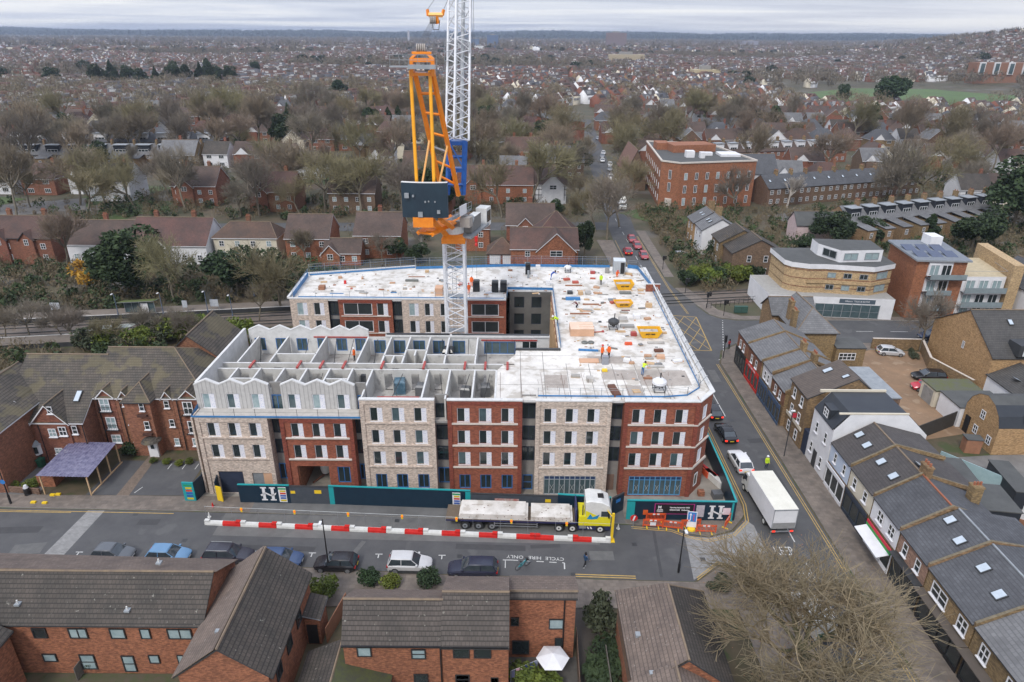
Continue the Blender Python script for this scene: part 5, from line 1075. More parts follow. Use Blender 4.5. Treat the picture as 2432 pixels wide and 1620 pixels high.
m.roofsolid([[a0,a1,p0],[a1,a2,p1,p0],[a3,a0,p0,p1]],.15,TILEM,DGREY)
for q0,q1 in((a0,p0),(a1,p0),(p0,p1)):m.tube(q0,q1,.07,RIDGE,5)
m.build('bay_roof',A)
gablet(Q(1,460,810,5.7)[0],68.0,4.1,5.6,2.3,5.0)
def aw(zx,zy,Y,w,h,**k):x,z=QX(zx,zy,Y);return window(A,x,Y-.04,z,w,h,0,WHITE,GLASS if rnd.random()<.6 else CURT,2 if w>.8 else 1,2,'sill',**k)
for zx,zy,Y,w,h in((945,730,70.8,1.15,1.7),(1005,890,70.8,1.15,1.65),(1045,1010,70.8,1.15,1.1),(1680,760,70.8,1.15,1.7),(1725,925,70.8,1.15,1.65),(1760,1040,70.8,1.15,1.1),(1115,690,70.8,.6,1.0),(1170,850,70.8,.6,1.0),(1215,1000,70.8,.6,.9),(1485,705,70.8,.6,1.0),(1535,870,70.8,.6,1.0),(1580,1035,70.8,.6,1.0),(1265,730,69.6,.55,1.1),(1315,895,69.6,.6,1.1),(235,920,68.15,1.2,1.2),(480,960,67.95,.9,1.1),(570,950,67.95,.9,1.2),(675,935,67.95,.6,1.1),(450,755,67.95,.6,.9),(535,1110,67.95,.9,.8),(640,1090,67.95,.9,.9)):aw(zx,zy,Y,w,h)
for zx,zy,Y in((945,735,70.8),(1005,895,70.8),(1680,765,70.8),(1725,930,70.8)):
 m=MB();x,z=QX(zx,zy,Y)
 for i in range(9):m.box(x-.8+i*.2-.01,Y-.35,z,x-.8+i*.2+.01,Y-.33,z+.75,BLACK)
 m.box(x-.82,Y-.36,z+.73,x+.82,Y-.32,z+.77,BLACK);m.box(x-.82,Y-.36,z-.06,x+.82,Y,z,BLACK);m.build('juliet_balcony',A)
for zx,zy,Y in((1265,755,69.6),(1315,920,69.6),(235,945,68.15)):m=MB();x,z=QX(zx,zy,Y);m.box(x-.55,Y-.35,z-.35,x+.55,Y-.02,z-.05,M('window_box_brown',(.08,.035,.025)));m.build('window_box',A)
x,z=QX(1375,1110,69.6);m=MB();m.box(x-.55,69.4,0,x+.55,69.66,2.1,REND);m.lathe([(1.15,0),(.8,.35),(0,.5)],(x,69.5,2.3),TILEM,14);m.box(x-.2,69.36,1.2,x+.2,69.4,1.9,GLASS);m.build('entrance_porch',A)
m=MB()
for zx in(1030,1545,830):x=Q(1,zx,630,7.4)[0];m.tube((x,70.8,7.3),(x,70.8,.1),.06,BLACK,6)
for zx in(345,740):x=Q(1,zx,820,5.6)[0];m.tube((x,68.0,5.5),(x,68.0,.1),.06,BLACK,6)
m.build('downpipe',A)
rl=Q(1,705,645,6.9);rooflight(A,(rl[0],rl[1],5.7+(rl[1]-68.2)*.66+.15),R(33),.7,1.5,rz=R(-90))
d=thing('dormer_window','white framed dormer with tiled gable roof at the left end of the mossy roof','dormer',(-57,69,6));x,z=QX(175,745,68.9)
m=MB();m.box(x-.75,68.9,5.9,x+.75,71,z+.9,REND);m.build('wall',d);window(d,x,68.85,z-.3,1.2,1.1,0,WHITE,GLASS,2,2);m=MB();m.roofsolid([[(x-1.05,68.6,z+.75),(x,68.6,z+1.7),(x,73,z+1.7),(x-1.05,73,z+.75)][::-1],[(x,68.6,z+1.7),(x+1.05,68.6,z+.75),(x+1.05,73,z+.75),(x,73,z+1.7)][::-1]],.14,TILEM,REND);m.build('roof',d)
x,z=QX(320,1110,67.95);m=MB();m.loft([[(x-.9,68.15,z),(x-.5,67.5,z),(x+.5,67.5,z),(x+.9,68.15,z)],[(x-.9,68.15,z+1.3),(x-.5,67.5,z+1.3),(x+.5,67.5,z+1.3),(x+.9,68.15,z+1.3)]],REND);m.loft([[(x-.7,67.52,z+.3),(x-.45,67.42,z+.3),(x+.45,67.42,z+.3),(x+.7,67.52,z+.3)],[(x-.7,67.52,z+1.15),(x-.45,67.42,z+1.15),(x+.45,67.42,z+1.15),(x+.7,67.52,z+1.15)]],GLASS)
m.loft([[(x-1.05,68.15,z+1.3),(x-.6,67.3,z+1.3),(x+.6,67.3,z+1.3),(x+1.05,68.15,z+1.3)],[(x-.3,68.15,z+1.75),(x-.2,67.9,z+1.75),(x+.2,67.9,z+1.75),(x+.3,68.15,z+1.75)]],LEAD);m.build('bay_window',A)
A2=thing('brick_house','red brick end house with solar panel roof at the far left edge','house',(-60,66,0));vol(A2,-66,62.2,-55.9,75,7.2,9.8,'y',ABRK,TILEM,rp=-60.6,trim=REND,oh=.3)
m=MB();m.add([Q(1,0,400,9.4),Q(1,95,400,9.0),Q(1,20,570,8.6),Q(1,0,600,8.5)],[(0,1,2,3),(3,2,1,0)],GLASS);m.build('solar_panel',A2)
for x,y,w in((-61,84,3.6),(-54.6,83,3.2),(-41.0,86,4.5)):
 pass
vol(A,-45.0,79,-36.9,87,8.4,11.9,'y',ABRK,TILEM,rp=-41.2,oh=.3,hip=(0,0),parts=('wall','rear_gable_roof'))
cp=[Q(1,310,1310,2.5),Q(1,780,1320,2.5),Q(1,1040,1040,2.35),Q(1,630,1030,2.35)]
CPT=thing('carport','carport with ribbed purple translucent roof on wooden posts before the brick flats','carport',(-49.5,65,0));m=MB();n=34
A_,B_,C_,D_=map(Vector,cp);A_.z=B_.z=2.5;C_.z=D_.z=2.75
for i in range(n):
 t0,t1=i/n,(i+1)/n;zz=.05*(i%2);zo=.05*((i+1)%2)
 m.poly([A_.lerp(B_,t0)+Vector((0,0,zz)),A_.lerp(B_,t1)+Vector((0,0,zo)),D_.lerp(C_,t1)+Vector((0,0,zo)),D_.lerp(C_,t0)+Vector((0,0,zz))],M('carport_sheet',(.085,.08,.15),(.22,.21,.3),rough=.3,scale=2.2))
m.build('roof_sheet',CPT);m=MB()
for t in(0,.33,.66,1):p=B_.lerp(C_,t);m.box(p.x-.25,p.y-.06,0,p.x-.13,p.y+.06,2.42,TIML);p=A_.lerp(D_,t);m.box(p.x+.35,p.y+.02,0,p.x+.47,p.y+.14,2.42,TIML)
m.beam(B_-Vector((.2,0,.08)),C_-Vector((.2,0,.08)),.1,TIML);m.beam(A_+Vector((.4,.1,-.08)),D_+Vector((.4,0,-.08)),.1,TIML);m.build('post_frame',CPT)
m=MB();q=Q(1,430,1400);m.box(q[0]-1.0,q[1]-.1,0,q[0]+.9,q[1]+.15,1.5,FBRK);m.box(q[0]-1.0,q[1]+.15,0,q[0]-.75,q[1]+2.2,1.5,FBRK);m.box(q[0]+.65,q[1]+.15,0,q[0]+.9,q[1]+2.2,1.5,FBRK);m.build('brick_pier',CPT)
for k,(zx,zy,c)in enumerate(((340,1180,(.01,.08,.2)),(410,1170,(.01,.08,.2)),(375,1225,(.015,.09,.05)))):
 p=Q(1,zx,zy);t=thing('wheelie_bin','%s wheelie bin by the brick flats, %s'%('blue' if k<2 else 'dark green',('left of the blue pair','right of the blue pair','in front of the blue pair')[k]),'bin',(p[0],p[1],0));m=MB();cm=M('bin%d'%k,c)
 m.loft([[(p[0]-.25,p[1]-.3,.05),(p[0]+.25,p[1]-.3,.05),(p[0]+.25,p[1]+.3,.05),(p[0]-.25,p[1]+.3,.05)],[(p[0]-.33,p[1]-.36,1.0),(p[0]+.33,p[1]-.36,1.0),(p[0]+.33,p[1]+.36,1.0),(p[0]-.33,p[1]+.36,1.0)]],cm);m.build('body',t);m=MB();m.box(p[0]-.36,p[1]-.4,1.0,p[0]+.36,p[1]+.4,1.09,cm);m.build('lid',t)
fence([Q(1,90,1430)[:2],Q(1,360,1180)[:2]],.8,'low brown brick garden wall beside the driveway at the left edge',BBRK,.2,'garden_wall','wall');fence([Q(1,80,1450)[:2],Q(1,360,1470)[:2]],.75,'low brick front wall under the green hedge at the left edge',BBRK,.2,'garden_wall','wall')
fence([Q(1,820,1470)[:2],Q(1,1085,1190)[:2]],.15,'thin pale kerb board dividing the parking space from the carport',TIML,.12,'edging_board','edging')
# ---------------- hoarding and street furniture ----------------
def panelfence(pts,h,label,body=NAVY,capm=TEAL,endp=True,z=.1):
 t=thing('site_hoarding',label,'hoarding',(*pts[0],z));m=MB()
 for a,b in zip(pts,pts[1:]):m.seg(a,b,.1,z,z+h,body)
 m.build('panel',t);m=MB()
 for a,b in zip(pts,pts[1:]):m.seg(a,b,.2,z+h,z+h+.09,capm)
 m.build('capping',t);return t
def front(t,px,T,w,h,mat,z=0,d=.0):pass
def face(a,b,u,z,w,h,mat,T,name,off=.06,txt=None,tsz=.3,tm=None):
 """a flat board on the camera side of the line a-b, u metres along it"""
 a=Vector((*a,0));b=Vector((*b,0));d=(b-a).normalized();n=Vector((d.y,-d.x,0));p=a+d*u+n*off
 m=MB();q=[p,p+d*w];m.add([q[0]+Vector((0,0,z)),q[1]+Vector((0,0,z)),q[1]+Vector((0,0,z+h)),q[0]+Vector((0,0,z+h))]+[x-n*.05 for x in(q[0]+Vector((0,0,z)),q[1]+Vector((0,0,z)),q[1]+Vector((0,0,z+h)),q[0]+Vector((0,0,z+h)))],[(0,1,2,3),(3,2,6,7),(0,3,7,4),(1,5,6,2)],mat)
 if txt:
  TT=Matrix.Translation(p+d*w/2+n*.012+Vector((0,0,z+h/2)))@Matrix.Rotation(math.atan2(d.y,d.x),4,'Z')@Matrix.Rotation(R(90),4,'X')
  for k,s in enumerate(txt if isinstance(txt,list)else[txt]):
   s_,dx,dz,sz=s if isinstance(s,tuple)else(s,0,0,tsz);textmb(m,s_,sz,TT@Matrix.Translation((dx,dz,0)),tm or REND,.004,bold=.01)
 return m.build(name,T)
def bigH(a,b,u,z,sz,T):
 a=Vector((*a,0));b=Vector((*b,0));d=(b-a).normalized();n=Vector((d.y,-d.x,0));o=a+d*u+n*.075+Vector((0,0,z));m=MB()
 P=lambda x,y:o+d*x*sz+Vector((0,0,y*sz))
 for r_ in([(.05,0),(.42,0),(.42,.1),(.05,.1)],[(.6,0),(.97,0),(.97,.1),(.6,.1)],[(.05,.9),(.42,.9),(.42,1),(.05,1)],[(.6,.9),(.97,.9),(.97,1),(.6,1)],[(.15,.1),(.33,.1),(.33,.9),(.15,.9)],[(.69,.1),(.87,.1),(.87,.9),(.69,.9)],[(.0,.42),(.33,.62),(.33,.5),(.08,.3)],[(.33,.62),(.69,.42),(.69,.3),(.33,.5)],[(.69,.42),(1.02,.6),(.95,.42),(.69,.3)]):m.poly([P(*q)for q in r_],REND)
 m.build('letter_emblem',T)
def safety_board(a,b,u,z,w,h,T):
 face(a,b,u,z,w,h,REND,T,'safety_sign',.07)
 for k,c in enumerate(((.02,.3,.12),(.65,.5,.02),(.6,.05,.03),(.03,.1,.4),(.03,.1,.4),(.65,.5,.02))):
  face(a,b,u+w*(.02 if k in(0,)else .18),z+h*(.84-k*.155),w*(.96 if k==0 else .74),h*.11,M('sign_c%d'%k,c),T,'sign_band',.078)
S1a,S1b=Q(1,2135,1540,.1)[:2],Q(2,345,1548,.1)[:2]
h1=panelfence([S1a,S1b],2.3,'navy hoarding section with white emblem letter near the left site gate')
L1_=(Vector(S1b)-Vector(S1a)).length;bigH(S1a,S1b,L1_*.42,.45,1.75,h1);safety_board(S1a,S1b,L1_*.78,.25,.85,1.95,h1)
S2a,S2b=S1b,Q(2,690,1555,.1)[:2]
g1=panelfence([S2a,S2b],2.2,'grey mesh site gate left of the long teal topped hoarding',M('gate_grey',(.045,.055,.07),(.06,.07,.085)),DGREY)
face(S2a,S2b,.1,1.4,.5,.35,YEL,g1,'warning_plate');face(S2a,S2b,2.7,1.45,.75,.45,YEL,g1,'warning_plate')
S3a,S3b=Q(2,690,1556,.1)[:2],Q(2,1935,1600,.1)[:2]
h2=panelfence([S3a,S3b],2.35,'long plain navy hoarding with teal ends beside the lorry');L3=(Vector(S3b)-Vector(S3a)).length
face(S3a,S3b,0,.0,.55,2.35,TEAL,h2,'teal_end_panel');face(S3a,S3b,L3-.55,.0,.55,2.35,TEAL,h2,'teal_end_panel');safety_board(S3a,S3b,L3-1.95,.3,.85,1.9,h2)
S4b=(12.1,58.75);S4m=(5.0,59.5)
h3=panelfence([S3b,(S4m[0],S4m[1])],2.0,'dark grey gates behind the flatbed lorry',M('gate_grey'),DGREY);face(S3b,S4m,2.6,1.3,2.6,.32,M('banner_multi',(.5,.45,.42),(.45,.12,.1),scale=3),h3,'small_signs');face(S3b,S4m,8.0,1.3,.6,.4,YEL,h3,'warning_plate')
h4=panelfence([(5.0,59.45),(10.6,58.9)],2.3,'short navy hoarding behind the lorry cab');safety_board((5.0,59.45),(10.6,58.9),4.3,.3,.8,1.9,h4)
h6=panelfence([(10.75,58.9),(12.1,59.9)],2.2,'small open navy gate leaf beside the right hand hoarding',NAVY,DGREY);face((10.75,58.9),(12.1,59.9),.5,1.5,.65,.4,M('sign_blue',(.03,.2,.55)),h6,'blue_sign')
S5a,S5b=(12.2,58.35),(23.6,58.2)
h5=panelfence([S5a,S5b,(23.85,63),(24.0,72),(24.2,88)],2.4,'navy hoarding with banners and white emblem letter at the street corner')
face(S5a,S5b,0,0,.85,2.4,TEAL,h5,'teal_end_panel');face(S5a,S5b,0,.0,11.3,.08,TEAL,h5,'teal_base',.065);face(S5a,S5b,11.0,0,.2,2.4,TEAL,h5,'teal_end_panel',.07)
PK=M('banner_pink',(.4,.03,.2));face(S5a,S5b,2.9,.85,4.2,1.35,PK,h5,'banner_border',.062);face(S5a,S5b,3.0,.93,4.0,1.2,M('banner_black',(.01,.008,.012)),h5,'banner',.068,[('Opening September 2025',.55,.2,.2),('SIGNATURE   Collection',.55,-.12,.2),('M',-1.55,.2,.5),('HOME\nTODAY',-1.5,-.22,.2)])
face(S5a,S5b,1.75,.75,.5,.6,M('flame_orange',(.7,.12,.02)),h5,'small_logo',.07);face(S5a,S5b,7.3,.55,.85,1.5,M('poster_grey',(.5,.48,.5),(.38,.34,.4),scale=4),h5,'poster',.07);bigH(S5a,S5b,8.55,.35,1.7,h5);face(S5a,S5b,10.1,.9,.8,.85,M('poster_white_pink',(.75,.6,.65)),h5,'poster',.07)
p=Q(1,1655,1530);t=thing('site_hoarding','small navy entrance enclosure with coloured safety board at the left end of the site','hoarding',(p[0],p[1],0));a,b=(p[0]-.1,p[1]),(p[0]+1.15,p[1]-.05)
m=MB();m.seg(a,b,.15,.1,2.5,TEAL);m.seg(b,(b[0]+.9,b[1]+4.2),.1,.1,2.5,NAVY);m.seg((b[0]+2.3,b[1]+.1),(b[0]+1.6,b[1]+3.6),.1,.1,2.5,NAVY);m.seg((b[0]+2.3,b[1]+.1),(b[0]+3.0,b[1]-.15),.1,.1,2.0,YEL);m.build('panel',t);safety_board(a,b,.15,.15,.95,2.2,t)
m=MB();m.roofsolid([[(b[0]+.2,b[1]+1.5,2.6),(b[0]+1.5,b[1]+1.5,2.6),(b[0]+1.5,b[1]+5,2.6),(b[0]+.2,b[1]+5,2.6)]],.1,FELTD,DGREY);m.build('flat_roof',t)
bs=[Q(5,1830,180)[:2],Q(6,165,200)[:2],Q(6,2265,280)[:2],Q(7,935,345)[:2]]
A_,B_=Vector(Q(5,1825,165)[:2]),Vector(Q(7,935,325)[:2]);n=11
def barrier(label,a,b,flip,grp):
 d=(b-a);l=d.length-.04;rz=math.atan2(d.y,d.x);t=thing('road_barrier',label,'road barrier',(a.x,a.y,.02),grp,rz)
 for k in(0,1):
  m=MB();x0,x1=k*l/2,(k+1)*l/2;mt=(PWHITE,RED)[(k+flip)%2]
  m.loft([[(x0,-.22,0),(x0,.22,0),(x0,.2,.22),(x0,.1,.42),(x0,-.1,.42),(x0,-.2,.22)],[(x1,-.22,0),(x1,.22,0),(x1,.2,.22),(x1,.1,.42),(x1,-.1,.42),(x1,-.2,.22)]],mt)
  xe=(.0,l-.5)[k];m.box(xe,-.17,.3,xe+.5,.17,.56,mt);m.build('red_half' if mt is RED else 'white_half',t,loc=(0,0,0))
 return t
for i in range(9):barrier('red and white water filled road barrier, %s from the left end of the row'%ORD[i],A_.lerp(B_,i/n),A_.lerp(B_,(i+1)/n),0,'red and white road barriers')
for i in(9,10):barrier('red and white road barrier in front of the lorry cab, %s from the right end'%('second','first')[i-9],A_.lerp(B_,i/n),A_.lerp(B_,(i+1)/n),1,'red and white road barriers')
t=thing('mesh_fence','thin steel mesh fence with amber lamps behind the red and white barriers','fence',(A_.x,A_.y,0));m=MB();off=Vector((0,.45));nf=15
for i in range(nf+1):p=A_.lerp(B_,i/nf)+off;m.tube((p.x,p.y,0),(p.x,p.y,1.9),.02,STEEL,4)
for q in(.15,1.9):a,b=A_+off,B_+off;m.tube((a.x,a.y,q),(b.x,b.y,q),.018,STEEL,4)
m.build('mesh_frame',t)
for i in range(1,nf-1,2):p=A_.lerp(B_,(i+.4)/nf)+off;m=MB();m.box(p.x-.1,p.y-.1,1.45,p.x+.1,p.y-.02,1.95,YEL);m.tube((p.x,p.y-.12,1.8),(p.x,p.y-.02,1.8),.13,emis('amber_lamp',(.9,.2,.02),.6),10);m.build('amber_lamp',t)
p=G(1452,1284,0);m=MB();m.box(p[0]-.12,p[1]-.1,0,p[0]+.12,p[1]+.1,3.4,YEL);m.box(p[0]-.5,p[1]-.35,0,p[0]+.3,p[1]+.35,.08,YEL);m.beam((p[0],p[1],2.9),(p[0]-1.1,p[1]+3.0,2.9),.09,YEL);tag(m.build('height_post'),'tall yellow steel gate post standing in front of the lorry','post')
def chap(label,x,y,rz,sign=False):
 t=thing('pedestrian_barrier',label,'pedestrian barrier',(x,y,.11),'orange pedestrian barriers',rz);m=MB();m.box(-1,-.03,.85,1,.03,1.05,POR);m.box(-1,-.03,.22,1,.03,.34,POR)
 for s in(-1,1):m.box(s-.05,-.03,.1,s+.05,.03,1.05,POR)
 for i in range(13):m.box(-.92+i*.15,-.02,.34,-.87+i*.15,.02,.85,POR)
 m.build('panel',t,loc=(0,0,0))
 for s in(-.6,.6):m=MB();m.box(s-.05,-.32,0,s+.05,.32,.09,YEL);m.build('foot',t,loc=(0,0,0))
 m=MB();m.box(-.35,-.045,.86,-.1,-.031,1.02,REND);m.box(.1,-.045,.86,.35,-.031,1.02,REND)
 if sign:m.box(-.3,-.06,.3,.3,-.035,.7,REND)
 m.build('reflector',t,loc=(0,0,0))
for lab,zx,zy,rz,sg in(('orange pedestrian barrier set back against the corner hoarding',1330,150,0,0),('orange pedestrian barrier carrying a white notice, leftmost of the front row',1305,205,-3,1),('orange pedestrian barrier, second of the front row from the left',1480,222,-8,0),('orange pedestrian barrier tucked behind the blue arrow sign',1640,205,5,0),('orange pedestrian barrier between the blue arrow sign and the dark post',1775,255,-2,0),('orange pedestrian barrier turned sideways at the right hand corner',1965,185,55,0)):
 p=Q(7,zx,zy);chap(lab,p[0],p[1],R(rz),sg)
p=Q(7,1645,215);t=thing('road_sign','blue square road sign with white and red arrows standing on sandbags','road sign',(p[0],p[1],.11));m=MB();T=TM(p[0],p[1],.2,R(-8),R(-8));m.box(-.5,0,.1,.5,.04,1.9,REND,T);m.box(-.42,-.02,.75,.42,0,1.82,M('sign_blue'),T);m.box(-.2,-.035,.9,-.12,-.022,1.6,REND,T);m.box(.12,-.035,.9,.2,-.022,1.6,RED,T);m.add([T@Vector(v)for v in((-.3,-.03,1.5),(-.02,-.03,1.5),(-.16,-.03,1.75))],[(0,1,2)],REND);m.build('board',t)
m=MB();m.lathe([(.45,0),(.4,.15),(0,.2)],(p[0],p[1]-.1,.11),YEL,8);m.build('sandbag',t)
p=Q(7,1142,115,1.6);m=MB();m.tube((p[0],p[1],1.6),(p[0],p[1]+.05,1.6),.38,RED,20);m.box(p[0]-.08,p[1]-.02,1.3,p[0]+.08,p[1]-.005,1.9,REND,Matrix.Translation((p[0],0,1.6))@Matrix.Rotation(R(15),4,'Y')@Matrix.Translation((-p[0],0,-1.6)));m.tube((p[0],p[1]+.08,.1),(p[0],p[1]+.08,1.6),.03,STEEL,5);tag(m.build('road_sign'),'round red prohibition sign at the left end of the corner hoarding','road sign')
def lamp(label,x,y,h,zb=.11,head=REND,arm=.6,col=None):
 t=thing('street_lamp',label,'street lamp',(x,y,zb));m=MB();m.tube((x,y,zb),(x,y,h),.08,col or BLACK,8,r2=.05);m.tube((x,y,zb),(x,y,1.2),.12,col or BLACK,8);m.tube((x,y,h-.02),(x-.02,y-arm,h+.1),.035,col or BLACK,6);m.build('pole',t)
 m=MB();m.box(x-.13,y-arm-.35,h+.06,x+.11,y-arm+.15,h+.17,head);m.build('lamp_head',t)
p=G(782,1357);lamp('black street lamp standing at the kerb beside the black parked hatchback',p[0],p[1],6.2);p=Q(7,1535,600);lamp('black street lamp with white head near the raised setts crossing',p[0],p[1],5.4)
p=Q(1,100,1560);lamp('black lamp post with round blue sign at the left edge',p[0],p[1],5.5);m=MB();m.tube((p[0],p[1]-.12,3.0),(p[0],p[1]-.09,3.0),.28,M('sign_blue'),16);tag(m.build('road_sign'),'small round blue sign on the lamp post at the left edge','road sign')
p=Q(4,185,1140);m=MB();m.tube((p[0],p[1],.1),(p[0],p[1],6.5),.06,DGREY,6);m.box(p[0]-.25,p[1]-.1,6.4,p[0]+.25,p[1]+.1,6.55,REND);tag(m.build('street_lamp'),'grey street lamp on the shop pavement near the yellow striped post','street lamp')
p=Q(1,250,1480);m=MB();m.tube((p[0],p[1],.1),(p[0],p[1],1.0),.3,BLACK,14);m.tube((p[0],p[1],1.0),(p[0],p[1],1.35),.27,REND,14,r2=.15);tag(m.build('litter_bin'),'black and white round litter bin by the hedge at the left edge','bin')
for k,(zx,zy)in enumerate(((470,1490),(520,1485),(300,1555),(400,1560))):p=Q(1,zx,zy);m=MB();m.box(p[0]-.25,p[1]-.12,.1,p[0]+.25,p[1]+.15,.3,YEL);tag(m.build('sandbag'),'yellow foot block lying on the left pavement, %s from the lorry side'%ORD[3-k],'foot block','yellow foot blocks')
for k,(r_,zx,zy)in enumerate(((5,1858,105),(5,1890,20),(7,1000,210))):p=Q(r_,zx,zy);m=MB();m.lathe([(.2,0),(.2,.04),(.13,.05),(.04,.6)],(p[0],p[1],.03),RED if k==1 else PWHITE,10);tag(m.build('traffic_cone'),('white traffic cone at the left end of the barrier row','red traffic cone near the left site entrance','white traffic cone right of the yellow gate post')[k],'traffic cone')
p0,p1=Vector(Q(7,115,575)),Vector(Q(7,215,525));BK=thing('bicycle','teal hire bicycle parked alone in the marked cycle bay','bicycle',(p0.x,p0.y,0));d=(p1-p0).normalized();p1=p0+d*1.08
for c in(p0,p1):
 m=MB();n=18;pr=None
 for i in range(n+1):a=2*math.pi*i/n;q=c+d*.34*math.cos(a)+Vector((0,0,.36+.34*math.sin(a)));pr is not None and m.tube(pr,q,.025,BLACK,5,caps=False);pr=q
 for i in range(6):a=math.pi*i/6;v=d*.33*math.cos(a)+Vector((0,0,.33*math.sin(a)));m.tube(c+Vector((0,0,.36))-v,c+Vector((0,0,.36))+v,.006,STEEL,3)
 m.build('wheel',BK)
m=MB();K=lambda u,z:p0+d*u+Vector((0,0,z));BT=M('bike_teal',(.02,.28,.33),rough=.35)
for a,b in(((.0,.36),(.42,.34)),((.42,.34),(.3,.85)),((.42,.34),(.9,.75)),((.32,.65),(.0,.36)),((.88,.95),(1.08,.36)),((.36,.6),(.88,.82))):m.tube(K(*a),K(*b),.03,BT,6)
m.build('frame',BK);m=MB();s=Vector((d.y,-d.x,0));m.tube(K(.88,1.0)-s*.28,K(.88,1.0)+s*.28,.02,BLACK,5);m.box(K(1.05,.8).x-.15,K(1.05,.8).y-.12,.72,K(1.05,.8).x+.15,K(1.05,.8).y+.12,.92,BLACK);m.build('handlebar',BK);m=MB();m.lathe([(0,0),(.11,.02),(.1,.06),(0,.07)],K(.29,.86),BLACK,8);m.build('saddle',BK)
# ---------------- people ----------------
SKIN=M('skin',(.45,.25,.17),rough=.6)
def person(label,x,y,z,rz,top,legs,shoes=BLACK,hat=None,hair=None,pose='stand',hi=None):
 pose_=dict(stand=dict(t=0,la=.08,lb=-.08,aa=.1,ab=-.05),walk=dict(t=.06,la=.32,lb=-.3,aa=-.3,ab=.3),bend=dict(t=1.0,la=.1,lb=-.15,aa=1.0,ab=.9),crouch=dict(t=.7,la=.9,lb=.5,aa=1.1,ab=.9))[pose]
 t=thing('person',label,'person',(x,y,z),None,rz);hp=.92 if pose!='crouch' else .45;T_=pose_['t']
 up=lambda l,off=0:(math.sin(T_)*l+off,math.cos(T_)*l)
 V={};V['hip']=(0,0,hp);c=up(.28);V['waist']=(c[0]*.6,0,hp+c[1]*.6);c=up(.5);V['chest']=(c[0],0,hp+c[1]);c=up(.6);V['neck']=(c[0],0,hp+c[1]);c=up(.68);V['jaw']=(c[0]+.02,0,hp+c[1]);c=up(.8);V['head']=(c[0]+.01,0,hp+c[1])
 rad=dict(hip=.15,waist=.13,chest=.165,neck=.06,jaw=.085,head=.1);E_=[('hip','waist'),('waist','chest'),('chest','neck'),('neck','jaw'),('jaw','head')]
 for s,A1,A2 in(('l',pose_['la'],pose_['aa']),('r',pose_['lb'],pose_['ab'])):
  sg=1 if s=='l' else-1;h=(0,.09*sg,hp-.06);kn=(math.sin(A1)*.42,.1*sg,max(hp-.06-math.cos(A1)*.42,.1));ank=(kn[0]-(.12 if pose!='stand' else .02),.1*sg,.08)if pose!='crouch' else(kn[0]-.25,.1*sg,.08)
  V['h'+s],V['k'+s],V['a'+s],V['t'+s]=h,kn,ank,(ank[0]+.17,.1*sg,.04);rad.update({'h'+s:.095,'k'+s:.06,'a'+s:.045,'t'+s:.035});E_+=[('hip','h'+s),('h'+s,'k'+s),('k'+s,'a'+s),('a'+s,'t'+s)]
  ch=V['chest'];sh=(ch[0],.2*sg,ch[2]);el=(sh[0]+math.sin(A2)*.28,.25*sg,sh[2]-math.cos(A2)*.28);wr=(el[0]+math.sin(A2+.5)*.25,.22*sg,el[2]-math.cos(A2+.5)*.25);dh=Vector((math.sin(A2+.5),0,-math.cos(A2+.5)));pm=tuple(Vector(wr)+dh*.08)
  V['s'+s],V['e'+s],V['w'+s],V['p'+s]=sh,el,wr,pm;rad.update({'s'+s:.07,'e'+s:.045,'w'+s:.03,'p'+s:.035});E_+=[('chest','s'+s),('s'+s,'e'+s),('e'+s,'w'+s),('w'+s,'p'+s)]
  for f in range(4):V['f%d'%f+s]=tuple(Vector(pm)+dh*(.085+(.01,.018,.012,0)[f])+Vector((.01,(f-1.5)*.018,0)));rad['f%d'%f+s]=.009;E_.append(('p'+s,'f%d'%f+s))
  V['th'+s]=tuple(Vector(wr)+dh*.09+Vector((.05,0,0)));rad['th'+s]=.01;E_.append(('w'+s,'th'+s))
 ks=list(V);me=bpy.data.meshes.new('body');me.from_pydata([V[k]for k in ks],[(ks.index(a),ks.index(b))for a,b in E_],[])
 o=bpy.data.objects.new('body',me);C.objects.link(o);o.parent=t
 sk=o.modifiers.new('skin','SKIN')
 for k,v in zip(ks,me.skin_vertices[0].data if me.skin_vertices else[]):v.radius=(rad[k],)*2
 if not me.skin_vertices:raise RuntimeError('skin')
 me.skin_vertices[0].data[0].use_root=True
 o.modifiers.new('sub','SUBSURF').levels=1;o.modifiers[-1].render_levels=1
 dg=bpy.context.evaluated_depsgraph_get();ev=o.evaluated_get(dg);nm=bpy.data.meshes.new_from_object(ev);o.modifiers.clear();o.data=nm
 nm.materials.clear()
 for a in(top,legs,SKIN,shoes):nm.materials.append(a)
 ck=V['chest']
 for pgn in nm.polygons:
  c=pgn.center;pgn.use_smooth=True;near=min(ks,key=lambda k:(Vector(V[k])-c).length)
  pgn.material_index=3 if near[0]in 'ta' and near not in('th',)and not near.startswith('th')and near[0]!='w' and c.z<.14 else 1 if near[0]in 'hka' and near not in('head',)and c.z<hp+.05 else 2 if(near in('neck','jaw','head')or near[0]in 'pf' or near.startswith('th'))else 0
 hd=Vector(V['head']);m=MB()
 if hat:m.lathe([(.16,-.01),(.13,.02),(.125,.07),(.08,.13),(0,.15)],hd+Vector((0,0,.02)),hat,12);m.build('helmet',t,loc=(0,0,0))
 elif hair:m.lathe([(.06,-.25),(.12,-.1),(.125,.04),(.08,.12),(0,.14)],hd+Vector((-.03,0,0)),hair,12);m.build('hair',t,loc=(0,0,0))
 m=MB();j=Vector(V['jaw'])
 for s in(-.035,.035):m.box(hd.x+.095,s-.012,hd.z-.01,hd.x+.11,s+.012,hd.z+.008,BLACK)
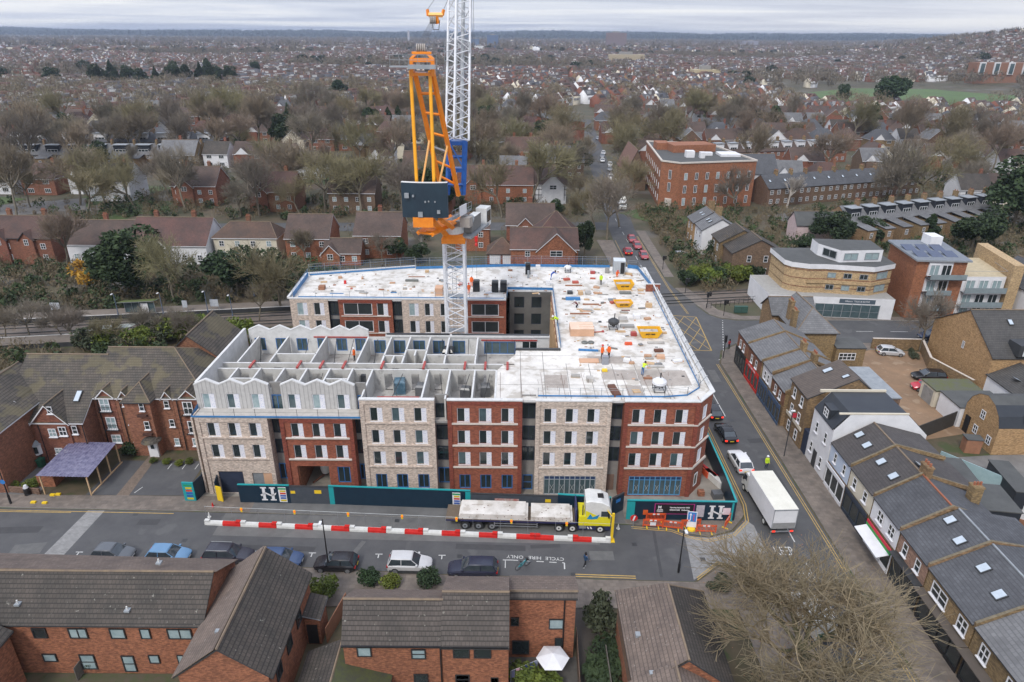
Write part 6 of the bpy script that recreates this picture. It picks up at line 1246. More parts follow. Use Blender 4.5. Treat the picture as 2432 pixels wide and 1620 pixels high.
 m.box(hd.x+.1,-.012,hd.z-.05,hd.x+.125,.012,hd.z-.01,SKIN);m.box(j.x+.08,-.025,j.z+.0,j.x+.092,.025,j.z+.012,M('lips',(.3,.1,.09)));m.build('face',t,loc=(0,0,0))
 if hi:
  wz,cz_=Vector(V['waist']),Vector(V['chest']);dd=(cz_-Vector(V['hip'])).normalized();m=MB();rg=[]
  for q,r1,r2 in((-.12,.17,.2),(.12,.17,.2),(.4,.18,.22),(.55,.12,.16)):
   c=Vector(V['hip'])+dd*(q+.05);e=Vector((dd.z,0,-dd.x));rg.append([c+e*r1*math.cos(a*math.pi/6)+Vector((0,1,0))*r2*math.sin(a*math.pi/6)for a in range(12)])
  m.loft(rg,hi);m.build('jacket',t,loc=(0,0,0))
 return t
HVY=M('hivis_yellow',(.62,.85,.03));HVO=M('hivis_orange',(.95,.16,.02));DNM=M('denim',(.03,.05,.1));DK=M('dark_cloth',(.02,.02,.025));BLT=M('blue_top',(.02,.07,.16));HAIR=M('dark_hair',(.012,.01,.01))
HW,HR_=REND,RED
p=G(1389,1348);person('pedestrian in a blue top and dark leggings walking across the street',p[0],p[1],.02,R(20),BLT,DK,PWHITE,hair=HAIR,pose='walk')
p=Q(4,25,1245);person('worker in a yellow vest and white helmet standing in the road by the box lorry',p[0],p[1],.02,R(-80),HVY,DNM,hat=HW,hi=HVY)
def RP(zx,zy,z=11.96):return G(1300+zx/8.71,620+zy/8.71,z)
def RQ(zx,zy,z=11.96):return G(1300+zx/5.605,780+zy/5.605,z)
z=11.96
p=RP(1105,495);person('worker in a yellow vest standing alone near the far yellow skip on the roof',p[0],p[1],z,R(-120),HVY,DK,hat=HW,hi=HVY)
p=RP(205,1330);person('worker in a yellow vest bending at the courtyard edge of the roof',p[0],p[1],z,R(-160),HVY,DK,hat=HW,hi=HVY,pose='bend')
p=RP(1440,320);person('worker in orange beside the grey site store on the roof',p[0],p[1],z,R(-90),HVO,HVO,hat=HR_,hi=HVO,pose='crouch')
p=RP(80,385);person('worker in bright blue overalls bent over beside the courtyard corner',p[0],p[1],z,R(20),M('overall_blue',(.02,.08,.4)),M('overall_blue'),hair=HAIR,pose='bend')
p=RP(620,960);person('worker in a white helmet crouching beside the brown timber beam',p[0],p[1],z,R(-150),M('maroon_top',(.18,.04,.05)),DK,hat=HW,pose='crouch')
p=RQ(725,405);person('worker in orange with red helmet beside the grey wrapped box on the slab',p[0],p[1],z,R(-40),HVO,DK,hat=HR_,hi=HVO)
p=RQ(815,400);person('worker in orange with white helmet right of the grey wrapped box on the slab',p[0],p[1],z,R(-140),HVO,DK,hat=HW,hi=HVO)
p=RQ(1265,620);person('worker in blue jeans and yellow top bending over near the front of the slab',p[0],p[1],z,R(60),HVY,M('jeans',(.03,.12,.3)),hair=HAIR,pose='bend')
p=Q(16,1918,1120,z);person('worker all in orange beside the dark wrapped unit near the crane mast',p[0],p[1],z,R(-60),HVO,HVO,hat=HR_,hi=HVO)
p=Q(16,1942,1050,z);person('second orange clad worker behind the one near the crane mast',p[0],p[1],z,R(-90),HVO,HVO,hat=HW,hi=HVO)
p=Q(2,905,285,9.4);person('worker in orange vest and white helmet inside the roofless top storey',p[0],p[1],9.36,R(180),HVO,DK,hat=HW,hi=HVO)
p=Q(3,1980,190);person('pedestrian in red and black waiting at the crossing corner by the shops',p[0],p[1],.11,R(120),M('red_coat',(.4,.02,.03)),DK,hair=HAIR)
# ---------------- things on the roof ----------------
def bxo(name,label,cat,p,w,d,h,mat,rz=0,z=11.97,top=None,grp=None,extra=None):
 m=MB(TM(p[0],p[1],z,R(rz))@Matrix.Translation((0,d/2,0)));m.loft([[(-w/2,-d/2,0),(w/2,-d/2,0),(w/2,d/2,0),(-w/2,d/2,0)],[(-w/2+.01,-d/2+.01,h),(w/2-.01,-d/2+.01,h),(w/2-.01,d/2-.01,h),(-w/2+.01,d/2-.01,h)]],mat)
 if top:m.box(-w/2,-d/2,h,w/2,d/2,h+.03,top)
 if extra:extra(m,w,d,h)
 return tag(m.build(name),label,cat,grp)
def skip(label,p,rz,w=3.0,d=1.5,h=1.0,fill=None):
 t=thing('skip',label,'skip',(p[0],p[1],11.97),None,R(rz));m=MB();b=[(-w*.32,-d/2),(w*.32,-d/2),(w*.32,d/2),(-w*.32,d/2)];q=[(-w/2,-d/2-.15),(w/2,-d/2-.15),(w/2,d/2+.15),(-w/2,d/2+.15)]
 P=[(x,y,.02)for x,y in b]+[(x,y,h)for x,y in q]+[(x*.93,y*.93,.1)for x,y in b]+[(x*.93,y*.93,h)for x,y in q]
 m.add(P,[(0,1,5,4),(1,2,6,5),(2,3,7,6),(3,0,4,7),(8,12,13,9),(9,13,14,10),(10,14,15,11),(11,15,12,8),(4,5,13,12),(5,6,14,13),(6,7,15,14),(7,4,12,15),(3,2,1,0)],SKIPY)
 m.build('skip_body',t,loc=(0,0,0));m=MB();m.poly([(-w*.38,-d*.42,h*.62),(w*.38,-d*.42,h*.62),(w*.38,d*.42,h*.7),(-w*.38,d*.42,h*.7)],fill or FLOORC);m.build('rubble',t,loc=(0,0,0))
 T=TM(0,-d/2-.13,h*.62,0,R(100));m=MB();textmb(m,'SKIP HIRE',.28,T,DK,bold=.01);m.build('lettering',t,loc=(0,0,0));return t
skip('large yellow skip at the far right of the roof with sandy rubble',RP(1570,560),3,2.9,1.9);skip('orange yellow skip heaped with timber in the middle of the roof',RP(1560,930),4,2.6,1.3,.7,PLY);skip('yellow skip on the right side of the roof near the plywood boxes',RQ(1350,100),0,3.0,1.6,.95)
bxo('site_store','grey steel site store with open door at the far end of the roof','store',RP(1480,270),1.9,1.9,2.1,M('store_grey',(.42,.45,.48),(.36,.39,.42),kind='rib',size=(.25,1),mort=.3),-5,top=M('store_roof',(.6,.64,.68)),extra=lambda m,w,d,h:(m.box(.2,-d/2-.01,.05,.8,-d/2+.01,1.9,BLACK),m.box(.85,-d/2-.7,.05,.9,-d/2,1.95,STEEL)))
def boxframe(m,w,d,h):m.box(-w/2+.05,-d/2+.06,h,-w*.15,d/2-.06,h+.02,TIMB);[m.box(-w*.12,-d/2+i*d/3,h+.03,w/2,-d/2+i*d/3+.03,h+.05,TIML)for i in range(4)]
bxo('plywood_box','large open plywood formwork box on the middle of the roof','formwork',RP(720,1560),3.0,2.4,.95,PLY,0,top=M('ply_top',(.78,.58,.45),(.7,.5,.38)),extra=boxframe)
for p,w,lab in((RP(545,520),2.6,'long brown timber beam lying nearest the far roof edge'),(RP(900,910),2.3,'brown timber beam lying behind the crouching worker'),(RP(665,1105),2.6,'brown timber beam lying behind the large plywood box')):bxo('timber_beam',lab,'timber',p,w,.2,.16,TIMB)
for p,w,lab in((RP(660,1010),.7,'short pale timber lying left of the plywood sheets'),(RP(1030,1010),.95,'short pale timber lying right of the plywood sheets')):bxo('timber_offcut',lab,'timber',p,w,.25,.1,TIML)
bxo('plywood_sheet','stack of pale plywood sheets between two timber offcuts','plywood',RP(790,1050),1.4,.9,.1,PLY);bxo('blue_pipe_stack','bright blue wrapped pipe stack near the courtyard corner of the roof','pipe stack',RP(530,815),2.1,.6,.35,BLUEE)
bxo('plywood_sheet','two plywood sheets on the slab left of the grey wrapped box','plywood',RQ(560,460),2.3,1.0,.12,PLY,0);bxo('wrapped_box','grey wrapped tall box between two orange workers','wrapped unit',RQ(770,485),.75,.6,1.0,M('wrap_grey',(.3,.31,.35),(.24,.25,.28),rough=.4));bxo('blue_tray','long blue steel rail lying on the slab behind the orange workers','rail',RQ(545,305),2.4,.25,.2,BLUEE,-5)
bxo('rebar_bundle','rusty brown rectangular stack of rebar mats on the front of the slab','rebar',RQ(935,915),.8,2.4,.3,RUST,10);bxo('rebar_bundle','small rusty pile of rebar near the right edge of the slab','rebar',RQ(1490,320),1.1,.6,.25,RUST,4);bxo('plywood_box','small plywood crate near the right edge of the slab','crate',RQ(1510,410),.95,.7,.35,PLY,-5)
bxo('pallet_blocks','pallet of grey blocks on the front slab near the courtyard','pallet',RQ(570,720),.75,.8,.45,FLOORC);bxo('timber_grid','pale timber grid panel lying near the front edge of the slab','timber panel',RQ(1200,860),.85,.8,.06,TIML,8);bxo('yellow_tray','small yellow tray standing in a puddle on the slab','tray',RQ(765,580),.6,.5,.2,YEL);bxo('white_bag','white bulk bag lying on the middle of the slab','bag',RQ(1050,455),.8,.6,.35,REND,-20)
for k,(p,c,w,d,h,lab,cat)in enumerate(((RP(940,270),PROPR,.75,.7,.35,'pallet of red boxes near the far edge of the roof','pallet'),(RP(1240,255),GREYC,.65,.6,.8,'wire cage pallet left of the grey site store','pallet'),(RP(470,690),DGREY,.8,.8,.35,'dark grey wrapped coils beside the blue pipe stack','coil'),(RP(690,705),TIML,.7,.9,.45,'pallet of bagged material beside the grey pallet','pallet'),(RP(850,705),FLOORC,.85,1.2,.3,'light grey sheet stack on a pallet near the blue pipes','pallet'),(RP(1150,700),GREYC,1.6,.12,.08,'thin grey metal channel on the middle of the roof','channel'),(RP(1620,690),M('rebar_grey',(.1,.11,.1),(.2,.2,.19),scale=6),1.7,.7,.25,'tangled grey rebar pile in front of the large yellow skip','rebar'),(RP(1340,820),STEEL,1.1,.5,.2,'pale steel mesh bundle left of the timber filled skip','mesh bundle'),(RP(1620,1030),DARKRED,1.2,.12,.1,'thin maroon bar lying in front of the timber filled skip','bar'),(RP(1850,1200),REND,.9,.8,.5,'white bagged pallet with purple print right of the grey sheets','pallet'),(RP(1580,1270),FLOORC,1.15,1.3,.35,'large grey sheet stack on a pallet behind the round tank','pallet'),(RP(1660,1390),GREYC,1.8,.7,.3,'grey metal decking stack right of the round tank','decking'),(RP(2100,970),TIML,.9,.5,.6,'red and pale strapped pallet under the corner parapet','pallet'),(RP(1790,1560),PROPR,.75,.6,.45,'red strapped pallet left of the near yellow skip','pallet'),(RQ(1080,225),POR,.9,.4,.3,'flat orange red crate behind the grey puddle','crate'),(RQ(1450,210),FLOORC,2.1,.5,.15,'long pale corrugated stack near the street edge of the slab','stack'),(RQ(1450,530),FLOORC,1.9,.5,.2,'long pale corrugated stack beside the bending worker','stack'),(RQ(1340,680),TIMB,.95,.3,.2,'timber tray with bags at the feet of the bending worker','tray'),(RQ(1560,75),TIML,.6,.4,.2,'small timber bundle right of the near yellow skip','timber'),(RQ(740,55),PROPR,.3,.3,.2,'tiny red box right of the large plywood box','box'),(Q(17,205,975,z),STEEL,.35,.35,1.2,'small white boiler unit at the far centre of the roof','unit'),(Q(16,610,1080,z),TIMB,.9,.9,.55,'brown crate of bricks on the left end of the rear roof','crate'),(Q(16,820,1025,z),RED,.35,.3,.5,'small red canister near the left end of the rear roof','canister'),(Q(16,745,1112,z),BLUEE,2.0,.12,.08,'thin blue rail lying at the left end of the rear roof','rail'),(Q(16,1410,1005,z),M('rebar_grey'),2.0,.5,.25,'long dark timber pile in the middle of the rear roof','timber'),(Q(16,1455,965,z),TIMB,2.6,.15,.1,'long thin brown board in the middle of the rear roof','timber'),(Q(16,1545,925,z),TIML,.6,.6,.3,'small pallet near the far edge behind the crane','pallet'),(Q(16,1250,1105,z),BLUEE,.9,.15,.12,'short blue rail left of the crane mast','rail'),(Q(16,1650,1130,z),PLY,1.1,1.6,1.1,'large pale plywood box immediately left of the crane mast','formwork'),(Q(16,950,1090,z),GREYC,1.3,.2,.08,'scattered grey rods on the rear roof','rods'),(Q(16,1140,1080,z),TIMB,.8,.3,.12,'small brown board pile on the rear roof','timber'),(Q(17,45,910,z),TIMB,.7,.3,.2,'short brown timber right of the crane at the far edge','timber'),(Q(17,290,900,z),REND,.75,.6,.7,'white boxed unit at the far edge centre of the roof','unit'),(Q(17,380,1040,z),REND,.6,.6,.8,'white wrapped box at the courtyard corner of the roof','unit'),(Q(17,265,965,z),REND,.7,.4,.3,'white bag at the far centre of the roof','bag'))):
 bxo('stored_material',lab,cat,p,w,d,h,c)
WRB=M('black_wrap',(.012,.014,.018),(.02,.022,.026),rough=.25);WRG=M('grey_wrap',(.12,.125,.135),(.09,.095,.1),rough=.35)
def wrapped(lab,p,w,d,h,mat,z=11.97,rz=0,sk=.0):m=MB(TM(p[0],p[1],z,R(rz)));m.loft([[(-w/2,-d/2,0),(w/2,-d/2,0),(w/2,d/2,0),(-w/2,d/2,0)],[(-w/2,-d/2,h*.85),(w/2,-d/2,h*.85),(w/2,d/2,h*.9),(-w/2,d/2,h*.9)],[(-w*.38,-d*.35,h),(w*.38,-d*.35,h),(w*.38,d*.35,h),(-w*.38,d*.35,h)]],mat);return tag(m.build('wrapped_unit'),lab,'wrapped unit')
for lab,p in(('black wrapped unit hanging from the crane hook over the rear roof',Q(16,1985,1085,z)),('black wrapped unit, left of the pair on the rear roof',Q(16,2150,1090,z)),('black wrapped unit, right of the pair on the rear roof',Q(16,2225,1090,z))):wrapped(lab,p,1.0,1.0,1.7,WRB)
wrapped('tall black wrapped unit at the far edge of the roof',Q(17,200,935,z),.8,.8,1.9,WRB)
zf=9.36
for lab,r_,zx,zy,w,d,h,mt,rz in(('tall black wrapped unit in a rear room of the roofless storey',2,1740,310,1.3,1.6,2.0,WRB,-5),('blue glazed wrapped unit in the first room behind the red beam',2,1310,575,1.3,1.3,1.7,M('wrap_blue',(.03,.09,.14),(.12,.2,.26),rough=.2),5),('grey wrapped unit in the second room behind the cream bay',2,1500,590,1.2,1.3,1.3,WRG,-5),('grey wrapped unit near the first red brick bay, left of two',2,1890,610,1.1,1.0,1.2,WRG,-8),('grey wrapped unit near the first red brick bay, right of two',2,2065,600,1.1,1.1,1.4,WRG,2),('grey wrapped unit behind the last grey gable',2,1010,500,1.0,1.1,1.5,WRG,0)):wrapped(lab,Q(r_,zx,zy-10,zf),w,d,h,mt,zf,rz)
def buggy(lab,p,s=1.0,drum=None):
 t=thing('concrete_skip',lab,'concrete skip',(p[0],p[1],11.97));m=MB();m.lathe([(.15*s,.3*s),(.3*s,.5*s),(.75*s,.9*s),(.72*s,1.15*s),(.4*s,1.4*s),(0,1.45*s)],(p[0],p[1],11.97),drum or REND,16);m.build('drum',t);m=MB()
 for i in range(4):a=math.pi/4+i*math.pi/2;q=(p[0]+.75*s*math.cos(a),p[1]+.75*s*math.sin(a));m.tube((*q,11.97),(*q,12.9),.04,DGREY,5);m.tube((*q,12.7),(p[0]+.75*s*math.cos(a+math.pi/2),p[1]+.75*s*math.sin(a+math.pi/2),12.7),.035,DGREY,5);m.tube((*q,12.05),(p[0]+.75*s*math.cos(a+math.pi/2),p[1]+.75*s*math.sin(a+math.pi/2),12.05),.035,DGREY,5)
 m.tube((p[0],p[1]-.3,12.3),(p[0]+.15,p[1]+.3,14.0 if s>.9 else 13.6),.07,BLACK,6);m.build('frame',t)
buggy('white round concrete skip with dark frame at the front of the slab',RQ(1480,830),1.05);buggy('white concrete skip with dark legs at the far centre of the roof',RP(420,230),.8);buggy('dark round mixer tank with white crate behind it on the roof',RP(1360,1400),1.0,DGREY)
t=thing('cable_coil','pair of dark cable coils lying on the slab near the plywood box','cable coil',(*RQ(530,190)[:2],12));m=MB()
for zx in(495,580):p=RQ(zx,195);m.lathe([(.25,0),(.38,.02),(.42,.12),(.3,.2),(.22,.1)],(p[0],p[1],11.97),M('rebar_grey'),14)
m.build('coil',t)
m=MB()
for zx in(390,440,500,560,690,770,1045,1080,2000,2120,1845,1990):pass
for i in range(9):x=-1.2+i*2.3;m.tube((x,63.2,12.0),(x-.1-.02*i,69.0,12.0),.018,RUST,3)
for i in range(16):
 x=1+rnd.random()*19;y=63.5+rnd.random()*8;m.tube((x,y,12),(x+rnd.uniform(-.1,.1),y,12.5),.015,RUST,3)
tag(m.build('rebar_marks'),'loose starter bars scattered on the front slab','reinforcement',kind='stuff')
m=MB()
for i in range(300):
 e=rnd.random();x,y=(rnd.uniform(7,20.5),rnd.uniform(67,106))if e<.6 else(rnd.uniform(-31,6),rnd.uniform(94,104));s=rnd.uniform(.08,.4);m.box(x,y,11.952,x+s,y+s*rnd.uniform(.2,1),11.96+rnd.uniform(.02,.12),rnd.choice([TIML,GREYC,REND,TIMB,FLOORC,PLY,DGREY]))
tag(m.build('site_debris'),'small offcuts and debris scattered over the white roof','debris',kind='stuff')
for lab,zx,zy,w,l,mt,rz in(('red plastic barrier stack behind the corner hoarding',1870,1330,.5,2.6,RED,25),('white plastic barrier stack behind the corner hoarding',1925,1390,.6,3.0,PWHITE,22),('orange netting bundle behind the corner hoarding',1800,1300,.3,2.4,POR,15)):p=Q(3,zx,zy,.5);bxo('barrier_stack',lab,'barrier stack',p,w,l,.8,mt,rz,z=.03)
p=Q(3,1890,1500,.3);bxo('wrapped_pallet','grey wrapped pallet behind the corner hoarding','pallet',p,1.1,.9,.7,WRG,5,z=.03);p=Q(3,1740,1480,.2);bxo('brick_stack','small stack of red bricks behind the corner hoarding','brick stack',p,.7,.6,.6,FBRK,z=.03)
m=MB();JT_=M('slab_joint',(.2,.185,.17))
for x in(1.0,3.65,6.3,8.9,11.6,14.2,16.8):m.box(x-.03,62.9,11.951,x+.03,74.6 if x<6 else 71.5,11.957,JT_)
for y in(66.2,70.0,73.6):m.box(-1.5,y-.03,11.951,19.5,y+.03,11.956,JT_)
for a,b,c,d in((3.7,65.5,6.2,68.6),(10.2,67.5,14.1,69.9),(12.4,63.9,14.1,66.1),(8.95,71.6,14.1,73.5),(14.25,66.3,19.8,69.9)):m.box(a,b,11.9,c,d,11.9545,M('wet_concrete',(.42,.37,.33),(.3,.265,.235),scale=.9))
m.build('slab_joint_marks',BL)
m=MB();gm=[M('stack_a',(.36,.34,.31)),M('stack_b',(.5,.3,.19)),M('stack_c',(.2,.2,.2)),M('stack_d',(.45,.1,.07)),REND,TIML,STEEL]
for i in range(70):
 x,y=(rnd.uniform(7,20.3),rnd.uniform(68,105))if i%3 else(rnd.uniform(-30,5),rnd.uniform(93.5,102));w,d,h=rnd.uniform(.2,1.3),rnd.uniform(.15,.7),rnd.uniform(.06,.3)
 o=MB(TM(x,y,11.96,rnd.uniform(-.4,.4)));o.box(-w/2,-d/2,0,w/2,d/2,h,rnd.choice(gm));o.box(-w/2-.03,-d/2-.03,0,w/2+.03,d/2+.03,.03,TIML)
 tag(o.build('building_material'),'small low stack of building material lying on the white roof slab','material','small stacks of material on the roof')
# ---------------- shop terrace on the right ----------------
def shop(label,y0,y1,eave,ridge,xr,xb,zb,front,roof,fx=36.05,lights=(),wn=(),side=None,party=True,cat='shop',skew=0,trim=DGREY,nm='terraced_shop'):
 T=thing(nm,label,cat,((fx+xr)/2,(y0+y1)/2,.0))
 m=MB();m.box(fx,y0+.06,.11,xb,y1-.06,3.0,side or YBRK);m.build('lower_wall',T)
 m=MB();s=side or YBRK;a,b=y0+.05,y1-.05
 m.poly([(fx,b,3),(fx,a,3),(fx,a,eave),(fx,b,eave)],front)
 for y,k in((a,1),(b,-1)):m.poly([(fx,y,3),(xb,y,3),(xb,y,zb),(xr,y,ridge),(fx,y,eave)][::k],s)
 m.poly([(xb,a,3),(xb,b,3),(xb,b,zb),(xb,a,zb)],s);m.build('wall',T)
 sl=(ridge-eave)/(xr-fx);m=MB();e=.2;m.roofsolid([[(fx-e,y1-.1,eave-sl*e+.06),(fx-e,y0+.1,eave-sl*e+.06),(xr,y0+.1,ridge+.06),(xr,y1-.1,ridge+.06)],[(xr,y1-.1,ridge+.06),(xr,y0+.1,ridge+.06),(xb,y0+.1,zb+.06),(xb,y1-.1,zb+.06)]],.12,roof,trim)
 m.box(xr-.08,y0+.1,ridge+.03,xr+.08,y1-.1,ridge+.13,LEAD if roof in(SLATE,FELTD)else RIDGE);m.build('roof',T)
 if party:
  m=MB();m.roofsolid([[(fx-.1,y0+.11,eave+.3),(fx-.1,y0-.11,eave+.3),(xr,y0-.11,ridge+.3),(xr,y0+.11,ridge+.3)],[(xr,y0+.11,ridge+.3),(xr,y0-.11,ridge+.3),(xb,y0-.11,zb+.3),(xb,y0+.11,zb+.3)]],.4,M('coping_mossy',(.2,.165,.11),(.12,.1,.065),scale=3),YBRK);m.build('parapet',T)
 for x,y in lights:rooflight(T,(x,y,(eave+(x-fx)*sl if x<xr else ridge+(x-xr)*(zb-ridge)/(xb-xr))+.1),math.atan(sl)if x>xr else-math.atan(sl),.85,1.0)
 for y,z,w,h in wn:window(T,fx-.02,y,z,w,h,R(-90),WHITE,GLASS,2 if w>.8 else 1,2,'sill')
 return T
def signb(T,y0,y1,z,h,mat,txt=None,sz=.3,tm=None,x=35.9,name='shop_sign',d=.1,dy=0):
 m=MB();m.box(x-d,y0,z,x,y1,z+h,mat)
 if txt:textmb(m,txt,sz,Matrix.Translation((x-d-.006,(y0+y1)/2+dy,z+h/2))@Matrix.Rotation(R(-90),4,'Z')@Matrix.Rotation(R(90),4,'X'),tm or BLACK,.004,bold=.008)
 return m.build(name,T)
def shopglass(T,y0,y1,x=35.95,fr=WHITE,n=3,z0=.5,z1=2.5):
 m=MB();m.box(x,y0,z0,x+.03,y1,z1,GLASS);m.box(x-.06,y0,.11,x+.02,y1,z0,fr)
 for i in range(n+1):y=y0+(y1-y0)*i/n;m.box(x-.06,y-.05,.11,x+.02,y+.05,z1,fr)
 m.box(x-.06,y0,z1-.1,x+.02,y1,z1,fr);return m.build('shopfront',T)
s=shop('brown slate roofed shop with pale blue upper front next to the white building',60.5,65.35,5.5,8,40.1,45.6,6.5,BLUR,SLATEB,lights=((38.2,62.3),(38.3,64.3)),wn=((61.7,3.6,.6,1.2),(63.9,3.6,.6,1.2)));shopglass(s,60.7,65);signb(s,60.6,65.2,2.55,.4,REND)
s=shop('brown slate roofed shop with cream upper front, second from the white building',55.45,60.45,5.5,8,40.1,46.2,6,CRND,SLATEB,lights=((38.2,59.2),(38.2,56.7),(40.9,57.3)),wn=((56.9,3.6,.75,1.25),(59.2,3.6,.75,1.25)));shopglass(s,55.6,60.3,fr=M('dark_shopfront',(.03,.04,.06)));signb(s,55.6,60.3,2.6,.45,M('dark_shopfront'));chimney(s,40.4,55.5,6.5,9.2,.6,1.2)
s=shop('dark slate roofed shop with white front and green white red awning',50.35,55.4,5.5,8,40.1,45.3,6,REND,SLATE,lights=(),wn=((51.6,3.6,1.1,1.3),(53.7,3.6,1.1,1.3)));m=MB();m.box(40.0,50.5,8.08,40.16,55.3,8.2,TERR);m.build('ridge_tiles',s);chimney(s,44.2,53.5,5,8.3,.9,.9)
shopglass(s,50.5,55.2);signb(s,50.5,55.2,2.6,.3,M('sign_red2',(.6,.03,.06)),x=35.86);signb(s,50.5,55.2,2.3,.28,M('sign_green',(.03,.3,.06)),x=35.84,name='shop_sign');m=MB();m.roofsolid([[(34.6,50.6,2.0),(34.6,55.1,2.0),(35.8,55.1,2.3),(35.8,50.6,2.3)][::-1]],.06,REND,REND);m.build('awning',s)
s=shop('grey slate roofed shop with pinkish brick front and white lettered sign',45.65,50.3,5.5,8,40.55,46,7,M('pink_brick',(.36,.22,.16),(.28,.17,.12),kind='brick',size=(.24,.09),mort=.8),SLATE,lights=((39.4,49.3),(38.9,46.9)),wn=((47.0,3.6,.75,1.3),(49.1,3.6,.75,1.3)));shopglass(s,45.8,50.1,fr=DGREY);signb(s,45.8,50.1,2.55,.6,REND,'TOUCH',.5,BLACK);m=MB();m.box(35.3,45.7,3.15,36.1,50.2,3.22,DGREY);m.build('fascia_ledge',s)
s=shop('grey slate roofed shop with yellow brick front and wide white windows',39.2,45.6,5.5,8,40.6,47,7.2,YBRK,SLATE,lights=((38.9,43.6),(38.5,40.9)),wn=((40.4,3.55,1.2,1.35),(43.6,3.55,2.1,1.35)));shopglass(s,39.4,45.4,fr=BLACK,n=4);signb(s,39.4,45.4,2.5,.6,M('fascia_black',(.012,.012,.014)),'BARBER',.35,REND);m=MB();m.box(35.2,39.2,3.1,36.1,45.6,3.18,M('ledge_brown',(.11,.09,.075)));m.build('fascia_ledge',s)
s=shop('grey tiled shop at the bottom right corner with dark fascia and brick front',33.0,39.15,5.5,8,40.6,47,7.2,YBRK,SLATEL,wn=((34.6,3.55,1.0,1.4),(37.6,3.55,1.0,1.4)));shopglass(s,33.2,39,fr=BLACK);signb(s,33.2,39.0,2.4,.6,M('fascia_black'),'LA BOTTEGA',.42,M('sign_cream',(.7,.62,.45)),dy=.6);m=MB();m.box(35.1,33.0,3.1,36.1,39.1,3.18,_mats['ledge_brown']);m.build('fascia_ledge',s)
s=shop('dark tiled shop beyond the bottom right corner of the view',26,32.9,5.5,8,40.6,47,7.2,YBRK,SLATEL,wn=((29,3.55,1.0,1.4),));shopglass(s,26.2,32.8,fr=BLACK)
for k,(y0,y1)in enumerate(((39.8,45.2),(46,50))):m=MB();m.box(33.6+.4*k,y0,.11,35.6,y1,.2,BLACK)if 0 else m.box(35.2,y0,2.2,35.6,y1,2.32,BLACK);
WB=thing('white_building','white rendered three storey building with black flat topped mansard roof','building',(40,68,0));y0,y1=65.45,70.7
m=MB();prof=[(36,.11),(43.8,.11),(46.5,.11),(46.5,6.3),(43.8,8.9),(37.5,8.9),(36,6.9)]
m.poly([(x,y0,z)for x,z in prof],REND);m.poly([(x,y1,z)for x,z in prof][::-1],REND);m.poly([(36,y1,.11),(36,y0,.11),(36,y0,6.9),(36,y1,6.9)],REND);m.box(36.2,y0-.04,8.9,43.9,y0+.15,9.06,CRND);m.box(36.2,y1-.1,8.9,43.9,y1+.1,9.2,CRND);m.build('wall',WB)
m=MB();m.roofsolid([[(35.9,y1-.1,6.9),(35.9,y0+.16,6.9),(37.5,y0+.16,8.95),(37.5,y1-.1,8.95)],[(37.5,y1-.1,8.95),(37.5,y0+.16,8.95),(43.8,y0+.16,8.95),(43.8,y1-.1,8.95)],[(43.8,y1-.1,8.95),(43.8,y0+.16,8.95),(46.6,y0+.16,6.3),(46.6,y1-.1,6.3)]],.1,FELTD,DGREY);m.build('roof',WB)
m=MB();m.box(36.1,67.2,7.0,37.4,69.0,8.4,FELTD);m.build('dormer',WB);window(WB,36.08,68.1,7.15,1.1,1.0,R(-90),WHITE,GLASS,2,2)
for y,z in((66.8,4.3),(69.2,4.3),(66.8,1.0),(69.6,1.4)):window(WB,35.97,y,z,.65,1.35,R(-90),WHITE,GLASS,1,2,'sill')
m=MB();m.box(35.93,67.9,.15,35.98,68.8,2.3,DGREY);m.build('door',WB);m=MB();m.box(35.9,70.75,.11,36.6,71.9,3.2,M('navy_panel',(.02,.03,.06)));m.build('side_porch',WB)
TH=thing('terraced_house','tall yellow brick house with brown ribbed roof and two rooflights above the shops','house',(40,75,0));RBR=M('brown_rib_roof',(.12,.095,.08),(.09,.072,.062),kind='rib',size=(.35,1),mort=.45)
vol(TH,35.75,72.1,43.8,77.3,7.3,9.9,'y',YBRK,RBR,rp=41.2,eave2=7.8,oh=.25,ohe=.1,ridget=False)
for y in(73.6,75.9):
 for z in(5.3,3.0):window(TH,35.72,y,z,.75,1.3,R(-90),WHITE,GLASS,1,2,'sill')
 window(TH,35.72,y,.5,.8,1.4,R(-90),WHITE,GLASS,1,2)
rooflight(TH,(39.3,76.0,9.05),R(-25),.8,1.2);rooflight(TH,(40.3,73.4,9.52),R(-25),.6,.9);m=MB();m.box(42.1,76.7-4.2,7,47.2,85-4,7.15,LEAD);m.box(43.85,72.6,0,47.1,81,7,BBRK);m.box(43.3,72.2,7.1,44.5,72.3,8.4,M('slate_dark_clad',(.02,.025,.035)));m.build('flat_rear_extension',TH)
m=MB();m.box(35.1,74.2,3.3,35.7,74.3,3.9,M('sign_red2'));tag(m.build('agent_board'),'small red and white board fixed to the tall yellow brick house','sign');signb(TH,72.3,77.1,2.45,.4,CRND,x=35.7)
